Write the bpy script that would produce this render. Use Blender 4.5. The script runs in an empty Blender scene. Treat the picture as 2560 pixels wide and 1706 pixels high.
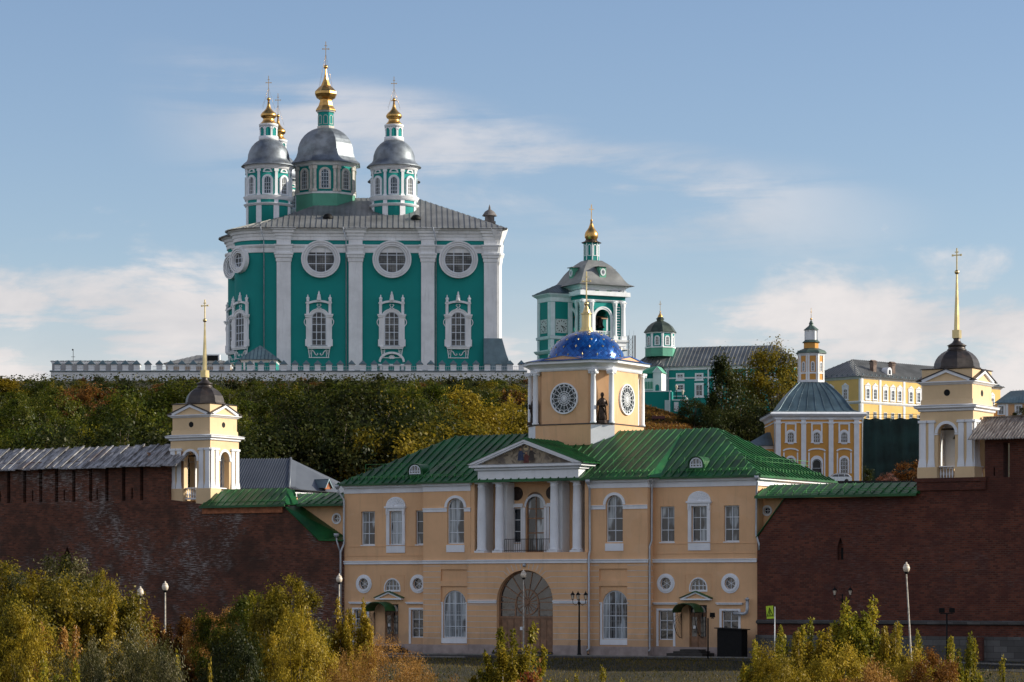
import bpy, math, random
import numpy as np
from mathutils import Vector, Matrix
from mathutils.geometry import tessellate_polygon
R = math.radians
D = bpy.data
scene = bpy.context.scene
COL = scene.collection

# ---------------------------------------------------------------- camera, sky, sun, exposure
F = 7300.0; HY = 1480.0; CX = 1280.0          # focal length, horizon row and centre column of the 2560 px photograph
cam = D.cameras.new("camera"); cam.sensor_width = 36.0; cam.lens = 36.0 * F / 2560.0
cam.shift_y = (HY - 853.0) / 2560.0; cam.clip_start = 1.0; cam.clip_end = 6000.0
cam_o = D.objects.new("camera", cam); COL.objects.link(cam_o)
cam_o.location = (0, 0, 0); cam_o.rotation_euler = (R(90), 0, 0)
scene.camera = cam_o

SUN_AZ, SUN_EL = 3.0, 22.0                      # degrees from +X towards +Y, and above the horizon
sd = Vector((math.cos(R(SUN_AZ)) * math.cos(R(SUN_EL)), math.sin(R(SUN_AZ)) * math.cos(R(SUN_EL)), math.sin(R(SUN_EL))))
sl = D.lights.new("sun", 'SUN'); sl.energy = 5.0; sl.angle = R(0.5); sl.color = (1.0, 0.92, 0.76)
so = D.objects.new("sun", sl); COL.objects.link(so); so.rotation_euler = sd.to_track_quat('Z', 'Y').to_euler()
so.location = (200, 60, 120)

scene.view_settings.view_transform = 'Standard'; scene.view_settings.look = 'None'
scene.view_settings.exposure = 0.3; scene.view_settings.gamma = 1.0
scene.render.engine = 'CYCLES'
scene.cycles.max_bounces = 6; scene.cycles.diffuse_bounces = 3; scene.cycles.glossy_bounces = 3
scene.cycles.transparent_max_bounces = 8; scene.cycles.caustics_reflective = False; scene.cycles.caustics_refractive = False

class NT:
    """tiny helper for building node trees"""
    def __init__(s, nt): s.nt = nt; s.n = nt.nodes; s.l = nt.links
    def node(s, t, **kw):
        n = s.n.new(t)
        for k, v in kw.items(): setattr(n, k, v)
        return n
    def put(s, sock, v):
        if isinstance(v, bpy.types.NodeSocket): s.l.new(v, sock)
        elif v is not None:
            if isinstance(v, (tuple, list)) and len(v) == 3 and len(sock.default_value) == 4: v = (*v, 1)
            sock.default_value = v
    def m(s, op, a, b=None, c=None, clamp=False):
        n = s.node('ShaderNodeMath', operation=op); n.use_clamp = clamp
        s.put(n.inputs[0], a)
        if b is not None: s.put(n.inputs[1], b)
        if c is not None: s.put(n.inputs[2], c)
        return n.outputs[0]
    def mix(s, fac, a, b, mode='MIX'):
        n = s.node('ShaderNodeMix', data_type='RGBA', blend_type=mode)
        s.put(n.inputs[0], fac); s.put(n.inputs[6], a); s.put(n.inputs[7], b)
        return n.outputs[2]
    def noise(s, vec, scale, detail=3, rough=.55, dist=0.0):
        n = s.node('ShaderNodeTexNoise'); n.inputs['Scale'].default_value = scale
        n.inputs['Detail'].default_value = detail; n.inputs['Roughness'].default_value = rough
        n.inputs['Distortion'].default_value = dist
        if vec is not None: s.l.new(vec, n.inputs['Vector'])
        return n.outputs[0]
    def sstep(s, x, a, b):
        n = s.node('ShaderNodeMapRange', interpolation_type='SMOOTHSTEP')
        s.put(n.inputs[0], x); n.inputs[1].default_value = a; n.inputs[2].default_value = b
        return n.outputs[0]
    def comb(s, x, y, z):
        n = s.node('ShaderNodeCombineXYZ')
        for i, v in enumerate((x, y, z)): s.put(n.inputs[i], v)
        return n.outputs[0]
    def sep(s, v):
        n = s.node('ShaderNodeSeparateXYZ'); s.l.new(v, n.inputs[0]); return n.outputs
    def mapv(s, v, scale=(1, 1, 1), rot=(0, 0, 0), loc=(0, 0, 0)):
        n = s.node('ShaderNodeMapping'); s.l.new(v, n.inputs[0])
        n.inputs[1].default_value = loc; n.inputs[2].default_value = rot; n.inputs[3].default_value = scale
        return n.outputs[0]

w = D.worlds.new("World"); scene.world = w; w.use_nodes = True
t = NT(w.node_tree); t.n.clear()
sky = t.node('ShaderNodeTexSky', sky_type='NISHITA'); sky.sun_disc = False
sky.sun_elevation = R(SUN_EL); sky.sun_rotation = R(90 - SUN_AZ)
sky.air_density = 1.0; sky.dust_density = 0.15; sky.ozone_density = 2.6; sky.altitude = 200
tc = t.node('ShaderNodeTexCoord').outputs['Generated']
x, y, z = t.sep(tc)
hlen = t.m('SQRT', t.m('ADD', t.m('MULTIPLY', x, x), t.m('MULTIPLY', y, y)))
el = t.m('DIVIDE', z, hlen)
az = t.m('ARCTAN2', x, y)
cv = t.comb(t.m('MULTIPLY', az, 1.0), t.m('MULTIPLY', el, 3.0), 0.0)
n1 = t.noise(t.mapv(cv, (1, .62, 1)), 13.0, 7, .58, .25)               # puffs
n2 = t.noise(t.mapv(cv, (1, 2.6, 1), (0, 0, R(4))), 8.0, 7, .6, .5)    # long streaks
n3 = t.noise(t.mapv(cv, (1, .9, 1), (0, 0, 0), (3.1, .7, 0)), 5.0, 4, .5)
side = t.m('ADD', t.sstep(az, .02, .12), t.m('MULTIPLY', t.sstep(az, -.06, -.13), 1.5))
lift = t.m('ADD', el, t.m('ADD', t.m('MULTIPLY', t.m('SUBTRACT', n1, .5), -.09), t.m('MULTIPLY', side, -.014)))
bank = t.m('MULTIPLY', t.sstep(lift, .100, .080), t.sstep(t.m('ADD', t.m('MULTIPLY', n1, .45), t.m('MULTIPLY', n2, .55)), .41, .52))
bank = t.m('MAXIMUM', bank, t.m('MULTIPLY', t.sstep(el, .118, .055), .72))
line = t.m('SUBTRACT', t.m('ADD', .157, t.m('MULTIPLY', az, -.17)), el)
wv = t.m('ADD', line, t.m('MULTIPLY', t.m('SUBTRACT', n3, .5), .045))
wband = t.m('MULTIPLY', t.sstep(wv, -.016, .0), t.sstep(wv, .044, .008))
wfade = t.m('MULTIPLY', t.sstep(az, -.14, -.07), t.sstep(az, .16, .05))
wisp = t.m('MULTIPLY', t.m('MULTIPLY', wband, wfade), t.sstep(t.m('ADD', t.m('MULTIPLY', n2, .6), t.m('MULTIPLY', n1, .4)), .42, .60))
cl = t.m('MAXIMUM', t.m('MULTIPLY', bank, .92), t.m('MULTIPLY', wisp, .60), clamp=True)
tone = t.mix(t.sstep(n1, .35, .7), (5.3, 5.2, 5.35), (7.3, 6.8, 6.6))
skyc = t.mix(1.0, sky.outputs[0], (1.14, 1.045, 1.07), 'MULTIPLY')
# unseen cloud band added above the view to brighten the shaded walls
hi = t.m('MULTIPLY', t.m('MULTIPLY', t.sstep(el, .21, .30), t.sstep(el, 1.3, .7)), t.sstep(t.noise(tc, 3.0, 5, .6), .36, .52))
cl = t.m('MAXIMUM', cl, t.m('MULTIPLY', hi, .85))
c = t.mix(cl, skyc, tone)
bg = t.node('ShaderNodeBackground'); t.put(bg.inputs[0], c); bg.inputs[1].default_value = 0.10
ow = t.node('ShaderNodeOutputWorld'); t.l.new(bg.outputs[0], ow.inputs[0])

# ---------------------------------------------------------------- materials
MATS = {}
def newmat(name):
    m = D.materials.new(name); m.use_nodes = True
    t = NT(m.node_tree); b = t.n['Principled BSDF']; MATS[name] = m
    return m, t, b
def objrand(t, v):
    r = t.node('ShaderNodeObjectInfo').outputs['Random']; n = t.node('ShaderNodeVectorMath', operation='ADD')
    t.l.new(v, n.inputs[0]); t.l.new(t.comb(t.m('MULTIPLY', r, 37.0), t.m('MULTIPLY', r, 11.0), t.m('MULTIPLY', r, 23.0)), n.inputs[1]); return n.outputs[0]
def objc(t): return t.node('ShaderNodeTexCoord').outputs['Object']
def plain(name, col, rough=.8, metal=0.0, var=.12, scale=.6, bump=0.0, bscale=20, streak=0.0, dirt=None, spec=.5, damp=False):
    """painted / plastered / metal surface with blotchy variation, faint vertical weather streaks and a fine bump"""
    m, t, b = newmat(name); v = objc(t)
    n = t.noise(v, scale, 5, .6); f = t.sstep(n, .3, .7)
    lo = tuple(c * (1 - var) for c in col); hi = tuple(min(1, c * (1 + var)) for c in col)
    c = t.mix(f, lo, hi)
    if streak:
        s = t.noise(t.mapv(v, (1, 1, .12)), 2.2, 5, .65)
        c = t.mix(t.m('MULTIPLY', t.sstep(s, .50, .78), streak), c, dirt or tuple(x * .5 for x in col))
    if damp:      # rising damp and repaired patches with edges of their own
        zz = t.sep(v)[2]; d_ = t.noise(t.mapv(v, (1, 1, .5)), 1.1, 5, .65)
        c = t.mix(t.m('MULTIPLY', t.sstep(t.m('ADD', zz, t.m('MULTIPLY', d_, -3.2)), .2, -.9), .45), c, (.34, .23, .16))
        c = t.mix(t.m('MULTIPLY', t.sstep(t.noise(v, .55, 2, .4, .6), .60, .615), .16), c, (.80, .56, .36))
        ln = t.noise(t.mapv(v, (3.0, 3.0, .10)), 1.6, 4, .7)
        c = t.mix(t.m('MULTIPLY', t.sstep(ln, .60, .72), .30), c, (.36, .25, .18))
    t.put(b.inputs['Base Color'], c); b.inputs['Roughness'].default_value = rough
    b.inputs['Metallic'].default_value = metal; b.inputs['Specular IOR Level'].default_value = spec
    if rough < .7:
        t.put(b.inputs['Roughness'], t.m('ADD', rough - .08, t.m('MULTIPLY', n, .2)))
    if bump:
        bn = t.node('ShaderNodeBump'); bn.inputs['Strength'].default_value = bump; bn.inputs['Distance'].default_value = .03
        t.l.new(t.noise(v, bscale, 4, .6), bn.inputs['Height']); t.l.new(bn.outputs[0], b.inputs['Normal'])
    return m
cream = plain('cream_stucco', (.75, .455, .25), .92, var=.09, scale=.35, bump=.25, streak=.38, dirt=(.42, .27, .16), damp=True)
cream2 = plain('pale_cream_stucco', (.72, .53, .32), .92, var=.06, scale=.5, bump=.25, streak=.18, dirt=(.42, .28, .15))
white = plain('white_paint', (.80, .82, .86), .85, var=.06, scale=.9, bump=.2, streak=.22, dirt=(.42, .41, .40))
oldwhite = plain('old_whitewash', (.82, .83, .84), .9, var=.08, scale=.35, bump=.4, bscale=8, streak=.35, dirt=(.38, .37, .36))
teal = plain('teal_stucco', (.003, .245, .225), .85, var=.07, scale=.12, bump=.2, streak=.12, dirt=(.01, .19, .17))
teal2 = plain('light_teal_paint', (.10, .36, .25), .7, var=.1, scale=.3, streak=.2)
ochre = plain('ochre_stucco', (.62, .31, .075), .9, var=.07, scale=.25, streak=.15, dirt=(.45, .22, .07))
yellow = plain('yellow_stucco', (.74, .49, .17), .9, var=.07, scale=.25, streak=.2, dirt=(.55, .36, .14))
peach = plain('peach_stucco', (.62, .36, .19), .9, var=.07, scale=.25)
greenroof = plain('green_roof_metal', (.010, .088, .022), .42, var=.45, scale=.5, streak=.45, dirt=(.06, .13, .025), spec=.4)  # olive streaks: weathering, with the slope's olive reflection put into the colour
greyroof = plain('grey_roof_metal', (.22, .225, .225), .5, .3, var=.25, scale=.25, streak=.3, dirt=(.12, .12, .12))
zinc = plain('zinc_dome_metal', (.19, .215, .245), .5, .6, var=.35, scale=.5, streak=.2, dirt=(.13, .14, .15))
blueroof = plain('blue_grey_roof_metal', (.085, .135, .165), .42, .3, var=.3, scale=.3, streak=.25, dirt=(.15, .17, .18))
darkcu = plain('dark_copper_sheet', (.060, .050, .046), .42, .5, var=.4, scale=1.2, streak=.5, dirt=(.13, .08, .06))
gold = plain('gilded_metal', (.60, .36, .12), .33, 1.0, var=.18, scale=1.5)
gold2 = plain('pale_gilded_metal', (.62, .48, .24), .34, 1.0, var=.15, scale=1.5)
bluetile = plain('blue_dome_enamel', (.006, .085, .33), .22, .25, var=.45, scale=1.6, spec=.8)
wood = plain('brown_wood', (.25, .135, .075), .6, var=.25, scale=3, streak=.5, dirt=(.13, .07, .04))
black = plain('black_iron', (.007, .007, .0075), .6, var=.3, scale=3, spec=.2)
winwhite = plain('window_frame_white', (.68, .73, .79), .6, var=.08, scale=2)
pinkstone = plain('pink_grey_stone', (.36, .29, .27), .9, var=.2, scale=1.2, bump=.5, bscale=5, streak=.3)
pipe = plain('galvanised_pipe', (.44, .47, .51), .45, .4, var=.15, scale=2)
bronze = plain('dark_bronze', (.045, .030, .024), .38, .7, var=.5, scale=4, bump=.6, bscale=12)
stonegrey = plain('grey_step_stone', (.045, .040, .036), .9, var=.25, scale=2, bump=.5)
asphalt = plain('asphalt', (.022, .021, .021), .92, var=.25, scale=.6, bump=.5, bscale=12)
globe = plain('opal_lamp_glass', (.72, .62, .50), .35, var=.05, scale=4)
bark = plain('bark', (.13, .10, .075), .9, var=.3, scale=3, bump=.5)
palebark = plain('pale_twig_bark', (.46, .40, .34), .9, var=.25, scale=2)
netgreen = plain('green_scaffold_net', (.010, .035, .033), .85, var=.45, scale=.25, streak=.5, dirt=(.005, .017, .018))
joint = plain('white_joint_line', (.60, .58, .56), .9, var=.12, scale=2)
rail_g = plain('green_rail_paint', (.05, .24, .06), .5, var=.2, scale=2)
carp = plain('silver_car_paint', (.62, .66, .70), .25, .3, var=.04, scale=3)
rubber = plain('tyre_rubber', (.015, .015, .016), .8)
yelgreen = plain('fluorescent_sign', (.52, .72, .03), .5, var=.05, scale=3)
straw = plain('brown_slope_turf', (.20, .105, .050), .95, var=.45, scale=.7, bump=.8, bscale=4)
brickred = plain('orange_brick', (.36, .13, .06), .9, var=.3, scale=3, bump=.5)
redfl = plain('red_roof_sheet', (.10, .03, .03), .7)

m, t, b = newmat('window_glass'); v = objrand(t, objc(t))                       # dark room behind reflecting glass
n = t.noise(v, .8, 3, .5)
t.put(b.inputs['Base Color'], t.mix(t.sstep(n, .4, .7), (.012, .016, .022), (.05, .06, .075)))
b.inputs['Roughness'].default_value = .07; b.inputs['Specular IOR Level'].default_value = .9
bn = t.node('ShaderNodeBump'); bn.inputs['Strength'].default_value = .12; bn.inputs['Distance'].default_value = .05
t.l.new(t.noise(v, 1.3, 2), bn.inputs['Height']); t.l.new(bn.outputs[0], b.inputs['Normal'])
glass = m
darkglass = plain('dark_glass', (.010, .022, .028), .15, var=.4, scale=1.2, spec=.3)
m, t, b = newmat('curtained_glass'); v = objrand(t, objc(t))                    # pale curtains hang straight behind the pane
f = t.noise(t.mapv(v, (1, 1, .06)), 3.2, 4, .6)
g = t.noise(t.mapv(v, (1, 1, .4)), 1.1, 2, .5)
c = t.mix(t.sstep(f, .38, .62), (.09, .12, .15), (.44, .50, .55))
t.put(b.inputs['Base Color'], t.mix(t.sstep(g, .46, .54), c, (.03, .035, .045)))
b.inputs['Roughness'].default_value = .12; b.inputs['Specular IOR Level'].default_value = .6
curt = m
m, t, b = newmat('grilled_glass'); v = objc(t)                      # leaded glass: a fine dark lattice of small panes
x, y, z = t.sep(v)
def lines(t, s, per, wd): 
    fr = t.m('FRACT', t.m('DIVIDE', s, per)); return t.m('LESS_THAN', fr, wd)
g = t.m('MAXIMUM', lines(t, t.m('ADD', x, y), .42, .16), lines(t, z, .42, .16))
n = t.noise(v, .35, 3, .6)
t.put(b.inputs['Base Color'], t.mix(g, t.mix(t.sstep(n, .4, .65), (.045, .05, .055), (.20, .20, .19)), (.012, .012, .014)))
b.inputs['Roughness'].default_value = .3
leaded = m

def brickmat(name, base, patches, dark):
    m, t, b = newmat(name); v = objc(t); x, y, z = t.sep(v)
    vv = t.comb(t.m('ADD', x, t.m('MULTIPLY', y, .7)), z, 0.0)
    br = t.node('ShaderNodeTexBrick'); t.l.new(vv, br.inputs['Vector'])
    br.inputs['Scale'].default_value = 1.0; br.inputs['Brick Width'].default_value = .34; br.inputs['Row Height'].default_value = .13
    br.inputs['Mortar Size'].default_value = .014; br.inputs['Bias'].default_value = 0
    t.put(br.inputs['Color1'], tuple(c * .6 for c in base)); t.put(br.inputs['Color2'], tuple(c * 1.45 for c in base))
    t.put(br.inputs['Mortar'], (.105, .062, .048))
    big = t.noise(vv, .13, 5, .62); fine = t.noise(t.mapv(vv, (.7, 7, 1)), 2.4, 4, .75); mid = t.noise(vv, .75, 5, .65)
    c = t.mix(t.m('MULTIPLY', t.sstep(mid, .40, .66), .75), br.outputs[0], dark)
    c = t.mix(t.m('MULTIPLY', t.sstep(t.noise(t.mapv(vv, (1, 1, 1), (0, 0, 0), (9, 4, 0)), .16, 3, .5), .5, .66), .55), c, tuple(x * .8 for x in dark))
    if patches:
        f = t.m('MULTIPLY', t.sstep(big, .45, .60), t.sstep(t.m('ADD', t.m('MULTIPLY', fine, .7), t.m('MULTIPLY', mid, .3)), .50, .60))
        c = t.mix(t.m('MULTIPLY', f, patches), c, (.50, .46, .44))
    t.put(b.inputs['Base Color'], c); b.inputs['Roughness'].default_value = .95
    bn = t.node('ShaderNodeBump'); bn.inputs['Strength'].default_value = .7; bn.inputs['Distance'].default_value = .05
    t.l.new(t.m('ADD', t.m('MULTIPLY', br.outputs[1], -.6), mid), bn.inputs['Height']); t.l.new(bn.outputs[0], b.inputs['Normal'])
    return m
brickL = brickmat('weathered_brick', (.132, .044, .024), .65, (.046, .024, .016))
brickR = brickmat('red_brick', (.120, .033, .018), .10, (.070, .020, .014))
m, t, b = newmat('weathered_plank'); v = objc(t)
x, y, z = t.sep(v)
n = t.noise(t.mapv(v, (1.2, .35, .35)), 3, 5, .7); n2 = t.noise(v, .7, 4, .6)
c = t.mix(t.sstep(n, .35, .68), (.12, .115, .115), (.47, .46, .47))
t.put(b.inputs['Base Color'], t.mix(t.m('MULTIPLY', t.sstep(n2, .5, .7), .6), c, (.16, .11, .10))); b.inputs['Roughness'].default_value = .8
plank = m
m, t, b = newmat('limestone_plinth'); v = objc(t); x, y, z = t.sep(v)
br = t.node('ShaderNodeTexBrick'); t.l.new(t.comb(x, z, 0.0), br.inputs['Vector']); br.inputs['Scale'].default_value = 1
br.inputs['Brick Width'].default_value = .9; br.inputs['Row Height'].default_value = .38; br.inputs['Mortar Size'].default_value = .012
t.put(br.inputs['Color1'], (.14, .135, .13)); t.put(br.inputs['Color2'], (.075, .07, .068)); t.put(br.inputs['Mortar'], (.04, .036, .034))
t.put(b.inputs['Base Color'], t.mix(t.m('MULTIPLY', t.sstep(t.noise(v, .7, 5, .6), .4, .7), .7), br.outputs[0], (.06, .055, .05))); b.inputs['Roughness'].default_value = .95
limestone = m

# ---------------------------------------------------------------- geometry helpers
SPLIT = {'drum_cornice', 'tower_plinth_panel', 'pier', 'roof_vent', 'trim', 'plinth', 'snow_guard', 'string_course', 'bracket', 'coping', 'pilaster', 'annex_pilaster', 'annex_cornice', 'turret_cornice', 'portal_trim', 'roof_post', 'terrace_post',
         'side_wing_trim', 'cupola_trim', 'buttress', 'cornice', 'turret_roof', 'turret_trim', 'attic_panel', 'arch_trim', 'pediment', 'pediment_roof', 'posts', 'arcade_opening'}
class MB:
    def __init__(s, M=None): s.v = []; s.f = []; s.mi = []; s.sm = []; s.M = M; s.g = []
    def add(s, vs, fs, mi=0, sm=False):
        b = len(s.v)
        s.v += [tuple(s.M @ Vector(p)) for p in vs] if s.M else [tuple(p) for p in vs]
        f0 = len(s.f)
        for f in fs: s.f.append([b + i for i in f]); s.mi.append(mi); s.sm.append(sm)
        s.g.append((b, len(s.v), f0, len(s.f)))
    def box(s, x0, x1, y0, y1, z0, z1, mi=0):
        s.add([(x0,y0,z0),(x1,y0,z0),(x1,y1,z0),(x0,y1,z0),(x0,y0,z1),(x1,y0,z1),(x1,y1,z1),(x0,y1,z1)],
              [(0,3,2,1),(4,5,6,7),(0,1,5,4),(1,2,6,5),(2,3,7,6),(3,0,4,7)], mi)
    def _p(s, q, a, pl):
        return (q[0], a, q[1]) if pl == 'xz' else (q[0], q[1], a) if pl == 'xy' else (a, q[0], q[1])
    def prism(s, poly, a, b, pl='xz', mi=0):
        n = len(poly)
        s.add([s._p(q, a, pl) for q in poly] + [s._p(q, b, pl) for q in poly],
              [tuple(range(n)), tuple(range(2 * n - 1, n - 1, -1))] + [(i, (i + 1) % n, n + (i + 1) % n, n + i) for i in range(n)], mi)
    def ring(s, out, inn, a, b, pl='xz', mi=0, closed=True):
        n = len(out); vs = [s._p(q, h, pl) for h in (a, b) for L in (out, inn) for q in L]
        fs = []
        for i in range(n if closed else n - 1):
            j = (i + 1) % n
            fs += [(i, j, n + j, n + i), (2*n + i, 3*n + i, 3*n + j, 2*n + j), (i, 2*n + i, 2*n + j, j), (n + i, n + j, 3*n + j, 3*n + i)]
        if not closed:
            for i in (0, n - 1): fs.append((i, n + i, 3*n + i, 2*n + i))
        s.add(vs, fs, mi)
    def wall(s, out, holes, y0, depth, mi=0):
        """vertical panel with real openings: front face, reveals and outer edge"""
        loops = [out] + holes
        tris = tessellate_polygon([[Vector((p[0], p[1], 0)) for p in L] for L in loops])
        flat = [p for L in loops for p in L]; n = len(flat)
        s.add([(p[0], y0, p[1]) for p in flat] + [(p[0], y0 + depth, p[1]) for p in flat],
              [tuple(q) for q in tris] + [tuple(n + i for i in reversed(q)) for q in tris], mi)
        o = 0
        for L in loops:
            k = len(L); s.add([(p[0], y0, p[1]) for p in L] + [(p[0], y0 + depth, p[1]) for p in L],
                              [(i, (i + 1) % k, k + (i + 1) % k, k + i) for i in range(k)], mi)
    def lathe(s, prof, n=24, c=(0, 0), a0=0.0, sm=True, mi=0, sx=1.0, sy=1.0, a1=None):
        full = a1 is None; tot = 2 * math.pi if full else a1 - a0; k = n if full else n + 1
        vs = []
        for r, z in prof:
            for i in range(k):
                a = a0 + tot * i / n
                vs.append((c[0] + math.cos(a) * r * sx, c[1] + math.sin(a) * r * sy, z))
        fs = []
        for j in range(len(prof) - 1):
            for i in range(n):
                i2 = (i + 1) % k if full else i + 1
                fs.append((j*k + i, j*k + i2, (j+1)*k + i2, (j+1)*k + i))
        s.add(vs, fs, mi, sm)
        for j in (0, len(prof) - 1):
            if prof[j][0] > .01: s.add([vs[j*k + i] for i in range(k)], [tuple(range(k))], mi)
    def loft(s, poly, lv, mi=0, sm=False, cap=True):
        """offsets a counter-clockwise plan outwards at each (out, z)"""
        n = len(poly); P = [Vector(p) for p in poly]; vs = []
        for out, z in lv:
            for i in range(n):
                a, b_, c_ = P[i-1], P[i], P[(i+1) % n]
                d1 = (b_ - a).normalized(); d2 = (c_ - b_).normalized()
                n1 = Vector((d1.y, -d1.x)); n2 = Vector((d2.y, -d2.x)); m_ = (n1 + n2)
                q = b_ + m_ * (out / max(.35, 1 + n1.dot(n2))); vs.append((q.x, q.y, z))
        fs = [(j*n + i, j*n + (i+1) % n, (j+1)*n + (i+1) % n, (j+1)*n + i) for j in range(len(lv) - 1) for i in range(n)]
        if cap: fs += [tuple(range(n - 1, -1, -1)), tuple((len(lv) - 1) * n + i for i in range(n))]
        s.add(vs, fs, mi, sm)
    def tube(s, pts, r, n=6, mi=0):
        pts = [Vector(p) for p in pts]; vs = []; k = len(pts); u = None
        rr = r if isinstance(r, (list, tuple)) else [r] * k
        for i, p in enumerate(pts):
            d = (pts[min(i + 1, k - 1)] - pts[max(i - 1, 0)]).normalized()
            if u is None: u = d.orthogonal().normalized()
            u = (u - d * u.dot(d)); u = u.normalized() if u.length > 1e-6 else d.orthogonal().normalized()
            w_ = d.cross(u)
            for j in range(n):
                a = 2 * math.pi * j / n; vs.append(p + (u * math.cos(a) + w_ * math.sin(a)) * rr[i])
        fs = [(i*n + j, i*n + (j+1) % n, (i+1)*n + (j+1) % n, (i+1)*n + j) for i in range(k - 1) for j in range(n)]
        fs += [tuple(range(n - 1, -1, -1)), tuple((k - 1) * n + j for j in range(n))]
        s.add(vs, fs, mi, True)
    def sphere(s, c, r, n=12, mi=0, sz=1.0):
        s.lathe([(max(.0001, r * math.sin(math.pi * i / 8)), c[2] - sz * r * math.cos(math.pi * i / 8)) for i in range(9)], n, (c[0], c[1]), mi=mi)
    def roof(s, poly, seam=0.0, th=.07, mi=0, h=.055, sw=.045, off=.3):
        """one planar metal roof slope (3-D corners) with standing seams running up it"""
        P = [Vector(p) for p in poly]; nrm = Vector((0, 0, 0))
        for i in range(len(P)): nrm += (P[i] - P[0]).cross(P[(i + 1) % len(P)] - P[0])
        nrm.normalize()
        if nrm.z < 0: nrm = -nrm; P.reverse()
        n = len(P)
        s.add(P + [p - nrm * th for p in P], [tuple(range(n)), tuple(range(2*n - 1, n - 1, -1))] + [(i, n + i, n + (i+1) % n, (i+1) % n) for i in range(n)], mi)
        if not seam: return
        hz = Vector((0, 0, 1)).cross(nrm).normalized(); up = nrm.cross(hz).normalized()
        q = [((p - P[0]).dot(hz), (p - P[0]).dot(up)) for p in P]
        lo, hi = min(a for a, _ in q), max(a for a, _ in q); k = lo + seam * off
        while k < hi:
            cr = []
            for i in range(n):
                a, b_ = q[i], q[(i + 1) % n]
                if (a[0] - k) * (b_[0] - k) < 0: cr.append(a[1] + (b_[1] - a[1]) * (k - a[0]) / (b_[0] - a[0]))
            cr.sort()
            if len(cr) >= 2 and cr[-1] - cr[0] > .15:
                a = P[0] + hz * k + up * cr[0]; b_ = P[0] + hz * k + up * cr[-1]; e = hz * sw * .5
                s.add([a - e, a + e, b_ + e, b_ - e, a - e + nrm * h, a + e + nrm * h, b_ + e + nrm * h, b_ - e + nrm * h],
                      [(4,5,6,7),(0,1,5,4),(1,2,6,5),(2,3,7,6),(3,0,4,7)], mi)
            k += seam
    def mesh(s, name, mats, fix=True):
        me = D.meshes.new(name); me.from_pydata(s.v, [], s.f)
        for m_ in (mats if isinstance(mats, (list, tuple)) else [mats]): me.materials.append(m_)
        me.polygons.foreach_set('material_index', s.mi); me.polygons.foreach_set('use_smooth', s.sm)
        if fix:
            import bmesh
            bm = bmesh.new(); bm.from_mesh(me); bmesh.ops.remove_doubles(bm, verts=bm.verts, dist=1e-5)
            bmesh.ops.recalc_face_normals(bm, faces=bm.faces); bm.to_mesh(me); bm.free()
        me.update(); return me
    def clusters(s):
        n = len(s.g); bb = []
        for (v0, v1, f0, f1) in s.g:
            V = s.v[v0:v1]; bb.append([min(p[i] for p in V) - .02 for i in range(3)] + [max(p[i] for p in V) + .02 for i in range(3)])
        par = list(range(n))
        def find(i):
            while par[i] != i: par[i] = par[par[i]]; i = par[i]
            return i
        for i in range(n):
            for j in range(i):
                if all(bb[i][k] <= bb[j][k + 3] and bb[j][k] <= bb[i][k + 3] for k in range(3)): par[find(i)] = find(j)
        out = {}
        for i in range(n): out.setdefault(find(i), []).append(i)
        return list(out.values())
    def build(s, name, mats, parent=None, label=None, **kw):
        if parent is not None and name in SPLIT and len(s.g) > 1 and sum(b_ - a_ for a_, b_, _, _ in s.g) == len(s.v):
            cs = s.clusters()
            if 1 < len(cs) <= 40:
                for c in cs:
                    q = MB()
                    for i in c:
                        v0, v1, f0, f1 = s.g[i]; o_ = len(q.v) - v0; q.v += s.v[v0:v1]
                        q.f += [[k + o_ for k in f] for f in s.f[f0:f1]]; q.mi += s.mi[f0:f1]; q.sm += s.sm[f0:f1]
                    o = q.build(name, mats, parent, label, **kw)
                return o
        o = D.objects.new(name, s.mesh(name, mats)); COL.objects.link(o)
        if parent is not None: o.parent = parent
        if label: o['label'] = label
        for k, v in kw.items(): o[k] = v
        return o
def thing(name, label, cat, loc=(0, 0, 0), rz=0.0, group=None):
    o = D.objects.new(name, None); COL.objects.link(o); o.location = loc; o.rotation_euler = (0, 0, rz)
    o['label'] = label; o['category'] = cat; o.empty_display_size = .3
    if group: o['group'] = group
    return o
def copy_tree(o, parent=None):
    c = o.copy(); COL.objects.link(c)
    if parent is not None: c.parent = parent
    for ch in list(o.children): copy_tree(ch, c)
    return c
def face(x, y, ang):
    """frame of a wall face: local x along it, local y into the building; ang turns it about z"""
    return Matrix.Translation((x, y, 0)) @ Matrix.Rotation(ang, 4, 'Z')
def arch(cx, z0, w, h, rise=0.0, n=12):
    a = [(cx - w/2, z0), (cx + w/2, z0)]
    if rise <= 0: return a + [(cx + w/2, z0 + h), (cx - w/2, z0 + h)]
    zs = z0 + h - rise
    return a + [(cx + math.cos(math.pi * i / n) * w/2, zs + math.sin(math.pi * i / n) * rise) for i in range(n + 1)]
def circ(cx, cz, r, n=28, rz=None):
    rz = rz or r
    return [(cx + math.cos(2*math.pi*i/n) * r, cz + math.sin(2*math.pi*i/n) * rz) for i in range(n)]
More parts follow.
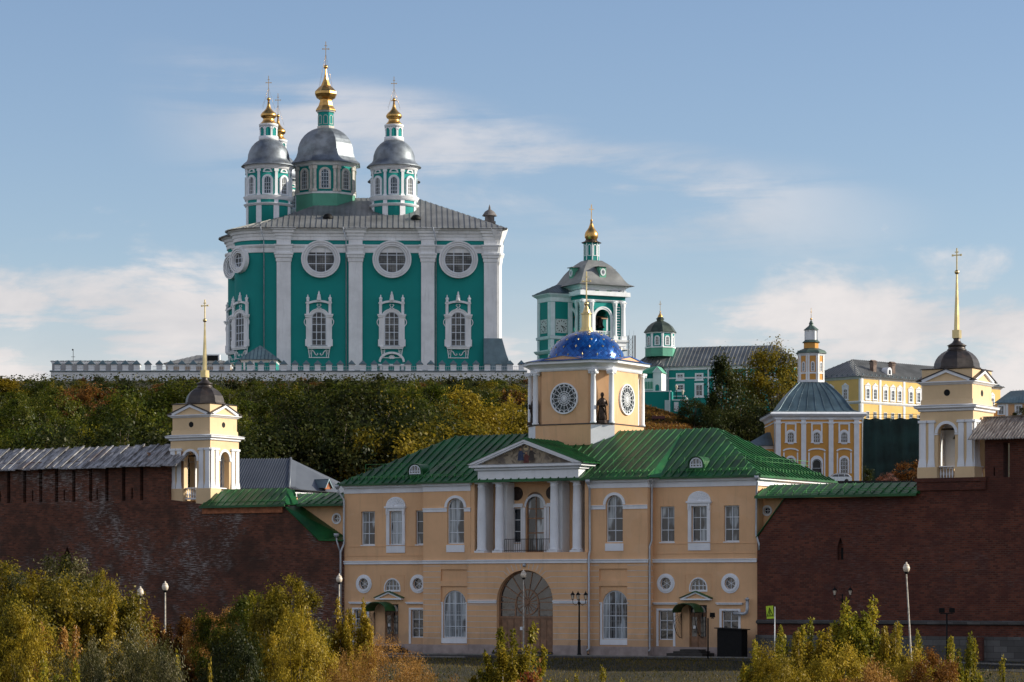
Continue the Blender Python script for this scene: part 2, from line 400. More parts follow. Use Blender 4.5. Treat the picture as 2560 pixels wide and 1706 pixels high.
def window(par, M, cx, z0, w, h, y, rise=0.0, nx=2, nz=(1/3., 2/3.), ft=.07, bt=.05, fm=None, gm=None, d=.09, name='window', zoff=0):
    """frame with muntins (one mesh) and its pane (sub-part); bars are laid out from the clear opening"""
    fm = fm or winwhite; gm = gm or glass
    a = MB(M); a.ring(arch(cx, z0, w, h, rise), arch(cx, z0 + ft, w - 2*ft, h - 2*ft, max(0, rise - ft) if rise else 0), y, y + d)
    zs = z0 + h - rise if rise else z0 + h
    for i in range(1, nx):
        x = cx - w/2 + w * i / nx; t_ = rise * math.sqrt(max(0, 1 - ((x - cx) / (w/2)) ** 2)) if rise else 0
        a.box(x - bt/2, x + bt/2, y + .01, y + d - .01, z0 + ft*.9, zs + t_ - ft * .8)
    for f in nz:
        z = z0 + f * h; hw = w/2
        if rise and z > zs: hw *= math.sqrt(max(0, 1 - ((z - zs) / rise) ** 2))
        a.box(cx - hw + ft*.6, cx + hw - ft*.6, y + .015, y + d - .015, z - bt/2, z + bt/2)
    o = a.build(name, fm, par)
    g = MB(M); g.prism(arch(cx, z0 + ft*.5, w - ft, h - ft, max(0, rise - ft*.5) if rise else 0), y + d*.45, y + d*.7)
    g.build('pane', gm, o)
    return o
def oculus(par, M, cx, cz, r, y, spokes=6, ft=.05, d=.07, gm=None, fm=None, name='round_window', hub=0, bt=.035):
    fm = fm or winwhite
    a = MB(M); a.ring(circ(cx, cz, r), circ(cx, cz, r - ft), y, y + d)
    for i in range(spokes):
        an = 2 * math.pi * i / spokes + math.pi/2 - (0 if spokes % 2 == 0 else 0); c_, s_ = math.cos(an), math.sin(an); e = bt/2
        p = [(cx + c_*0 - s_*e, cz + c_*e), (cx + c_*(r-ft*.5) - s_*e, cz + s_*(r-ft*.5) + c_*e), (cx + c_*(r-ft*.5) + s_*e, cz + s_*(r-ft*.5) - c_*e), (cx + s_*e, cz - c_*e)]
        a.prism(p, y + .012 + .0006*i, y + d - .012 - .0006*i)
    o = a.build(name, fm, par)
    g = MB(M); g.prism(circ(cx, cz, r - ft*.5), y + d*.45, y + d*.7); g.build('pane', gm or glass, o)
    return o
def join(dst, src, mi=None):
    o_ = len(dst.v); f0 = len(dst.f); dst.v += src.v; dst.f += [[k + o_ for k in f] for f in src.f]; dst.mi += src.mi if mi is None else [mi]*len(src.mi); dst.sm += src.sm; dst.g.append((o_, len(dst.v), f0, len(dst.f)))
class Plane:
    """reads a facade that stands at (X0, Y0) turned by th degrees: photo pixels -> metres on it"""
    def __init__(s, X0, Y0, th, zb): s.X0 = X0; s.Y0 = Y0; s.t = R(th); s.c = math.cos(s.t); s.s = math.sin(s.t); s.zb = zb
    def x(s, px, off=0.0):
        u = (px - CX) / F; y = -off
        return (u * (s.Y0 + y * s.c) - s.X0 - y * s.s) / (s.c + u * s.s)
    def Y(s, px, off=0.0): return s.Y0 - s.x(px, off) * s.s - off * s.c
    def z(s, px, py, off=0.0): return (HY - py) / F * s.Y(px, off) - s.zb
    def p(s, px, py, off=0.0): return (s.x(px, off), s.z(px, py, off))
    def w(s, x, y, z): return Vector((s.X0 + x * s.c + y * s.s, s.Y0 - x * s.s + y * s.c, z + s.zb))
    def loc(s): return (s.X0, s.Y0, s.zb)
def pt(px, py, Y): return Vector(((px - CX) / F * Y, Y, (HY - py) / F * Y))
def cross(mb, x, y, z, h, w=None, r=.03, slant=True):
    """orthodox cross of height h standing at z"""
    w = w or h * .26
    mb.box(x - r, x + r, y - r, y + r, z, z + h)
    mb.box(x - w, x + w, y - r*.8, y + r*.8, z + h*.68 - r, z + h*.68 + r)
    mb.box(x - w*.45, x + w*.45, y - r*.8, y + r*.8, z + h*.82 - r*.8, z + h*.82 + r*.8)
    for sx in (-1, 1): mb.box(x + sx*w - r*1.6, x + sx*w + r*1.6, y - r*.7, y + r*.7, z + h*.68 - r*1.8, z + h*.68 + r*1.8)
# ---------------------------------------------------------------- the ground
def lerp(a, b, t): return a + (b - a) * t
def ss(x, a, b):
    t = max(0.0, min(1.0, (x - a) / (b - a))); return t * t * (3 - 2 * t)
def gz(x, y):
    u = x / max(y, 1.0)
    z = lerp(-10.5, -5.4, ss(y, 96, 166))
    z = lerp(z, -4.32, ss(y, 160, 187))
    right = ss(u, .018, .044) if y > 200 else 0.0
    tl = max(0.0, min(1.0, (y - 238) / 264.0))
    top = 40.6
    hillL = -2 + (top - 2.2) * (tl ** .9)
    hillR = lerp(min(18.3, .0358 * y), 36.0, ss(y, 548, 612))
    hillM = lerp(lerp(.0358 * min(y, 480), 30.5, ss(y, 478, 545)), 37.4 - 190 * max(0.0, u - .045), ss(y, 540, 592))
    h = lerp(hillL, lerp(hillM, hillR, ss(u, .059, .076)), right)
    if y > 236: z = max(z, h)
    return z + .25 * math.sin(x * .21 + y * .13) * ss(y, 225, 260) * (1 - ss(y, 470, 500))
mb = MB(); xs = [-900, -500, -300, -200] + [-150 + 4 * i for i in range(76)] + [200, 300, 500, 900]
ys = [-60, 0, 40] + [60 + 4 * i for i in range(160)] + [750, 900, 1300, 2200, 4500]
vs = [(x, y, gz(x, y)) for y in ys for x in xs]; nx_ = len(xs)
mb.add(vs, [(j*nx_ + i, j*nx_ + i + 1, (j+1)*nx_ + i + 1, (j+1)*nx_ + i) for j in range(len(ys) - 1) for i in range(nx_ - 1)], 0, True)
m, t, b = newmat('grass_ground'); v = objc(t)
n = t.noise(v, .35, 6, .65); n2 = t.noise(v, 4.0, 5, .7)
c = t.mix(t.sstep(n, .38, .62), (.010, .012, .003), (.032, .023, .006))
c = t.mix(t.m('MULTIPLY', t.sstep(n2, .45, .7), .6), c, (.05, .036, .010))
t.put(b.inputs['Base Color'], c); b.inputs['Roughness'].default_value = .95
bn = t.node('ShaderNodeBump'); bn.inputs['Strength'].default_value = 1.0; bn.inputs['Distance'].default_value = .15
t.l.new(n2, bn.inputs['Height']); t.l.new(bn.outputs[0], b.inputs['Normal'])
mb.build('ground', m, kind='structure')

# ---------------------------------------------------------------- the gate church
G = Plane(0.0, 201.0, 30.0, -4.17)
RZ = -G.t
church = thing('gate_church', 'cream and white two-storey gate church with green metal roof and blue star-covered dome', 'church', G.loc(), RZ)
xE, xW = G.x(1893), G.x(861)                 # right and left ends of the long front
xRb, xLb = G.x(1619, .8), G.x(1058, .8)      # outer corners of the two projecting bays
xRc, xLc = G.x(1468, 1.1), G.x(1171, 1.1)    # corners of the middle projection
DEP = 11.5; TOPW = 11.15
cutbox = []
wall = MB(); holes_R = []; holes_L = []
# --- wings
def wing(px0, px1, xa, xb, P, left):
    """P: list of openings as photo columns; both wings share the same heights"""
    H = []
    def hole(poly): H.append(poly)
    X = {k: (G.x(ab[0]), G.x(ab[1])) for k, ab in P.items() if k != 'oc'}
    for k in ('w1', 'w2', 'w3'):
        a, b_ = X[k]; hole(arch((a + b_)/2, 7.49, b_ - a, 2.38))
    for k in ('l1', 'l2'):
        a, b_ = X[k]; hole(arch((a + b_)/2, .96, b_ - a, 1.95))
    a, b_ = X['lun']; hole(arch((a + b_)/2, 4.25, b_ - a, .80, .62))
    a, b_ = X['door']; hole(arch((a + b_)/2, .35, b_ - a, 2.95, .0))
    o1, o2 = P['oc']; o1 = G.x(o1[0]), G.x(o2[0])
    for ox in o1: hole(circ(ox, 4.73, .40))
    wall.wall([(xa, 0), (xb, 0), (xb, 11.75), (xa, 11.75)], H, 0, .32)
    tr = MB()
    for k in ('w1', 'w2', 'w3'):
        a, b_ = X[k]; cx = (a + b_)/2; ww = b_ - a
        window(church, None, cx, 7.49, ww, 2.38, .16, 0, 2, (.34, .68), gm=curt)
        if k != 'w2': tr.box(cx - ww/2 - .04, cx + ww/2 + .04, -.05, .17, 7.42, 7.485)
    a, b_ = X['w2']; cx = (a + b_)/2; ww = b_ - a
    sur = .24
    tr.ring(arch(cx, 7.45, ww + 2*sur, 2.62), arch(cx, 7.49, ww, 2.38), -.09, .0)
    tr.box(cx - ww/2 - sur - .10, cx + ww/2 + sur + .10, -.20, 0, 10.07, 10.20)         # small cornice
    tr.box(cx - ww/2 - sur - .03, cx + ww/2 + sur + .03, -.10, 0, 9.98, 10.07)
    tr.prism(arch(cx, 10.2, ww + 2*sur + .06, .66, .64, 18), -.07, 0)                    # fan lunette
    for i in range(11):
        an = math.pi * (i + .5) / 11; r1 = (ww/2 + sur)
        c_, s_ = math.cos(an), math.sin(an)
        tr.prism([(cx + c_*.15 - s_*.02, 10.22 + s_*.15*.85 + c_*.02), (cx + c_*r1*.9 - s_*.045, 10.22 + s_*r1*.72 + c_*.03), (cx + c_*r1*.9 + s_*.045, 10.22 + s_*r1*.72 - c_*.03), (cx + c_*.15 + s_*.02, 10.22 + s_*.15*.85 - c_*.02)], -.10 - .001*i, -.06)
    tr.box(cx - ww/2 - sur, cx + ww/2 + sur, -.07, 0, 6.92, 7.40)                        # apron
    for sx in (-1, 1): tr.box(cx + sx*(ww/2 + sur - .06) - .05, cx + sx*(ww/2 + sur - .06) + .05, -.17, -.09, 9.62, 9.98)
    for k in ('l1', 'l2'):
        a, b_ = X[k]; cx = (a + b_)/2; ww = b_ - a
        window(church, None, cx, .96, ww, 1.95, .16, 0, 2, (.34, .66), gm=glass)
        o_, i_ = arch(cx, .53, ww + .34, 2.52), arch(cx, .53, ww, 2.36)
        tr.box(cx - ww/2 - .17, cx - ww/2 - .01, -.05, 0, .53, 3.05); tr.box(cx + ww/2 + .01, cx + ww/2 + .17, -.05, 0, .53, 3.05)
        tr.box(cx - ww/2 - .01, cx + ww/2 + .01, -.05, 0, 2.92, 3.05)
        tr.box(cx - ww/2 - .33, cx + ww/2 + .33, -.16, 0, 3.32, 3.40); tr.box(cx - ww/2 - .38, cx + ww/2 + .38, -.21, 0, 3.40, 3.46)
    for ox in o1:
        for r0, r1, d_ in ((.66, .53, .05), (.55, .40, .10)): tr.ring(circ(ox, 4.73, r0), circ(ox, 4.73, r1), -d_, .0)
        oculus(church, None, ox, 4.73, .41, .12, 6, .05, .07)
    a, b_ = X['lun']; cx = (a + b_)/2; ww = b_ - a
    window(church, None, cx, 4.25, ww, .80, .10, .62, 4, (.42,), ft=.06)
    tr.ring(arch(cx, 4.18, ww + .16, .95, .70), arch(cx, 4.25, ww, .80, .62), -.04, 0)
    # little pediment over the door
    a, b_ = P['ped']; pa, pb = G.x(a), G.x(b_); pc = (pa + pb)/2
    pd = MB(); pd.box(pa, pb, -.32, 0, 3.62, 3.72)
    pd.prism([(pa + .08, 3.72), (pb - .08, 3.72), (pc, 4.08)], -.14, 0, mi=1)
    for q in (((pa, 3.72), (pa + .22, 3.72), (pc, 4.06), (pc, 4.16)), ((pb, 3.72), (pc, 4.16), (pc, 4.06), (pb - .22, 3.72))): pd.prism(list(q), -.30, 0)
    pd.prism([(pa - .08, 3.74), (pc, 4.17), (pb + .08, 3.74), (pb + .08, 3.78), (pc, 4.23), (pa - .08, 3.78)], -.38, 0, mi=2)
    pd.build('door_pediment', [white, cream, greenroof], church)
    # door leaf, canopy
    a, b_ = X['door']; cx = (a + b_)/2; ww = b_ - a
    dr = MB(); dr.box(cx - ww/2, cx + ww/2, .20, .26, .35, 3.3)
    for sx in (-1, 1):
        xm = cx + sx * ww/4
        dr.box(xm - ww*.21, xm + ww*.21, .16, .20, .40, 2.62)
        dr.box(xm - ww*.15, xm + ww*.15, .135, .16, .50, 1.05)
    dr.box(cx - ww/2, cx + ww/2, .13, .20, 2.62, 2.75)
    do = dr.build('door', wood, church)
    gl = MB()
    for sx in (-1, 1):
        xm = cx + sx * ww/4; gl.box(xm - ww*.14, xm + ww*.14, .145, .158, 1.2, 2.5)
        gl.box(xm - ww*.2, xm + ww*.2, .15, .17, 2.8, 3.22)
    gl.build('door_glass', glass, do)
    st = MB(); st.box(cx - ww/4 - .09, cx - ww/4 + .09, .128, .142, 1.72, 1.92); st.build('paper_notice', white, do)
    hd = MB(); hd.tube([(cx + .05, .10, 1.2), (cx + .05, .07, 1.3), (cx + .05, .10, 1.45)], .018); hd.build('handle', gold, do)
    cn = MB(); a, b_ = P['can']; ca, cb = G.x(a), G.x(b_); cc = (ca + cb)/2; cr = (cb - ca)/2
    o_ = [(cc + math.cos(math.pi*i/14)*cr, 2.82 + math.sin(math.pi*i/14)*cr*.72) for i in range(15)]
    i_ = [(cc + math.cos(math.pi*i/14)*(cr-.04), 2.82 + math.sin(math.pi*i/14)*(cr*.72-.04)) for i in range(15)]
    cn.ring(o_, i_, -1.35, -.03, closed=False)
    can = cn.build('door_canopy', greenroof, church)
    br = MB()
    for sx in (-1, 1):                                       # curved wrought-iron brackets
        bx = cc + sx * (cr - .05)
        arc = [(bx, -1.30 + 1.25 * (1 - math.cos(math.pi/2*i/8)), 2.8 - 1.7 * math.sin(math.pi/2*i/8)) for i in range(9)]
        br.tube(arc, .022, 5); br.tube([(bx, -1.3, 2.8), (bx, -.04, 2.8), (bx, -.04, 1.1)], .022, 5)
        for i in range(1, 8): br.tube([(bx, -.05, 2.75), arc[i]], .010, 4)
        br.tube([(bx, -.04 - .6*math.cos(math.pi/2*i/6), 2.8 - .8*math.sin(math.pi/2*i/6)) for i in range(7)], .012, 4)
    br.build('bracket', black, can)
    # bands
    tr.box(xa, xb, -.10, 0, 6.12, 6.30); tr.box(xa, xb, -.16, 0, 6.30, 6.36)
    tr.box(xa, xb, -.06, 0, TOPW, 11.72)
    tr.box(xa, xb, -.26, 0, 11.53, 11.64); tr.box(xa, xb, -.36, 0, 11.64, 11.76)
    tr.build('trim', white, church)
    cm = MB(); cm.box(xa, xb, -.035, 0, 7.36, 7.42); cm.box(xa, xb, -.035, 0, 6.70, 6.76)
    a, b_ = X['lun']; lx = (a + b_)/2
    cm.ring(arch(lx, 4.1, 2.0, 1.25), arch(lx, 4.14, 1.92, 1.17), -.02, 0)
    cm.build('string_course', cream, church)
    pl = MB(); pl.box(xa, xb, -.07, 0, -.5, .50); pl.build('plinth', pinkstone, church)
wing(1640, 1893, xRb, xE, {'w1': (1650, 1686), 'w2': (1729, 1768), 'w3': (1810, 1848), 'l1': (1647, 1683), 'l2': (1805, 1846),
     'lun': (1726, 1766), 'door': (1723, 1767), 'oc': ((1665,), (1826,)), 'ped': (1706, 1780), 'can': (1703, 1760)}, False)
wing(861, 1058, xW, xLb, {'w1': (903, 937), 'w2': (974, 1006), 'w3': (1039, 1073), 'l1': (886, 918), 'l2': (1028, 1062),
     'lun': (963, 999), 'door': (962, 996), 'oc': ((910,), (1045.5,)), 'ped': (943, 1009), 'can': (936, 990)}, True)
# --- bays
for (xa, xb, wpx, bpx, rpx) in ((xRc, xRb, (1515, 1557), (1504, 1567), (1498, 1568)), (xLb, xLc, (1118, 1160), (1106, 1163), (1102, 1171))):
    y0 = -.8; u0, u1 = G.x(wpx[0], .8), G.x(wpx[1], .8); cx = (u0 + u1)/2; ww = u1 - u0
    b0, b1 = G.x(bpx[0], .8), G.x(bpx[1], .8); bx = (b0 + b1)/2; bw = b1 - b0
    r0, r1 = G.x(rpx[0], .8), G.x(rpx[1], .8); r0 = max(r0, xa + .3); r1 = min(r1, xb - .3)
    wall.wall([(xa, 0), (xb, 0), (xb, 11.75), (xa, 11.75)], [arch(cx, 7.5, ww, 3.15, .62), arch((r0+r1)/2, .56, r1 - r0, 4.0), arch((r0+r1)/2, 4.93, r1 - r0, .79)], y0, .12)
    wall.wall([(xa + .1, .3), (xb - .1, .3), (xb - .1, 6.0), (xa + .1, 6.0)], [arch(bx, .98, bw, 3.29, .9)], y0 + .12, .25)
    wall.wall([(cx - 1.2, 6.9), (cx + 1.2, 6.9), (cx + 1.2, 11.1), (cx - 1.2, 11.1)], [arch(cx, 7.5, ww, 3.15, .62)], y0 + .122, .25)
    wall.box(xa, xa + .3, y0 + .37, .1, 0, 11.7); wall.box(xb - .3, xb, y0 + .12, .0, 0, 11.7)
    wall.box(xa + .3, xb - .3, y0 + 1.0, y0 + 1.1, 0, 11.7)
    window(church, None, cx, 7.5, ww, 3.15, y0 + .18, .62, 2, (.25, .51, .775), gm=curt)
    window(church, None, bx, .98, bw, 3.29, y0 + .22, .9, 4, (.24, .48, .725), gm=curt, ft=.08)
    # iron grille in front of the big window
    gr = MB()
    for i in range(1, 9):
        x = bx - bw/2 + bw * i / 9; gr.box(x - .008, x + .008, y0 + .165, y0 + .18, 1.02, 3.3)
    for i in range(1, 4): gr.box(bx - bw/2, bx + bw/2, y0 + .181, y0 + .19, 1.0 + i * .6, 1.016 + i * .6)
    gr.build('window_grille', pipe, church)
    tr = MB()
    oo = arch(cx, 9.72, ww + .40, .93 + .20, .82, 14); ii = arch(cx, 9.72, ww + .02, .94, .63, 14)
    tr.ring(oo[2:], ii[2:], y0 - .07, y0, closed=False)
    for s_ in ((xa, cx - ww/2 - .02), (cx + ww/2 + .02, xb)): tr.box(s_[0], s_[1], y0 - .06, y0, 9.72, 9.93); tr.box(s_[0], s_[1], y0 - .11, y0, 9.93, 9.99)
    tr.box(cx - ww/2 - .05, cx + ww/2 + .05, y0 - .05, y0, 6.92, 7.42)
    tr.box(bx - bw/2 - .15, bx - bw/2, y0 + .06, y0 + .12, .6, 3.38); tr.box(bx + bw/2, bx + bw/2 + .15, y0 + .06, y0 + .12, .6, 3.38)
    tr.box(bx - bw/2 - .15, bx + bw/2 + .15, y0 + .04, y0 + .12, .60, .97)
    tr.box(bx - bw/2 - .2, bx - bw/2, y0 + .0, y0 + .12, 3.38, 3.46); tr.box(bx + bw/2, bx + bw/2 + .2, y0 + .0, y0 + .12, 3.38, 3.46)
    for (q0, q1) in ((xa, xb),):
        tr.box(q0, q1 + .06, y0 - .10, y0, 6.12, 6.30); tr.box(q0, q1 + .1, y0 - .16, y0, 6.30, 6.36)
        tr.box(q0, q1, y0 - .05, y0, TOPW, 11.72); tr.box(q0, q1 + .1, y0 - .26, y0, 11.53, 11.64); tr.box(q0, q1 + .15, y0 - .36, y0, 11.64, 11.76)
        if xb == xRb: tr.box(xb + .002, xb + .06, y0, -.1, TOPW, 11.72); tr.box(xb + .01, xb + .3, y0, -.1, 11.6, 11.76)
    tr.build('trim', white, church)
    jn = MB()
    for k in range(14):
        z = .94 + .385 * k
        if z > 5.95: break
        for s_ in ((xa, r0 - .02), (r1 + .02, xb)): jn.box(s_[0], s_[1], y0 - .012, y0, z, z + .035)
        if xb == xRb: jn.box(xb, xb + .012, y0 - .012, -.02, z, z + .035)
    join(wall, jn, 1)
    pl = MB(); pl.box(xa, xb + (.05 if xb == xRb else 0), y0 - .06, y0, -.5, .50)
    if xb == xRb: pl.box(xb, xb + .05, y0, -.08, -.5, .5)
    pl.build('plinth', pinkstone, church)
# --- middle projection with the gate arch
y0 = -1.1
A0, A1 = G.x(1242, 1.1), G.x(1382, 1.1); ac = (A0 + A1)/2; aw = A1 - A0; AZ = 3.5; AR = 2.15
wall.wall([(xLc, 0), (xRc, 0), (xRc, 6.86), (xLc, 6.86)], [arch(ac, .0, aw, AZ + AR, AR, 24)], y0, .6)
wall.box(xLc, xLc + .3, y0 + .6, -.42, 0, 6.8); wall.box(xRc - .3, xRc, y0 + .6, -.42, 0, 6.8)
wall.box(xLc + .3, xRc - .3, y0 + 1.0, y0 + 1.2, 5.9, 6.84)
# balcony floor, loggia
bk = 0.75
wall.box(xLc + .02, xRc - .02, y0 + .61, bk, 6.70, 6.855)
lc0, lc1 = xLc + .3, xRc - .35
sw0, sw1 = G.x(1316, -bk), G.x(1360, -bk); sc = (sw0 + sw1)/2; sww = sw1 - sw0
LH = [arch(sc, 6.9, sww, 4.15, sww/2), arch(sc - 1.45, 7.55, .62, 2.4), arch(sc + 1.45, 7.55, .62, 2.4)]
wall.wall([(lc0, 6.86), (lc1, 6.86), (lc1, 11.75), (lc0, 11.75)], LH, bk, .3)
wall.box(lc0 - .28, lc0, -.8, bk + .3, 6.86, 11.75); wall.box(lc1, lc1 + .28, -.8, bk + .3, 6.86, 11.75)
wall.wall([(xE - .001, 0), (xE, 0), (xE, .001)], [], 5, .001)
wall.box(xE - .3, xE, .32, DEP, 0, 11.75); wall.box(xW, xW + .3, .32, DEP, 0, 11.75); wall.box(xW, xE, DEP, DEP + .3, 0, 11.75)
window(church, None, sc, 6.9, sww, 4.15, bk + .12, sww/2, 2, (.32, .56, .72), fm=wood, gm=curt, ft=.09, bt=.08, name='balcony_window')
for sx in (-1, 1): window(church, None, sc + sx*1.45, 7.55, .62, 2.4, bk + .12, 0, 1, (.33, .66), gm=glass)
tr = MB()
for sx in (-1, 1):
    c_ = sc + sx * 1.45
    tr.box(c_ - .47, c_ - .33, bk - .07, bk, 6.9, 9.98); tr.box(c_ + .33, c_ + .47, bk - .07, bk, 6.9, 9.98)
    tr.box(c_ - .33, c_ + .33, bk - .06, bk, 6.9, 7.5)
    tr.box(c_ - .55, c_ + .52, bk - .16, bk, 10.0, 10.16); tr.box(c_ - .50, c_ + .50, bk - .10, bk, 10.16, 10.26)
    tr.box(sc + sx*(sww/2 + .15) - .10, sc + sx*(sww/2 + .15) + .10, bk - .11, bk, 6.88, 9.98)
tr.ring(arch(sc, 10.0, sww + .3, sww/2 + .2, sww/2 + .15, 16)[2:], arch(sc, 10.0, sww + .02, sww/2 + .04, sww/2 + .02, 16)[2:], bk - .05, bk, closed=False)
tr.box(xLc, xRc, y0 - .10, y0, 6.12, 6.30); tr.box(xLc - .05, xRc + .06, y0 - .17, y0, 6.30, 6.38)
tr.box(xRc + .001, xRc + .06, y0, -.85, 6.12, 6.3)
for (p0, p1) in ((xLc, A0 - .02), (A1 + .02, xRc)):
    tr.box(p0, p1, y0 - .08, y0, 3.38, 3.50); tr.box(p0, p1 + .03, y0 - .13, y0, 3.50, 3.58)
tr.build('trim', white, church)
for sx in (-1, 1):
    m_ = MB(); ox = G.x(1292.6 if sx < 0 else 1381, -bk); m_.prism(circ(ox, 10.95, .44), bk - .04, bk); m_.ring(circ(ox, 10.95, .47), circ(ox, 10.95, .40), bk - .07, bk)
    m_.build('medallion', bronze, church)
# voussoirs: white joints running into the arch
jn = MB()
def seg(mb, p, q, w_, ya, yb):
    d_ = Vector((q[0]-p[0], q[1]-p[1])).normalized(); n_ = Vector((-d_.y, d_.x)) * w_/2
    mb.prism([(p[0]-n_.x, p[1]-n_.y), (q[0]-n_.x, q[1]-n_.y), (q[0]+n_.x, q[1]+n_.y), (p[0]+n_.x, p[1]+n_.y)], ya, yb)
for k in range(14):
    z = .94 + .385 * k
    if z > 5.9: break
    if 3.3 < z < 3.6: continue
    if z < 3.4:
        jn.box(xLc, A0 - .02, y0 - .012, y0, z, z + .035); jn.box(A1 + .02, xRc, y0 - .012, y0, z, z + .035)
    else:
        f = (z - 3.4) / 2.3; an = f * R(58); r1 = 1.0
        for sx in (-1, 1):
            ex, ez = ac + sx * (aw/2 + .05) * math.cos(an), AZ + (AR + .05) * math.sin(an)
            kx = ac + sx * ((aw/2 + .05) * math.cos(an) + .55 * math.cos(an * .9)); 
            zz = z; e0 = xLc if sx < 0 else xRc
            jn.box(min(e0, kx), max(e0, kx), y0 - .012, y0, zz, zz + .035)
            seg(jn, (kx, zz + .017), (ex, min(ez, zz - .02 + 0)), .035, y0 - .0125, y0)
for k in range(-4, 5):
    if k == 0: continue
    an = R(90 - k * 7.5); c_, s_ = math.cos(an), math.sin(an)
    seg(jn, (ac + c_ * (aw/2 + .1), AZ + s_ * (AR + .1)), (ac + c_ * (aw/2 + .62), AZ + s_ * (AR + .55)), .04, y0 - .013, y0)
join(wall, jn, 1)
wall.build('wall', [cream, joint], church)
ks = MB(); ks.sphere((ac, y0 - .05, 5.98), .13, 12, sz=1.0); ks.build('keystone_emblem', pipe, church)  # blue-grey ball emblem at the crown of the arch
pl = MB(); pl.box(xLc, A0 - .02, y0 - .06, y0, -.5, .55); pl.box(A1 + .02, xRc, y0 - .06, y0, -.5, .55); pl.build('plinth', pinkstone, church)
# gate: fan light and timber leaves
yg = y0 + .32
gt = MB(); T0 = 2.42
gt.ring(arch(ac, 0, aw, AZ + AR, AR, 24), arch(ac, .01, aw - .24, AZ + AR - .13, AR - .12, 24), yg, yg + .14)
gt.box(ac - aw/2, ac + aw/2, yg + .005, yg + .13, T0 - .08, T0 + .08)
gt.ring(circ(ac, AZ - .05, .92, 32), circ(ac, AZ - .05, .83, 32), yg + .01, yg + .12)
gt.prism(circ(ac, AZ - .05, .17, 16), yg - .02, yg + .1)
for k in range(16):
    an = 2 * math.pi * (k + .5) / 16; c_, s_ = math.cos(an), math.sin(an)
    up_ = s_ > -.05
    r1 = .85
    if up_: r1 = 1 / math.sqrt((c_ / (aw/2 - .05)) ** 2 + (s_ / (AR - .02)) ** 2)
    seg(gt, (ac + c_*.14, AZ - .05 + s_*.14), (ac + c_*r1, AZ - .05 + s_*r1), .065 if up_ else .05, yg + .02 + k*.0008, yg + .10 - k*.0008)
for sx in (-1, 1):
    gt.box(ac + sx*.92 - .05, ac + sx*.92 + .05, yg + .015, yg + .115, T0, AZ)
    x_ = sorted((ac + sx*.92, ac + sx*(aw/2 - .05))); gt.box(x_[0], x_[1], yg + .025, yg + .105, AZ - .07, AZ - .01); gt.box(x_[0], x_[1], yg + .025, yg + .105, T0 + .48, T0 + .54)
gate = gt.build('gate', wood, church)
gp = MB(); gp.prism(arch(ac, T0, aw - .1, AZ - T0 + AR - .05, AR - .05, 24), yg + .06, yg + .07); gp.build('pane', glass, gate)
for i in range(4):
    lf = MB(); w4 = (aw - .26) / 4; x0_ = ac - aw/2 + .13 + i * w4
    lf.box(x0_ + .01, x0_ + w4 - .01, yg + .05, yg + .10, .05, T0 - .08)
    for (za, zb_) in ((.15, .9), (1.0, 2.25)):
        for j in range(2): lf.box(x0_ + .08 + j*(w4/2 - .03), x0_ + w4/2 - .04 + j*(w4/2 - .03), yg + .025, yg + .05, za, zb_)
    lf.build('gate_leaf', wood, gate)
ns = MB(); ns.box(ac - .56, ac - .36, yg + .008, yg + .022, 1.55, 1.78); ns.build('notice_sign', white, gate)
# columns
cw = .26
for px in (1204.5, 1249, 1386, 1443):
    x = G.x(px, .72); c_ = MB()
    c_.box(x - .40, x + .40, -.72 - .36, -.72 + .36, 6.86, 7.0)
    c_.lathe([(.38, 7.0), (.39, 7.07), (.33, 7.13), (.315, 7.16), (.315, 9.0), (.29, 10.2), (.265, 11.35), (.30, 11.38), (.30, 11.43), (.27, 11.45), (.27, 11.52), (.34, 11.6)], 24, (x, -.72))
    c_.box(x - .37, x + .37, -.72 - .36, -.72 + .36, 11.6, 11.72)
    c_.build('column', white, church)
for px in (1218, 1270, 1408, 1457):      # half pilasters on the wall behind the columns
    x = G.x(px, -.3); c_ = MB(); c_.box(x - .26, x + .26, -.3, bk - .02, 6.86, 11.7); c_.build('pilaster', oldwhite, church)
# balcony railing
rl = MB(); b0, b1 = G.x(1262, .9), G.x(1375, .9)
for z in (6.98, 7.75): rl.box(b0, b1, -.93, -.90, z, z + .04)
k = b0
while k < b1: rl.box(k - .012, k + .012, -.925, -.905, 6.9, 7.75); k += .145
rl.build('balcony_railing', black, church)
# entablature and pediment
p0, p1 = G.x(1194, 1.15), G.x(1446, 1.15); pe0, pe1 = p0 - .55, p1 + .55; pc = (p0 + p1)/2
e = MB()
e.box(p0, p1, -1.13, .9, 11.75, 12.45)
plan = [(p0, -1.13), (p1, -1.13), (p1, .9), (p0, .9)]
e.loft(plan, [(.02, 12.45), (.18, 12.52), (.18, 12.62), (.45, 12.70), (.45, 12.86), (.52, 12.9)])
apx = 14.55
for q in ([(pe0, 12.9), (pe0 + .75, 12.9), (pc, apx - .30), (pc, apx)], [(pe1, 12.9), (pc, apx), (pc, apx - .30), (pe1 - .75, 12.9)]):
    e.prism(q, -1.63, -.9)
e.prism([(pe0, 12.9), (pe0 + .45, 12.9), (pc, apx - .16), (pc, apx)], -1.70, -1.6); e.prism([(pe1, 12.9), (pc, apx), (pc, apx - .16), (pe1 - .45, 12.9)], -1.70, -1.6)
e.build('entablature', white, church)
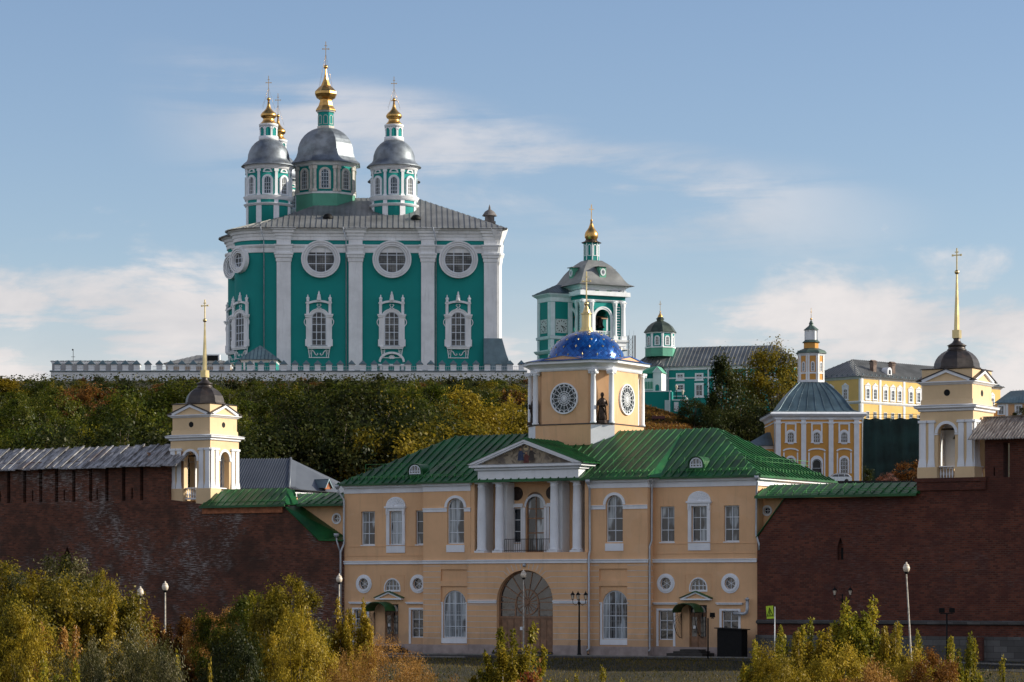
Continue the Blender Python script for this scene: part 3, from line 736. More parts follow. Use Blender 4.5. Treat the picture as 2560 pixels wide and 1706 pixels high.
# painted tympanum: cloudy sky with robed figures
m, t, b = newmat('tympanum_fresco'); v = objc(t)
n = t.noise(v, 1.6, 6, .65, 1.2); n2 = t.noise(v, .8, 3, .5)
c = t.mix(t.sstep(n, .36, .62), (.075, .058, .042), (.34, .28, .20)); t.put(b.inputs['Base Color'], t.mix(t.sstep(n2, .5, .7), c, (.12, .10, .085))); b.inputs['Roughness'].default_value = .8
ty = MB(); ty.prism([(pe0 + .7, 12.9), (pe1 - .7, 12.9), (pc, apx - .28)], -1.35, -1.2)
tyo = ty.build('painted_tympanum', m, church)
def robe(x, z, s, col, nm):
    q = MB(); q.prism([(x-.26*s, z), (x+.26*s, z), (x+.20*s, z+.45*s), (x+.17*s, z+.62*s), (x+.07*s, z+.70*s), (x-.07*s, z+.70*s), (x-.17*s, z+.62*s), (x-.20*s, z+.45*s)], -1.362, -1.35, mi=0)
    q.prism(circ(x, z+.80*s, .085*s, 12), -1.365, -1.35, mi=1)
    q.prism([(x+.15*s, z+.6*s), (x+.36*s, z+.5*s), (x+.34*s, z+.43*s), (x+.14*s, z+.48*s)], -1.364, -1.35)
    q.build(nm, [plain('robe_' + nm, col, .8, var=.3, scale=4), plain('skin_' + nm, (.42, .24, .14), .8)], tyo)
robe(pc - .42, 13.12, .95, (.035, .05, .10), 'blue_robed_figure'); robe(pc + .42, 13.12, .95, (.05, .04, .035), 'dark_robed_figure'); robe(pc + .02, 12.95, .85, (.12, .035, .03), 'red_robed_figure')
q = MB(); q.ring(circ(pc, 13.98, .20, 18), circ(pc, 13.98, .13, 18), -1.36, -1.35)
for i in range(3): q.prism(circ(pc - .1 + .1*i, 13.9 + .02*(i % 2), .075, 10), -1.362 - .001*i, -1.35)
q.build('golden_halo', plain('pale_halo', (.50, .40, .24), .7, var=.2, scale=5), tyo)

# --- roof
E = 11.80; RG = 15.35; YM = 5.5
rf = MB(); S = .62; _r = rf.roof
rf.roof = lambda poly, seam=0.0, **k: _r(poly, seam, h=.075, sw=.05, **k)
oxE, oxW = xE + .45, xW - .45; ra, rb = xE - 5.6, xW + 5.9
xb_, xl_ = xRb + .35, xLb - .35
rf.roof([(xb_ + .45, -.5, E), (oxE, -.5, E), (ra, YM, RG), (xb_ - .8, YM, RG)], S)
rf.roof([(oxW, -.5, E), (xl_ - .45, -.5, E), (xl_ + .8, YM, RG), (rb, YM, RG)], S)
rf.roof([(xl_, -1.3, E), (xb_, -1.3, E), (xb_ - .8, YM, RG), (xl_ + .8, YM, RG)], S)
rf.roof([(xb_, -1.3, E), (xb_ + .45, -.5, E), (xb_ - .8, YM, RG)], 0); rf.roof([(xl_ - .45, -.5, E), (xl_, -1.3, E), (xl_ + .8, YM, RG)], 0)
rf.roof([(oxE, -.5, E), (oxE, DEP + .5, E), (ra, YM, RG)], S); rf.roof([(oxW, DEP + .5, E), (oxW, -.5, E), (rb, YM, RG)], S)
rf.roof([(oxE, DEP + .5, E), (oxW, DEP + .5, E), (rb, YM, RG), (ra, YM, RG)], S)
# fascia under the eaves
for (x0_, x1_, yy) in ((xb_ + .4, oxE, -.5), (oxW, xl_ - .4, -.5), (xl_, xb_, -1.3)): rf.box(x0_, x1_, yy - .03, yy + .03, E - .12, E + .02)
rf.box(oxE - .03, oxE + .03, -.5, DEP + .5, E - .12, E + .02)
# porch roof
fz = lambda x: 0
rf.roof([(pe0 - .15, -1.75, 12.93), (pc, -1.75, apx + .07), (pc, 3.2, apx + .07), (pe0 - .15, .7, 12.93)], .45)
rf.roof([(pe1 + .15, -1.75, 12.93), (pe1 + .15, .7, 12.93), (pc, 3.2, apx + .07), (pc, -1.75, apx + .07)], .45)
# rear wing on the left
lx0, lx1 = xW + .2, xW + 7.0; RW = 14.65
rf.roof([(lx0, 4.0, 12.6), (lx1 + 3, 4.0, 12.6), (lx1 + 3, 8.2, RW), (lx0 + 2.9, 8.2, RW)], S); rf.roof([(lx0, 4, 12.6), (lx0 + 2.9, 8.2, RW), (lx0, 12.4, 12.6)], S)
rf.roof([(lx1 + 3, 12.4, 12.6), (lx0, 12.4, 12.6), (lx0 + 2.9, 8.2, RW), (lx1 + 3, 8.2, RW)], S)
roofo = rf.build('roof', greenroof, church)
wb = MB(); wb.box(lx0 + .3, lx1 + 3, 4.5, 12.2, 11.0, 12.58); wb.build('rear_wing_wall', white, church)
# soffit strip along the lit right end
tr = MB(); tr.box(xE + .002, xE + .35, -.3, DEP + .3, 11.55, 11.78); tr.box(xE + .002, xE + .10, -.05, DEP + .2, TOPW, 11.55); tr.build('trim', white, church)
# snow guards and roof rails
def roofz(y, off=0): return E + (y + .5) * (RG - E) / (YM + .5)
sg = MB()
for (x0_, x1_, oy) in ((xb_ + .9, oxE - 1.0, 0), (oxW + 1.0, xl_ - .6, 0), (p1 + 1.3, xb_ - .3, -.7), (xl_ + .3, p0 - 1.0, -.7)):
    k = x0_; yy = .05 + oy
    while k < x1_:
        z = roofz(yy - oy); sg.prism([(yy, z), (yy + .22, z + .12), (yy + .05, z + .24)], k - .02, k + .02, 'yz'); k += .62
    for dz in (.12, .22): sg.tube([(x0_, yy + .05, z + dz), (x1_, yy + .05, z + dz)], .016, 5)
    y2 = 1.0 + oy; z2 = roofz(1.0)
    sg.tube([(x0_ + .6, y2, z2 + .55), (x1_ - .3, y2, z2 + .55)], .014, 5); sg.tube([(x0_ + .6, y2, z2 + .28), (x1_ - .3, y2, z2 + .28)], .012, 5)
    k = x0_ + .6
    while k < x1_ - .2: sg.tube([(k, y2, z2 - .02), (k, y2, z2 + .56)], .014, 4); k += 1.5
k = 1.0
while k < DEP - .5:                                    # along the right hip
    x = oxE - .6; z = E + .6 * (RG - E) / 6.0; sg.prism([(x, z), (x - .22, z + .12), (x - .05, z + .24)], k - .02, k + .02, 'xz'); k += .5
x = oxE - 1.3; z = E + 1.3 * (RG - E) / 6.05
for dz in (.3, .58): sg.tube([(x, 1.5, z + dz), (x, DEP - 1.4, z + dz)], .014, 5)
k = 1.5
while k < DEP - 1.3: sg.tube([(x, k, z), (x, k, z + .6)], .014, 4); k += .9
sg.build('snow_guard', rail_g, church)
# dormers
for (px, py) in ((1741, 1164), (1038, 1180)):
    x = G.x(px, -.4); z = roofz(.35); dm = MB(); r_ = .60
    o_ = [(x + math.cos(math.pi*i/14)*r_, z + .36 + math.sin(math.pi*i/14)*r_*.9) for i in range(15)]
    i_ = [(x + math.cos(math.pi*i/14)*(r_-.05), z + .36 + math.sin(math.pi*i/14)*(r_*.9-.05)) for i in range(15)]
    dm.ring(o_, i_, .28, 2.6, closed=False); dm.prism([(x - r_ + .04, z - .15), (x + r_ - .04, z - .15)] + i_, .40, .46)
    for q_ in (-1, 1): dm.box(x + q_*r_ - .04, x + q_*r_ + .04, .36, 1.6, z - .1, z + .36)
    d_ = dm.build('dormer', greenroof, church)
    window(d_, None, x, z + .14, .92, .66, .33, .44, 4, (.33,), ft=.07)
    pass
# --- down pipes
def dpipe(pts, r=.075):
    a = MB(); a.tube(pts, r, 8); x, y, z = pts[0]
    a.lathe([(r, z - .05), (.19, z + .12), (.20, z + .28), (.17, z + .28)], 10, (x, y))
    a.build('down_pipe', pipe, church)
def dp(px_top, off, zs):
    pass
xp = xRb + .12; dpipe([(xp, -.55, 11.45), (xp, -.42, 11.1), (xp - .02, -.40, 7.6), (xp - .06, -.62, 7.2), (xp - .06, -.62, 6.45), (xp - .06, -.62, .35), (xp - .03, -.8, .2)])
xp = xRc + .14; dpipe([(xp, -1.25, 11.45), (xp, -1.0, 11.1), (xp, -.95, 7.0), (xp + .06, -1.22, 6.6), (xp + .06, -1.22, .35), (xp, -1.4, .2)])
dpipe([(xE + .20, -.45, 11.5), (xE + .20, -.40, 11.35), (xE + .02, -.14, 10.6), (xE - .02, -.14, 7.95), (xE + .22, -.2, 7.3), (xE + .22, -.2, 6.9)], .07)
dpipe([(xW - .30, -.45, 11.5), (xW - .25, -.40, 11.3), (xW + .06, -.14, 10.7), (xW + .06, -.14, 7.6), (xW - .12, -.3, 7.0), (xW - .12, -.3, .4)])
dpipe([(xW - .45, -.35, 8.05), (xW - .42, -.3, 7.7), (xW - .14, -.28, 6.9)], .06)
# --- vent duct, right wing
v_ = MB(); vx = G.x(1869, .3)
v_.tube([(G.x(1836, .35), -.35, 2.75), (vx - .25, -.35, 2.72), (vx - .06, -.35, 2.8), (vx, -.35, 3.0), (vx, -.35, 3.65)], .11, 10)
v_.lathe([(.20, 3.65), (.02, 3.82)], 10, (vx, -.35)); v_.tube([(G.x(1836, .35), -.35, 2.75), (G.x(1836, .35), .1, 2.75)], .11, 10); v_.build('vent_duct', pipe, church)
# --- steps
for (px0, px1) in ((1690, 1778), (925, 1012)):
    st = MB(); a, b_ = G.x(px0, .5), G.x(px1, .5)
    for i in range(3): st.box(a + .3*i, b_ - .3*i, -1.9 + .38*i, -.08, -.3 if i == 0 else .0 + .12*i - .12, .12 * (i + 1))
    st.build('step', stonegrey, church)
a, b_ = G.x(1244, 1.2), G.x(1380, 1.2); st = MB(); st.box(a, b_, -2.0, -.8, -.3, .08); st.build('step', stonegrey, church)

# --- tower over the gate
TX, TY = G.x(1466, -7.0), 7.0
M_ = Matrix.Translation((TX, TY, 0))
def octp(A, c): return [(-A + c, -A), (A - c, -A), (A, -A + c), (A, A - c), (A - c, A), (-A + c, A), (-A, A - c), (-A, -A + c)]
Z0, Z1 = 15.85, 19.55
tw = MB(M_); tw.loft(octp(3.42, 1.22), [(0, 12.2), (0, Z0 - .08)], mi=0)
tw.build('tower_plinth', cream, church)
tp = MB(M_)
for k in range(4):
    c_, s_ = 3.42, 1.22
    a = Vector((c_ - s_, -c_)); b2 = Vector((c_, -c_ + s_)); n_ = Vector((1, -1)).normalized() * .02
    rr = Matrix.Rotation(k * math.pi/2, 2)
    q = [rr @ (a), rr @ (b2), rr @ (b2 + n_), rr @ (a + n_)]
    tp.prism([tuple(p) for p in q], 12.2, Z0 - .1, 'xy')
tp.build('tower_plinth_panel', white, church)
tl = MB(M_); tl.loft(octp(3.42, 1.22), [(0, Z0 - .08), (.06, Z0 - .06), (.06, Z0), (-.05, Z0 + .02)]); tl.build('tower_ledge', darkcu, church)
tb = MB(M_); tb.loft(octp(3.17, 1.35), [(0, Z0), (0, Z1)]); tb.build('tower_wall', cream, church)
tc_ = MB(M_)
tc_.loft(octp(3.17, 1.0), [(.05, Z1), (.12, Z1 + .10), (.12, Z1 + .2), (.18, Z1 + .26), (.40, Z1 + .40), (.62, Z1 + .48), (.62, Z1 + .60), (.68, Z1 + .66)])
tco = tc_.build('tower_cornice', white, church)
bs = MB(M_); bs.loft(octp(3.17, 1.0), [(.72, Z1 + .66), (.74, Z1 + .70), (-.3, Z1 + .95)]); bs.build('tower_skirt_roof', bluetile, church)
for k in range(4):
    f_ = M_ @ Matrix.Rotation(k * math.pi/2, 4, 'Z')
    pd = MB(f_); zt = Z1 + .67
    pd.prism([(-2.35, zt), (2.35, zt), (1.2, zt + .26), (0, zt + .36), (-1.2, zt + .26)], -3.5, -2.4); pd.build('tower_pediment', cream, church)
    pr = MB(f_); pr.prism([(-2.45, zt), (0, zt + .37), (2.45, zt), (2.45, zt + .06), (0, zt + .43), (-2.45, zt + .06)], -3.56, -2.4); pr.build('tower_pediment_edge', bluetile, church)
    # columns flanking the chamfered corner niches
    for sx in (-1, 1):
        cl_ = MB(f_); x = sx * 2.30; y = -3.22
        cl_.lathe([(.24, Z0), (.24, Z0 + .10), (.19, Z0 + .16), (.19, Z1 - 1.2), (.165, Z1 - .35), (.20, Z1 - .30), (.23, Z1 - .10)], 14, (x, y)); cl_.box(x - .28, x + .28, y - .26, y + .26, Z1 - .12, Z1 + .02)
        for q in (-1, 1): cl_.tube([(x + q*.23, y - .22, Z1 - .2), (x + q*.23, y + .22, Z1 - .2)], .07, 8)
        cl_.build('tower_column', white, church)
    ro = MB(f_); zc = Z0 + 1.78; r_ = 1.09; yy = -3.30
    ro.ring(circ(0, zc, r_, 40), circ(0, zc, r_ - .10, 40), yy, -3.17)
    for q_ in (.22, .36, .50): ro.ring(circ(0, zc, q_, 32), circ(0, zc, q_ - .035, 32), yy + .03, yy + .07)
    ro.prism(circ(0, zc, .1, 14), yy + .02, yy + .09)
    for j in range(16):
        an = 2*math.pi*j/16; c_, s_ = math.cos(an), math.sin(an)
        seg(ro, (c_*.05, zc + s_*.05), (c_*(r_-.08), zc + s_*(r_-.08)), .032, yy + .035 + j*.0006, yy + .065 + j*.0006)
        a2 = an + math.pi/16                           # small arcs between the spokes
        pts = [(c_*.84, s_*.84)] + [(math.cos(an + math.pi/8*q/4)*(.84 + .12*math.sin(math.pi*q/4) - .12*0), math.sin(an + math.pi/8*q/4)*(.84 + .0)) for q in range(1, 4)] + [(math.cos(an + math.pi/8)*.84, math.sin(an + math.pi/8)*.84)]
        mid = (math.cos(a2)*.76, math.sin(a2)*.76); p0_ = (c_*.97, s_*.97); p1_ = (math.cos(an+math.pi/8)*.97, math.sin(an+math.pi/8)*.97)
        seg(ro, (p0_[0], zc + p0_[1]), (mid[0] + (p0_[0]-mid[0])*.25, zc + mid[1] + (p0_[1]-mid[1])*.25), .03, yy + .034, yy + .066)
        seg(ro, (p1_[0], zc + p1_[1]), (mid[0] + (p1_[0]-mid[0])*.25, zc + mid[1] + (p1_[1]-mid[1])*.25), .03, yy + .0335, yy + .0665)
        seg(ro, (mid[0] + (p0_[0]-mid[0])*.3, zc + mid[1] + (p0_[1]-mid[1])*.3), (mid[0] + (p1_[0]-mid[0])*.3, zc + mid[1] + (p1_[1]-mid[1])*.3), .03, yy + .033, yy + .067)
    rw = ro.build('rose_window', white, church)
    gp = MB(f_); gp.prism(circ(0, zc, r_ - .05, 36), yy + .09, yy + .11); gp.build('pane', darkglass, rw)
# dome
m, t, b = newmat('blue_dome_tiles'); v = objc(t)
x, y, z = t.sep(t.mapv(v, loc=(-TX, -TY, 0)))
a_ = t.m('ARCTAN2', y, x); u_ = t.m('MULTIPLY', a_, 24 / math.pi); w_ = t.m('MULTIPLY', z, 3.0)
g1 = t.m('FRACT', t.m('ADD', u_, w_)); g2 = t.m('FRACT', t.m('SUBTRACT', u_, w_))
ln = t.m('MAXIMUM', t.m('LESS_THAN', g1, .05), t.m('LESS_THAN', g2, .05))
cell = t.comb(t.m('FLOOR', t.m('ADD', u_, w_)), t.m('FLOOR', t.m('SUBTRACT', u_, w_)), 0.0)
wn = t.node('ShaderNodeTexWhiteNoise'); t.l.new(cell, wn.inputs[0])
t.put(b.inputs['Base Color'], t.mix(ln, t.mix(wn.outputs[0], (.002, .042, .21), (.005, .105, .40)), (.001, .015, .07)))
b.inputs['Metallic'].default_value = .35; t.put(b.inputs['Roughness'], t.m('ADD', .14, t.m('MULTIPLY', wn.outputs[0], .16)))
bn = t.node('ShaderNodeBump'); bn.inputs['Strength'].default_value = .5; bn.inputs['Distance'].default_value = .04
t.l.new(t.m('ADD', t.m('MULTIPLY', ln, -1.0), t.noise(v, 2.5, 2)), bn.inputs['Height']); t.l.new(bn.outputs[0], b.inputs['Normal'])
ZD = Z1 + .80; DR = 2.72; DH = 2.22
dm = MB(M_); dm.lathe([(DR + .05, ZD - .1), (DR, ZD)] + [(DR * math.cos(R(a)), ZD + DH * math.sin(R(a))) for a in range(5, 86, 5)] + [(.3, ZD + DH + .02)], 64)
dome = dm.build('dome', m, church)
# gilded stars on the dome
sr = MB(M_)
for row, (el_, cnt) in enumerate(((10, 16), (26, 16), (42, 14), (56, 10), (69, 8))):
    for j in range(cnt):
        a = 2*math.pi*(j + .5*(row % 2))/cnt; e_ = R(el_)
        p = Vector((DR*math.cos(e_)*math.cos(a), DR*math.cos(e_)*math.sin(a), ZD + DH*math.sin(e_)))
        n_ = Vector((math.cos(e_)*math.cos(a)/DR, math.cos(e_)*math.sin(a)/DR, math.sin(e_)/DH)).normalized()
        t1 = Vector((-math.sin(a), math.cos(a), 0)); t2 = n_.cross(t1)
        ring_ = [p + n_*.02 + (t1*math.cos(math.pi*i/4) + t2*math.sin(math.pi*i/4)) * (.125 if i % 2 == 0 else .045) for i in range(8)]
        sr.add(ring_ + [p + n_*.07], [(i, (i+1) % 8, 8) for i in range(8)])
sr.build('gilded_star', gold2, dome, kind='stuff')
sp = MB(M_); zz = ZD + DH
sp.lathe([(.50, zz - .05), (.50, zz + .06), (.40, zz + .08), (.40, zz + .24), (.34, zz + .26), (.34, zz + 1.15), (.40, zz + 1.18), (.40, zz + 1.26), (.28, zz + 1.3), (.22, zz + 1.5), (.12, zz + 1.72), (.07, zz + 1.8)], 12, sm=False)
sp.sphere((0, 0, zz + 1.92), .17)
cross(sp, 0, 0, zz + 2.05, 2.15, .30, .035)
sp.build('spire', gold2, church)
# bronze statues standing in the corner niches
def statue(name, label, px_dir):
    c_, s_ = px_dir
    loc = G.w(TX + c_ * 3.86, TY + s_ * 3.86, Z0 + .0)
    st = thing(name, label, 'statue', loc, RZ, 'bronze statues in the tower niches')
    q = MB(); q.box(-.36, .36, -.3, .3, 0, .22); q.build('pedestal', bronze, st)
    b_ = MB(); ang = math.atan2(s_, c_) + math.pi/2; M2 = Matrix.Rotation(ang, 4, 'Z'); b_.M = M2
    prof = [(.30, .22), (.33, .3), (.29, .7), (.25, 1.1), (.27, 1.35), (.29, 1.55), (.24, 1.68), (.10, 1.76), (.075, 1.82), (.12, 1.9), (.135, 2.0), (.10, 2.11), (.02, 2.15)]
    vs = []; k = 20
    for r_, z in prof:
        for i in range(k):
            a = 2*math.pi*i/k; f = 1 + (.13*math.sin(5*a + z*2) if z < 1.5 else 0)
            vs.append((math.cos(a)*r_*f, math.sin(a)*r_*f*.72, z))
    fs = [(j*k+i, j*k+(i+1) % k, (j+1)*k+(i+1) % k, (j+1)*k+i) for j in range(len(prof)-1) for i in range(k)] + [tuple(range(k))]
    b_.add(vs, fs, 0, True)
    for sx in (-1, 1):
        b_.tube([(sx*.24, 0, 1.58), (sx*.33, -.05, 1.28), (sx*.16, -.27, 1.2), (sx*.04, -.31, 1.32)], [.085, .08, .065, .05], 8)
    b_.tube([(-.2, -.16, 1.45), (.05, -.24, 1.0), (.24, -.16, .5)], [.05, .06, .03], 6)
    b_.box(-.04, .12, -.37, -.30, 1.22, 1.46)
    b_.build('figure', bronze, st)
i2 = 1 / math.sqrt(2)
statue('statue', 'dark bronze robed statue in the sunlit right-hand corner niche of the blue-domed tower', (i2*1.0, -i2*1.0))
statue('statue', 'dark bronze robed statue in the shaded left-hand corner niche of the blue-domed tower', (-i2*1.0, -i2*1.0))
# ---------------------------------------------------------------- brick fortress walls
def W(off, L): return [(G.x(px, off), G.z(px, py, off)) for px, py in L]
OW = .15
fw = thing('fortress_wall', 'whitewash-streaked old brick fortress wall with slotted battlements, running left from the gate church', 'fortress wall', G.loc(), RZ)
xa = G.x(-60, OW); xb1 = G.x(421, OW); xb2 = G.x(712, OW); xe = G.x(858, OW)
zt = G.z(421, 1250, OW); ze = 7.20 + 2.0
# lower thick wall with its slope down to the church
w_ = MB(); zlow = G.z(700, 1262, OW); zend = G.z(858, 1349, OW)
low = [(xa, -1), (xe, -1), (xe, zend), (G.x(792, OW), zend), (xb2, zlow), (G.x(530, OW), zlow + .02), (G.x(425, OW), zt), (xb1, zt), (xb1, zt - .02), (xa, zt - .02)]
lx, lz = G.x(168, OW), G.z(168, 1385, OW)
w_.wall(low, [[(lx - .45, lz - 1.2), (lx + .45, lz - 1.2), (lx + .45, lz - .3), (lx, lz + .55), (lx - .45, lz - .3)]], -OW, 1.3)
w_.box(xa, G.x(530, OW), -OW + 1.3, 3.6, -1, zt - .1)
w_.box(G.x(530, OW), G.x(700, OW), -OW + 1.3, 3.0, -1, zlow - .6)
w_.build('wall', brickL, fw)
bk_ = MB(); bk_.box(lx - .5, lx + .5, -OW + .75, -OW + .8, lz - 1.3, lz + .6); bk_.build('niche_back', brickL, fw)
# battlement with slots
eav = G.z(421, 1164, OW); top = [(xa, zt - .02), (xb1, zt - .02), (xb1, eav + .5), (xa, eav + .5)]
hs = []
for i, X in enumerate((-68, 75, 217, 360, 502, 655, 805, 950, 1100, 1260)):
    px = (X + 2) / 3.565; x = G.x(px, OW); hs.append([(x - .16, zt + .0), (x + .16, zt + .0), (x + .16, eav + .05), (x - .16, eav + .05)])
for X in (0, 145, 290, 430, 572, 720, 866, 1020, 1177): 
    px = X / 3.565; x = G.x(px, OW)
    if X in (0, 290, 572, 866, 1177): hs.append([(x - .075, zt + .12), (x + .075, zt + .12), (x + .075, zt + .85), (x, zt + .98), (x - .075, zt + .85)])
bt_ = MB(); bt_.wall(top, hs, -OW, .9); bt_.build('battlement', brickL, fw)
bb = MB(); bb.box(xa, xb1 - 1.2, 3.2, 3.6, zt - .02, eav - .2)
bb.build('parapet', brickL, fw)
# crooked plank roof
rng = random.Random(4)
zr = G.z(421, 1116, -1.6)
for i in range(46):
    x = xb1 + .95 - i * .72
    if x < xa - 1.5: break
    pk = MB(); wd = .86 + rng.uniform(-.05, .12); dz = rng.uniform(-.03, .06); e0 = eav - .12 + rng.uniform(-.05, .04); yf = -1.05 + rng.uniform(-.05, .05)
    sk = rng.uniform(-.05, .05); zz = zr + dz + (.05 if i % 2 else 0)
    L = Vector((x - wd/2, yf, e0 + .03)); Rr = Vector((x + wd/2, yf, e0 + .0)); TL = Vector((x - wd/2 + sk, 1.75, zz + .02)); TR = Vector((x + wd/2 + sk, 1.75, zz))
    def sl(a, b_, c_, d_, th): 
        n_ = (b_ - a).cross(d_ - a).normalized() * th
        pk.add([a, b_, c_, d_, a + n_, b_ + n_, c_ + n_, d_ + n_], [(0,1,2,3),(4,5,6,7),(0,1,5,4),(1,2,6,5),(2,3,7,6),(3,0,4,7)])
    sl(L, Rr, TR, TL, .05)
    e_ = Vector((.09, 0, .0)); up_ = Vector((0, 0, .17))          # cover batten over the joint
    sl(Rr - e_ + up_*.6, Rr + e_*.6 + up_*.6, TR + e_*.6 + up_*.6, TR - e_ + up_*.6, .06)
    sl(TL + Vector((0, -.08, .02)), TR + Vector((0, -.08, .02)), TR + Vector((0, 2.6, -1.6)), TL + Vector((0, 2.6, -1.6)), .05)
    pk.build('roof_plank', plank, fw)
pr = MB()
for xx in (xb1 + .9, xb1 - 2.2): pr.box(xx - .09, xx + .09, .3, .5, zt - .3, zr - .5); pr.box(xx - .09, xx + .09, 2.9, 3.1, zt - .3, zr - 1.0)
for k in range(5): pr.tube([(xb1 + .3, -.9 + .5*k, eav - .1 + .25*k), (xb1 + 1.1, -.9 + .5*k, eav - .1 + .25*k)], .05, 5)
pr.build('roof_post', wood, fw)
# --- green coping and the link beside the church (left)
lk = thing('link_wing', 'low cream link wing with green roof and tiny round window, left of the gate church', 'link wing', G.loc(), RZ)
LB = -1.25
c_ = MB(); zl0 = G.z(800, 1348, LB); ztp = G.z(868, 1259, LB)
x0_, x1_ = G.x(700, LB), xW + .02
ox, oz = G.x(842, LB), G.z(842, 1297, LB)
c_.wall([(x0_, zl0 - 3), (x1_, zl0 - 3), (x1_, ztp), (x0_, ztp)], [circ(ox, oz, .28)], -LB, .3); c_.box(x0_, x1_, -LB + .8, 4.5, zl0 - 3, ztp - .3); c_.build('wall', cream, lk)
fr = MB(); fr.ring(circ(ox, oz, .40), circ(ox, oz, .28), -LB - .06, -LB); fr.build('window_surround', white, lk); oculus(lk, None, ox, oz, .29, -LB + .1, 4)
r_ = MB()
# stepped eaves roof over the thick wall
xa1, xa2 = G.x(498, .6), G.x(711, .6); za1 = G.z(498, 1266, .6); za2 = G.z(711, 1261, .6)
xr1, xr2 = G.x(560, -1.2), G.x(716, -1.2); zr_ = G.z(640, 1222, -1.2)
r_.roof([(xa1, -.6, za1), (xa2, -.6, za2), (xr2, 1.3, zr_), (xr1, 1.3, zr_)], .62)
r_.roof([(xa1, -.6, za1), (xr1, 1.3, zr_), (xr1, 3.0, za1), (xa1, 3.0, za1)], .6)
xb_1 = G.x(741, -.2)
r_.roof([(xa2, -.6, za2), (xb_1 + .1, .3, za2), (xr2 + .6, 1.35, zr_ - .2), (xr2, 1.3, zr_)], .5)
xb_2 = G.x(869, -.2); zb2 = G.z(869, 1259, -.2)
r_.roof([(xb_1, .25, zb2), (xb_2, .25, zb2), (xb_2, 2.3, zb2 + .85), (xr2 + .3, 2.3, zb2 + .85)], .62)
for (p_, q_) in (((xa1, -.6, za1), (xa2, -.6, za2)), ((xb_1, .25, zb2), (xb_2, .25, zb2))): r_.prism([(p_[0], p_[2] - .16), (q_[0], q_[2] - .16), (q_[0], q_[2]), (p_[0], p_[2])], p_[1] - .03, p_[1] + .05)
# sloping coping
f1, f2, f3 = (G.x(713, .35), -.35, G.z(713, 1267, .35)), (G.x(787, .35), -.35, G.z(787, 1342, .35)), (G.x(797, .35), -.35, G.z(797, 1349, .35))
f4 = (G.x(858, .35), -.35, G.z(858, 1350, .35)); b1_, b2_ = (G.x(752, LB), -LB, G.z(752, 1264, LB)), (G.x(861, LB), -LB, G.z(861, 1341, LB))
r_.roof([f1, f3, b2_, b1_], .0, th=.1); r_.roof([f3, f4, b2_], 0, th=.1)
lr = r_.build('roof', greenroof, lk)
gs = MB()
for (A, B, n_) in (((xa1 + .5, -.2, za1 + .2), (xa2 - .1, -.2, za2 + .2), 12), ((xb_1 + .3, .6, zb2 + .22), (xb_2, .6, zb2 + .22), 7)):
    gs.tube([A, B], .018, 5); gs.tube([(A[0], A[1], A[2] + .1), (B[0], B[1], B[2] + .1)], .018, 5)
gs.build('snow_guard', rail_g, lr)
sb = MB(); sb.box(G.x(505, .3), G.x(705, .3), -.3, -.16, za1 - .55, za1 - .02); sb.build('eaves_board', brickred, lk)
# --- right side
fr_ = thing('fortress_wall', 'dark red brick fortress wall with pale stone plinth, running right from the gate church', 'fortress wall', G.loc(), RZ)
xs_, xm_ = G.x(1893, OW), G.x(1962, OW); xk = G.x(2292, OW); xR_ = G.x(3000, OW); xt_ = G.x(2462, OW)
zA = G.z(1893, 1346, OW); zB = G.z(1962, 1246, OW); zC = G.z(2380, 1196, OW)
lx, lz = G.x(2101, OW), G.z(2101, 1383, OW)
w_ = MB()
w_.wall([(xs_, -1), (xR_, -1), (xR_, zC), (xk, zC), (xk, zB - .02), (xm_, zB), (xs_, zA)],
        [[(lx - .22, lz - .45), (lx + .22, lz - .45), (lx + .22, lz + .4), (lx + .12, lz + .75), (lx, lz + .98), (lx - .12, lz + .75), (lx - .22, lz + .4)]], -OW, 1.3)
w_.box(xk, xR_, -OW + 1.3, 4.6, -1, zC - .1); w_.box(xm_ + .6, xk, -OW + 1.3, 2.4, -1, zB - .3)
w_.box(xk + .05, xt_ + .1, -OW - .14, -OW - .001, zC - .75, zC + .02); w_.box(xk - .05, xt_ + .15, -OW - .22, -OW - .001, zC - .22, zC + .03)
w_.build('wall', brickR, fr_)
lb = MB(); lb.box(lx - .3, lx + .3, -OW + .30, -OW + .34, lz - .5, lz + 1.1); lb.build('loophole_recess', brickR, fr_)
ls = MB(); ls.box(lx - .075, lx + .075, -OW + .28, -OW + .299, lz - .42, lz + .35); ls.build('loophole', black, fr_)
lg = MB(); lg.prism([(-OW, 2.35), (-OW - .22, 2.25), (-OW - .2, 2.12), (-OW, 2.05)], xs_, xR_, 'yz'); lg.build('string_course', limestone, fr_)
pl = MB(); pl.box(xs_, xR_, -OW - .25, -OW - .002, -1, 1.35); pl.build('plinth', limestone, fr_)
bt2 = MB(); px_ = G.x(2445, OW); bt2.box(px_ - .5, px_ + .5, -OW - .55, -OW - .25, -1, 1.33); bt2.build('buttress', brickR, fr_)
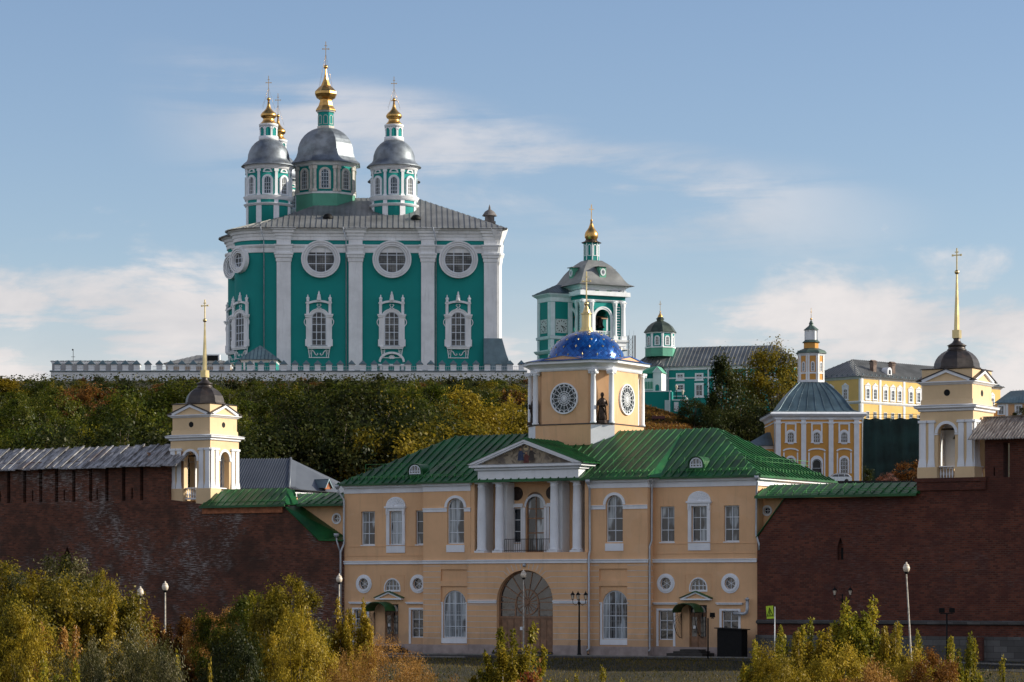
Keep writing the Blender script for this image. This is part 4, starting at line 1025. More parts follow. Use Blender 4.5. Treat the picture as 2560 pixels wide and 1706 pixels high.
# turret wall with wooden roof
tz0, tz1 = zC, G.z(2462, 1108, OW)
sl0, sl1 = G.x(2508, OW), G.x(2524, OW); lo = G.x(2485.5, OW)
u_ = MB(); u_.wall([(xt_, tz0 - .05), (xR_, tz0 - .05), (xR_, tz1 + .5), (xt_, tz1 + .5)], [[(sl0, tz0), (sl1, tz0), (sl1, tz1 - .0), (sl0, tz1 - .0)], [(lo - .05, tz0 + .1), (lo + .05, tz0 + .1), (lo + .05, tz0 + .55), (lo, tz0 + .7), (lo - .05, tz0 + .55)]], -OW + .002, .9)
u_.build('battlement', brickR, fr_)
r_ = MB(); e0 = (G.x(2419, 1.1), G.z(2419, 1099, 1.1)); rz_ = G.z(2457, 1046, -1.6); rx_ = G.x(2457, -1.6)
n_ = 160
for i in range(n_):
    x0_ = e0[0] + i * .20
    if x0_ > xR_: break
    for (A, B) in ((0, .1), (.1, .2)):
        za_ = .045 if A == 0 else 0; zb__ = 0 if A == 0 else .045
        q = [(x0_ + A, -1.1, e0[1] + (0 if A == 0 else .05)), (x0_ + B, -1.1, e0[1] + (.05 if A == 0 else 0)), (x0_ + B, 1.6, rz_ + (.05 if A == 0 else 0)), (x0_ + A, 1.6, rz_ + (0 if A == 0 else .05))]
        r_.add(q + [(a, b_, c2 - .06) for a, b_, c2 in q], [(0,1,2,3), (7,6,5,4), (0,4,5,1), (2,6,7,3), (0,3,7,4), (1,5,6,2)])
r_.add([(e0[0], 1.6, rz_ + .03), (xR_, 1.6, rz_ + .03), (xR_, 4.6, e0[1]), (e0[0], 4.6, e0[1]), (e0[0], 1.6, rz_ - .05), (xR_, 1.6, rz_ - .05), (xR_, 4.6, e0[1] - .08), (e0[0], 4.6, e0[1] - .08)], [(0,1,2,3),(7,6,5,4),(0,4,5,1),(2,6,7,3),(0,3,7,4),(1,5,6,2)])
r_.box(e0[0], xR_, 1.5, 1.75, rz_ + .04, rz_ + .1)
m, t, b = newmat('old_corrugated_boards'); v = objc(t)
n = t.noise(t.mapv(v, (2.5, .4, .4)), 3, 4, .7)
t.put(b.inputs['Base Color'], t.mix(t.sstep(n, .35, .68), (.13, .10, .085), (.36, .32, .28))); b.inputs['Roughness'].default_value = .9
r_.build('roof', m, fr_)
# green low roof right + cream wall above the slope
lk2 = thing('link_wing', 'low cream link wing with green roof and tiny round window, right of the gate church', 'link wing', G.loc(), RZ)
xa_, xb_ = G.x(1890, -.9), G.x(2000, -.9); ox, oz = G.x(1918, -.9), G.z(1918, 1277, -.9); zt_ = G.z(1940, 1243, -.9)
c_ = MB(); c_.wall([(xE + .02, 6.5), (xb_, 6.5), (xb_, zt_ + .05), (xE + .02, zt_ + .05)], [circ(ox, oz, .24)], .9, .3); c_.box(xE + .02, xb_, 1.5, 4.4, 4, zt_); c_.build('wall', cream, lk2)
fr = MB(); fr.ring(circ(ox, oz, .36), circ(ox, oz, .24), .84, .9); fr.build('window_surround', white, lk2); oculus(lk2, None, ox, oz, .25, 1.0, 4)
r_ = MB(); x0_, x1_ = G.x(1886, .75), G.x(2290, .75); zz0 = G.z(1886, 1243, .75); zz1 = G.z(2290, 1231, .75); zz0 = zz1 = (zz0 + zz1) / 2
xr0 = G.x(1924, -1.0); zr2 = G.z(2060, 1210, -1.0)
r_.roof([(x0_, -.75, zz0), (x1_, -.75, zz1), (x1_, 1.1, zr2), (xr0, 1.1, zr2)], .62)
r_.roof([(x1_, -.75, zz1), (x1_ + .25, 3.0, zz1), (x1_, 1.1, zr2)], 0); r_.roof([(xr0, 1.1, zr2), (x1_, 1.1, zr2), (x1_, 3.2, zz1), (x0_, 3.2, zz1)], .62); r_.roof([(x0_, -.75, zz0), (xr0, 1.1, zr2), (x0_, 3.2, zz0)], 0)
r_.box(x0_, x1_, -.78, -.70, zz0 - .16, zz0)
lr = r_.build('roof', greenroof, lk2)
gs = MB(); zg = zz0 + .25
for dz in (0, .12): gs.tube([(x0_ + .8, -.35, zg + dz), (x1_ - .1, -.35, zg + dz)], .018, 5)
k = x0_ + .8
while k < x1_: gs.box(k - .02, k + .02, -.38, -.30, zg - .2, zg + .12); k += .9
gs.build('snow_guard', rail_g, lr)
cp = MB(); cp.prism([(xs_ - .05, zA + .02), (xm_ + .05, zB + .04), (xm_ + .05, zB + .10), (xs_ - .05, zA + .09)], -.28, 1.0); cp.build('sloping_coping', greenroof, lk2)

# ---------------------------------------------------------------- the two belfries on the wall
def belfry(px, py, off, label):
    """px, py: foot of its near right-hand corner"""
    x0 = G.x(px, off); z0 = G.z(px, py, off)
    loc = G.w(x0 - 1.8, -off + 1.8, z0)
    T = thing('belfry', label, 'belfry', loc, RZ, 'cream belfries standing on the fortress walls')
    hf = 1.8; wl = MB(); dk = MB()
    for k in range(4):
        Mf = Matrix.Rotation(k*math.pi/2, 4, 'Z'); e = hf if k % 2 == 0 else hf - .45
        q = MB(Mf); q.wall([(-e, .8), (e, .8), (e, 4.3), (-e, 4.3)], [arch(0, .801, 1.16, 2.74, .58, 14)], -hf, .45); wl.v, wl.f, wl.mi, wl.sm = wl.v, wl.f, wl.mi, wl.sm
        b0_ = len(wl.v); wl.v += q.v; wl.f += [[b0_ + i for i in f_] for f_ in q.f]; wl.mi += q.mi; wl.sm += q.sm
    iw = MB()
    for k in range(4):
        q = MB(Matrix.Rotation(k*math.pi/2, 4, 'Z')); e = hf - .46 - (.03 if k % 2 else 0); q.wall([(-e, .8), (e, .8), (e, 4.14), (-e, 4.14)], [arch(0, .801, 1.18, 2.76, .59, 14)], -hf + .452, .025)
        b0_ = len(iw.v); iw.v += q.v; iw.f += [[b0_ + i for i in f_] for f_ in q.f]; iw.mi += q.mi; iw.sm += q.sm
    iw.build('inner_plaster', white, T)
    for sx in (-1, 1):
        for sy in (-1, 1): wl.box(*sorted((sx*.62, sx*1.95)), *sorted((sy*.62, sy*1.95)), 0, .8) if False else wl.box(min(sx*.60, sx*1.93), max(sx*.60, sx*1.93), min(sy*.60, sy*1.93), max(sy*.60, sy*1.93), -.6, .80)
    wl.box(-1.76, 1.76, -1.76, 1.76, 4.3, 4.32); sq = [(-1.7, -1.7), (1.7, -1.7), (1.7, 1.7), (-1.7, 1.7)]
    wl.loft(sq, [(.06, 4.72), (.06, 5.05), (.0, 5.12), (.0, 7.02)])
    wl.box(-.6, .6, -.6, .6, -.6, .02)
    wl.build('wall', cream2, T)
    tr = MB(); sq2 = [(-1.8, -1.8), (1.8, -1.8), (1.8, 1.8), (-1.8, 1.8)]
    tr.loft(sq2, [(.02, 4.33), (.10, 4.38), (.10, 4.46), (.30, 4.56), (.30, 4.64), (.36, 4.70), (-.1, 4.80)])
    tr.loft(sq, [(.02, 6.02), (.08, 6.05), (.16, 6.12), (.26, 6.18), (.26, 6.24), (-.02, 6.26)])
    tr.build('cornice', white, T)
    for k in range(4):
        Mf = Matrix.Rotation(k*math.pi/2, 4, 'Z')
        for x in (-1.57, -1.0, 1.0, 1.57):
            p = MB(Mf)
            vs = []
            for (hw, o_, z) in ((.26, .12, .8), (.245, .12, .9), (.19, .07, 1.35), (.185, .07, 3.62)):
                vs += [(x - hw, -hf - o_, z), (x + hw, -hf - o_, z), (x + hw, -hf + .0, z), (x - hw, -hf + .0, z)]
            p.add(vs, [(4*j + i, 4*j + (i+1) % 4, 4*j + 4 + (i+1) % 4, 4*j + 4 + i) for j in range(3) for i in range(4)] + [(0,1,2,3), (12,13,14,15)])
            p.box(x - .25, x + .25, -hf - .13, -hf, 3.62, 3.78); p.tube([(x - .25, -hf - .1, 3.66), (x - .25, -hf, 3.66)], .06, 6); p.tube([(x + .25, -hf - .1, 3.66), (x + .25, -hf, 3.66)], .06, 6)
            p.build('pilaster', white, T)
        a_ = MB(Mf); oo = arch(0, 2.9, 1.54, .82, .77, 14); ii = arch(0, 2.9, 1.17, .64, .585, 14)
        a_.ring(oo[2:], ii[2:], -hf - .06, -hf, closed=False)
        for sx in (-1, 1): a_.box(min(sx*.58, sx*.79), max(sx*.58, sx*.79), -hf - .08, -hf + .47, 2.84, 2.93)
        a_.build('arch_trim', white, T)
        g = MB(Mf); pe = 1.98
        for s_ in (-1, 1):
            pts_ = [(s_*pe, 6.24), (0, 6.98), (0, 6.80), (s_*(pe - .5), 6.24)]
            g.prism(pts_ if s_ > 0 else pts_[::-1], -1.92, -1.62)
        g.build('pediment', white, T)
        g = MB(Mf); g.prism([(-1.5, 6.24), (1.5, 6.24), (0, 6.82)], -1.78, -1.64); g.build('tympanum', cream2, T)
        g = MB(Mf)
        for s_ in (-1, 1):
            q_ = [(s_*(pe + .04), 6.25), (s_*(pe + .04), 6.30), (0, 7.05), (0, 6.99)]
            g.prism(q_ if s_ < 0 else q_[::-1], -1.98, -1.62)
        g.build('pediment_roof', darkcu, T)
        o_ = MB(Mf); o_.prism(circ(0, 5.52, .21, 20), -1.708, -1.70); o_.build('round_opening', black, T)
        bl = MB(Mf); bl.box(-.60, .60, -1.62, -1.38, .0, .12); bl.box(-.60, .60, -1.64, -1.36, .78, .88)
        for i in range(6):
            x = -.5 + .2*i; bl.lathe([(.055, .12), (.035, .2), (.075, .36), (.05, .5), (.03, .62), (.05, .78)], 8, (x, -1.5))
        bl.build('balustrade', white, T)
    ct = MB()
    for sx in (-1, 1): ct.lathe([(.17, .8), (.15, .9), (.14, 2.7), (.18, 2.8)], 10, (sx*0.95, .85)) if False else None
    ct.box(-1.35, 1.35, -1.35, 1.35, 4.15, 4.29); ct.build('ceiling', white, T)
    be = MB(); be.tube([(-1.5, 0, 3.3), (1.5, 0, 3.3)], .06, 6); be.lathe([(.05, 3.2), (.10, 3.15), (.15, 2.95), (.20, 2.75), (.28, 2.65)], 16, (.0, 0)); be.build('bell', bronze, T)
    d_ = MB()
    d_.loft([(-1.74, -1.74), (1.74, -1.74), (1.74, 1.74), (-1.74, 1.74)], [(0.03, 7.02), (.05, 7.06), (-.3, 7.12)])
    d_.lathe([(1.55, 7.05), (1.55, 7.20), (1.48, 7.22)], 8, a0=R(22.5), sm=False)
    d_.lathe([(1.47, 7.22)] + [(1.47*math.cos(R(a)), 7.22 + 1.22*math.sin(R(a))) for a in (12, 24, 36, 48, 58, 66)], 8, a0=R(22.5), sm=False)
    d_.lathe([(.62, 8.30), (.62, 8.38), (.55, 8.42), (.55, 8.58), (.64, 8.62), (.5, 8.70), (.30, 8.82), (.20, 8.98), (.24, 9.1)], 16)
    dm = d_.build('dome', darkcu, T)
    s_ = MB(); s_.box(-.23, .23, -.23, .23, 9.1, 9.62)
    s_.lathe([(.19, 9.62), (.165, 10.6), (.13, 11.3), (.09, 12.3), (.06, 13.2)], 6, sm=False); s_.sphere((0, 0, 13.33), .15); cross(s_, 0, 0, 13.45, 1.42, .28, .035)
    s_.build('spire', gold2, T)
    return T
belfry(525.7, 1248, -.35, 'cream belfry with dark dome and gold spire left of the church, beside the plank roof')
belfry(2433, 1198, -.15, 'cream belfry with dark dome and gold spire right of the church, beside the brick turret')

# ---------------------------------------------------------------- corrugated grey roof building behind the left belfry
def shed_frame(px, Y, th): return Plane((px - CX)/F*Y, Y, th, 0)
S1 = Plane((724 - CX)/F*236, 236.0, 8.0, 0.0)
zb_ = gz(S1.X0, 240); S1.zb = zb_
gb = thing('grey_roofed_house', 'low building with grey corrugated hipped roof and small dormer behind the left belfry', 'house', S1.loc(), -S1.t)
ez = S1.z(724, 1222); rzz = S1.z(673, 1152) + .35
m, t, b = newmat('corrugated_zinc'); v = objc(t)
n = t.noise(v, .5, 4, .6); t.put(b.inputs['Base Color'], t.mix(n, (.10, .115, .14), (.20, .22, .25))); b.inputs['Roughness'].default_value = .42; b.inputs['Metallic'].default_value = .5
corr = m
g_ = MB(); Lx = -7.6; dpt = 9.5; Wd = 1.0
r0_, r1_ = (Lx, 4.6, rzz), (-.9, 4.6, rzz)
ex = 3.9
g_.roof([(Lx, -.2, ez), (0, -.2, ez), r1_, r0_], .21, h=.08, sw=.06)
pB = (4.4, 9.3, ez)
g_.roof([(0, -.2, ez), (4.4, 6.2, ez - .25), (4.6, 9.3, ez - .25), r1_], .21, h=.06, sw=.06); g_.roof([(4.6, 9.3, ez - .25), (Lx, 9.3, ez), r0_, r1_], .0)
g_.tube([(0, -.2, ez + .06), (r1_[0], r1_[1], r1_[2] + .06)], .10, 6)
g_.build('roof', corr, gb)
wl = MB(); wl.prism([(Lx, .3), (-.2, .3), (3.9, 6.2), (4.1, 9), (Lx, 9)], -1, ez - .3, 'xy'); wl.build('wall', cream, gb)
dt = MB()
dt.prism([(Lx, .15), (-.1, .15), (4.15, 6.2), (4.35, 9.1), (Lx, 9.1)], ez - .62, ez - .26, 'xy', 0)
dt.build('dentil_eaves', white, gb)
dd = MB(); a = Vector((.35, .55, 0)).normalized()
for i in range(26):
    p = Vector((-.1, .15, 0)).lerp(Vector((4.15, 6.2, 0)), (i + .5)/26); n_ = Vector((.82, -.57, 0)); q_ = p + n_*.03
    dd.box(q_.x - .045, q_.x + .045, q_.y - .045, q_.y + .045, ez - .58, ez - .36)
dd.build('dentil', brickL, gb, kind='stuff')
do = MB(); dx, dy, dz = 1.75, 3.6, ez + .35
ax = Vector((.82, -.57, 0)); tx = Vector((.57, .82, 0)); c0 = Vector((2.55, 3.1, ez + .15)); 
def P3(u, v_, w__): p = c0 + ax*u + tx*v_; return (p.x, p.y, p.z + w__)
do.roof([P3(.15, -.45, .0), P3(-1.8, -.45, .0), P3(-2.2, 0, .75), P3(.1, 0, .75)], 0); do.roof([P3(.15, .45, .0), P3(.1, 0, .75), P3(-2.2, 0, .75), P3(-1.8, .45, .0)], 0)
do.build('dormer', blueroof, gb)
do = MB(); do.add([P3(0, -.36, -.1), P3(0, .36, -.1), P3(0, 0, .62), P3(-.1, -.36, -.1), P3(-.1, .36, -.1), P3(-.1, 0, .62)], [(0,1,2),(3,4,5),(0,1,4,3),(1,2,5,4),(2,0,3,5)]); do.build('dormer_gable', brickred, gb)
# ---------------------------------------------------------------- cathedral
KY = 557.0
K = Plane((657 - CX)/F*KY, KY, -2.0, 36.4)
cath = thing('cathedral', 'huge teal and white cathedral with grey roof, domed drums and golden cupolas on the hilltop', 'cathedral', K.loc(), -K.t)
kz = lambda py: K.z(950, py)
L_ = K.x(1245); DP = 32.0
zE = kz(573); zT = kz(640)
wl = MB()
wl.box(0, L_, 0, DP, -1, zE - .1)
def apse(c, r): 
    wl.lathe([(r, -1), (r, zE - .1)], 40, c, a0=R(90), a1=R(270), mi=0, sm=False)
apse((0, 6.0), 5.7); apse((0, 17.5), 7.7); apse((0, 28), 4.5)
wl.build('wall', teal, cath)
# flat string cornice bands, following wall and apses
def plan(out=0.0):
    P = []
    for (c, r) in (((0, 28), 4.5), ((0, 17.5), 7.7), ((0, 6.0), 5.7)):
        for i in range(13):
            a = R(90 + 180*i/12); P.append((c[0] + math.cos(a)*r, c[1] + math.sin(a)*r))
    return P
def band_box(mb, prof, mi=0):
    mb.loft([(0.0, 0), (L_, 0), (L_, DP), (0.0, DP)], prof, mi)
    for (c, r) in (((0, 6.0), 5.7), ((0, 17.5), 7.7), ((0, 28), 4.5)):
        mb.lathe([(r + o_, z) for o_, z in prof], 40, c, a0=R(90), a1=R(270), mi=mi, sm=False)
zc1, zc0 = kz(571), kz(602)
cn = MB()
hh = zc1 - zc0
band_box(cn, [(.05, zc0), (.25, zc0 + .02), (.28, zc0 + hh*.28), (.42, zc0 + hh*.30), (.48, zc0 + hh*.50), (.75, zc0 + hh*.56), (.85, zc0 + hh*.74), (1.30, zc0 + hh*.82), (1.38, zc1 - .05)])
cn.build('cornice', oldwhite, cath)
c2 = MB(); za, zb = kz(633), kz(613)
band_box(c2, [(.05, za), (.22, za + .05), (.26, za + .9), (.42, za + 1.0), (.48, zb - .35), (.62, zb - .3), (.66, zb)]); c2.build('string_course', oldwhite, cath)
# pilasters with stepped capitals
def pil(xc, w_, M=None, low=-1, cyl=None):
    p = MB(M); a = w_/2
    def blk(lv):
        vs = []
        for hw, o_, z in lv: vs += [(xc - hw, -o_, z), (xc + hw, -o_, z), (xc + hw, .05, z), (xc - hw, .05, z)]
        n = len(lv); p.add(vs, [(4*j+i, 4*j+(i+1) % 4, 4*j+4+(i+1) % 4, 4*j+4+i) for j in range(n-1) for i in range(4)] + [(3,2,1,0), (4*n-4, 4*n-3, 4*n-2, 4*n-1)])
    k0, k1 = kz(665), kz(635); h = k1 - k0
    blk([(a, .45, low), (a, .45, k0)])
    blk([(a + .02, .47, k0), (a + .02, .47, k0 + h*.3), (a + .16, .6, k0 + h*.33), (a + .18, .62, k0 + h*.6), (a + .34, .78, k0 + h*.66), (a + .36, .8, k0 + h*.85), (a + .5, .94, k0 + h*.9), (a + .5, .95, k1 + .1)])
    blk([(a + .1, .68, k1 + .1), (a + .12, .7, za + .2), (a + .2, .8, zb - 1.0), (a + .3, .92, zb - .7), (a + .32, .94, zb - .3), (a + .5, 1.1, zb - .25), (a + .5, 1.12, zb + .02)])
    blk([(a + .02, .70, zb + .02), (a + .02, .70, zc0 + .1), (a + .12, .8, zc0 + .2), (a + .14, .82, zc0 + hh*.3), (a + .34, 1.0, zc0 + hh*.34), (a + .36, 1.02, zc0 + hh*.52), (a + .66, 1.25, zc0 + hh*.58), (a + .70, 1.3, zc0 + hh*.76), (a + 1.05, 1.62, zc0 + hh*.84), (a + 1.1, 1.68, zc1)])
    p.build('pilaster', oldwhite, cath)
for (u0, u1) in ((692, 727), (872, 906), (1053, 1086), (1210, 1242)):
    pil((K.x(u0) + K.x(u1))/2, K.x(u1) - K.x(u0))
# corner pier, angled face added to catch the sun, and its flared metal-clad buttress
Me = face(L_, 0, math.pi/2)
sp = MB(); 
for lv, m_ in (([(.0, 0), (.0, kz(664))], 0), ([(.0, kz(664)), (.15, kz(655)), (.2, kz(645)), (.5, kz(637)), (.5, kz(633)), (.25, kz(633)), (.35, kz(612)), (.2, kz(611)), (.35, kz(600)), (.7, kz(590)), (1.2, zc1)], 0)):
    sp.loft([(L_ - .2, -.38), (L_ + .22, -.30), (L_ + .72, .5), (L_ + .72, 3.0), (L_ - .2, 3.0)], [(o_, z) for o_, z in lv])
sp.build('corner_pier', oldwhite, cath)
bu = MB(); z0, z1 = kz(945), kz(846); x0_ = K.x(1209)
P0 = [(x0_, -.62), (L_ + .75, -.62), (L_ + .75, 3.1), (x0_, 3.1)]
lv = [((x0_, -.62), (L_ + .75, -.62), (L_ + .75, 3.1), (x0_, 3.1))]
vs = []
for f_ in (0, .15, .35, .6, 1.0):
    e_ = 2.5 * (1 - f_) ** 1.25; z = z0 + (z1 - z0) * f_
    vs += [(x0_ - .0, -.62 - e_, z), (L_ + .75 + e_, -.62 - e_, z), (L_ + .75 + e_, 3.1 + e_, z), (x0_, 3.1, z)]
bu.add(vs, [(4*j+i, 4*j+(i+1) % 4, 4*j+4+(i+1) % 4, 4*j+4+i) for j in range(4) for i in range(4)] + [(16,17,18,19)])
bu.build('flared_buttress', blueroof, cath)
# openings
def bigwin(M, cx, low=False):
    z0 = kz(865); w_, h = 2.75, kz(781) - kz(865)
    wn = window(cath, M, cx, z0, w_, h, -.24, w_*.42, 3, (.17, .40, .63, .84), ft=.12, bt=.13, gm=leaded, d=.2)
    s = MB(M)
    s.ring(arch(cx, z0, w_ + 1.2, h + .6, w_*.42 + .5, 14), arch(cx, z0, w_ + .02, h + .01, w_*.42, 14), -.42, 0)
    s.ring(arch(cx, z0, w_ + 1.3, h + .65, w_*.42 + .55, 14)[2:], arch(cx, z0, w_ + .95, h + .48, w_*.42 + .4, 14)[2:], -.55, -.42, closed=False)
    for q in (-1, 1):
        X = cx + q * (w_/2 + .74)
        s.box(X - .34, X + .34, -.36, 0, z0 - .1, z0 + h*.84); s.box(X - .5, X + .5, -.46, 0, z0 - .1, z0 + 1.2)
        s.box(X - .5, X + .5, -.60, 0, z0 + h*.84, z0 + h*.84 + .32); s.box(X - .62, X + .62, -.74, 0, z0 + h*.84 + .32, z0 + h*.84 + .6)
        s.box(X - .30, X + .24, -.36, 0, z0 + h*.84 + .6, z0 + h + 1.6)
        s.box(X - .42, X + .36, -.5, 0, z0 + h + 1.6, z0 + h + 1.85)
        for (dy, z1_, X1) in ((-.25, z0 + h + 1.85, X),):
            s.lathe([(.30, z1_), (.30, z1_ + .3), (.24, z1_ + .35), (.30, z1_ + .55), (.36, z1_ + .85), (.14, z1_ + 1.05), (.09, z1_ + 1.15), (.14, z1_ + 1.25), (.02, z1_ + 1.5)], 10, (X1, dy))
        # scroll ears
        sc_ = [(X + q*(.34 + .36*math.sin(t_)), -.2, z0 + h*.84 - .15 - .48*t_) for t_ in (0, .5, 1.0, 1.6, 2.2, 2.8, 3.4, 4.0)]
        s.tube(sc_, .09, 6)
    oo = arch(cx, z0 + h, w_ + 1.9, 2.25, .85, 14)[2:]; ii = arch(cx, z0 + h, w_ + 1.45, 1.85, .70, 14)[2:]
    s.ring(oo, ii, -.45, 0, closed=False)
    zt = z0 + h + 2.25; s.lathe([(.5, zt - .15), (.42, zt + .25), (.30, zt + .9), (.34, zt + 1.0), (.16, zt + 1.2), (.2, zt + 1.35), (.05, zt + 1.75)], 10, (cx, -.25))
    zs = z0 + h + 1.05                                       # pair of white S scrolls
    for q in (-1, 1):
        s.tube([(cx + q*(.10 + .0), -.12, zs + .38), (cx + q*.32, -.12, zs + .44), (cx + q*.40, -.12, zs + .24), (cx + q*.16, -.12, zs + .02), (cx + q*.12, -.12, zs - .22), (cx + q*.34, -.12, zs - .36), (cx + q*.44, -.12, zs - .26)], .085, 6)
    s.box(cx - 2.3, cx + 2.3, -.62, 0, z0 - .32, z0 - .1); s.box(cx - 2.15, cx + 2.15, -.5, 0, z0 - .62, z0 - .32)
    zz = z0 - 2.35
    s.box(cx - 1.95, cx + 1.95, -.14, 0, zz, zz + .14)
    for q in (-1, 1):
        for (a_, b_) in (((2.1, z0 - .62), (1.85, zz)), ((1.35, z0 - .62), (1.5, zz)), ((.95, z0 - .7), (1.2, zz + .5))): pass
        s.prism([(cx + q*2.12, z0 - .62), (cx + q*1.84, zz), (cx + q*1.7, zz), (cx + q*1.96, z0 - .62)], -.16, 0)
        s.prism([(cx + q*1.28, z0 - .62), (cx + q*1.42, zz), (cx + q*1.54, zz), (cx + q*1.40, z0 - .62)], -.16, 0)
        s.ring([(cx + q*1.82, z0 - .85), (cx + q*1.70, z0 - 1.7), (cx + q*1.62, z0 - 1.7), (cx + q*1.50, z0 - .85)], [(cx + q*1.74, z0 - .93), (cx + q*1.69, z0 - 1.5), (cx + q*1.63, z0 - 1.5), (cx + q*1.58, z0 - .93)], -.15, 0)
        if not low: s.tube([(cx + q*1.3, -.1, z0 - .95), (cx + q*1.0, -.1, z0 - 1.1), (cx + q*.75, -.1, z0 - 1.6), (cx + q*.45, -.1, z0 - 1.85), (cx + q*.2, -.1, z0 - 1.65), (cx + q*.32, -.1, z0 - 1.45)], .10, 6)
    if low:                                                  # shell pediment of the doorway below
        s.ring(arch(cx, zz - 1.4, 5.0, 2.6, 1.9, 16)[2:], arch(cx, zz - 1.4, 4.2, 2.2, 1.6, 16)[2:], -.5, 0, closed=False)
        for i in range(7):
            an = math.pi * (i + .5)/7; seg(s, (cx + math.cos(an)*.15, zz - .1), (cx + math.cos(an)*.65, zz - .1 + math.sin(an)*.72), .17, -.22 - .002*i, 0)
        s.box(cx - 2.6, cx + 2.6, -.5, 0, zz - 1.5, zz - 1.15); s.box(cx - 2.3, cx - 1.8, -.35, 0, -1, zz - 1.5); s.box(cx + 1.8, cx + 2.3, -.35, 0, -1, zz - 1.5)
    s.build('window_surround', oldwhite, cath)
def bigocu(M, cx, rx=3.72):
    zc = kz(649.5)
    s = MB(M)
    for r1, r0, d_ in ((rx, rx - .30, .95), (rx - .30, rx - .42, .60), (rx - .42, rx - .72, .86), (rx - .72, rx - .84, .50), (rx - .84, rx - 1.05, .78)): s.ring(circ(cx, zc, r1, 40, r1*.96), circ(cx, zc, r0, 40, r0*.96), -d_, 0)
    s.build('window_surround', oldwhite, cath)
    g = rx - 1.05
    a = MB(M); a.ring(circ(cx, zc, g, 36, g*.95), circ(cx, zc, g - .12, 36, (g-.12)*.95), -.28, -.1)
    for f_ in (-1, 1):
        x = cx + f_*g/3; hz = g*.95*math.sqrt(1 - 1/9.)
        a.box(x - .07, x + .07, -.26, -.12, zc - hz + .05, zc + hz - .05); z = zc + f_*g*.95/3; a.box(cx - g*.93, cx + g*.93, -.255, -.125, z - .07, z + .07)
    o = a.build('round_window', winwhite, cath); gp = MB(M); gp.prism(circ(cx, zc, g - .06, 36, (g-.06)*.95), -.2, -.16); gp.build('pane', leaded, o)
I = Matrix.Identity(4)
for px in (797.5, 979.5, 1145.5):
    cx = K.x(px); bigwin(I, cx, px == 979.5); bigocu(I, K.x({797.5: 802, 979.5: 980, 1145.5: 1146}[px]))
for (c, r) in (((0, 6.0), 5.7), ((0, 17.5), 7.7)):
    a = R(-50 if r < 6 else -56); Mx = Matrix.Translation((c[0], c[1], 0)) @ Matrix.Rotation(a, 4, 'Z') @ Matrix.Translation((0, -r + .12, 0))
    bigwin(Mx, 0); bigocu(Mx, 0, 2.55)
# down pipes
for px, o_ in ((865.5, .1), (1090, .1), (660, .1)):
    x = K.x(px); q = MB(); q.tube([(x - .6, -1.9, zc1), (x, -1.0, zc0), (x, -.95, zb), (x, -.8, za - .2), (x, -.25, za - .6), (x, -.25, 0)], .10, 6); q.build('down_pipe', pipe, cath)
# roof
zr = K.z(1000, 496) * 1.0; zr = (HY - 496)/F*574 - K.zb
ov = 1.75; zr0 = zE + .02
rA, rB = L_ - 15.6, 13.5; mid = DP/2
x0_, x1_ = -1.6, L_ + ov; y0_, y1_ = -ov, DP + ov
rf = MB()
rf.roof([(x0_, y0_, zr0), (x1_, y0_, zr0), (rA, mid, zr), (rB, mid, zr)], 1.05, th=.12, h=.10, sw=.09)
rf.roof([(x1_, y0_, zr0), (x1_, y1_, zr0), (rA, mid, zr)], 1.05, th=.12, h=.10, sw=.09)
rf.roof([(x1_, y1_, zr0), (x0_, y1_, zr0), (rB, mid, zr), (rA, mid, zr)], 1.05, th=.12, h=.10, sw=.09)
rf.roof([(x0_, y1_, zr0), (x0_, y0_, zr0), (rB, mid, zr)], 1.05, th=.12, h=.10, sw=.09)
for (c, r, top) in (((0, 6.0), 5.7, zr0 + 3.0), ((0, 17.5), 7.7, zr0 + 5.0), ((0, 28), 4.5, zr0 + 2.6)):
    n = 14; rr = r + 1.9
    for i in range(n):
        a0_, a1_ = R(90 + 180*i/n), R(90 + 180*(i+1)/n)
        rf.roof([(c[0] + math.cos(a0_)*rr, c[1] + math.sin(a0_)*rr, zr0), (c[0] + math.cos(a1_)*rr, c[1] + math.sin(a1_)*rr, zr0), (c[0] + 3.5, c[1], top)], 1.1, th=.12, h=.09, sw=.08)
rf.build('roof', greyroof, cath)
def rz_at(y): return zr0 + (y - y0_) * (zr - zr0) / (mid - y0_)
for (px, y) in ((1040, 3.6), (820, 4.0)):
    x = K.x(px, -y); q = MB(); z = rz_at(y) - .2
    q.lathe([(1.0, z), (1.0, z + .1), (.95, z + .45), (.6, z + .85), (.05, z + 1.0)], 14, (x, y), sx=1, sy=1.1); q.build('roof_vent', black, cath)
ch = MB(); x = K.x(1224, -12); y = 12.; z = kz(560) - 1.5
ch.box(x - .9, x + .9, y - .9, y + .9, z, z + 4.6); ch.box(x - 1.15, x + 1.15, y - 1.15, y + 1.15, z + 3.1, z + 3.5); ch.lathe([(1.5, z + 4.6), (1.4, z + 4.75), (.9, z + 5.5), (.25, z + 5.9), (.2, z + 6.3), (.02, z + 6.9)], 8, (x, y))
ch.build('chimney', plain('sooty_brick', (.16, .145, .14), .9, var=.4, scale=1.5), cath)
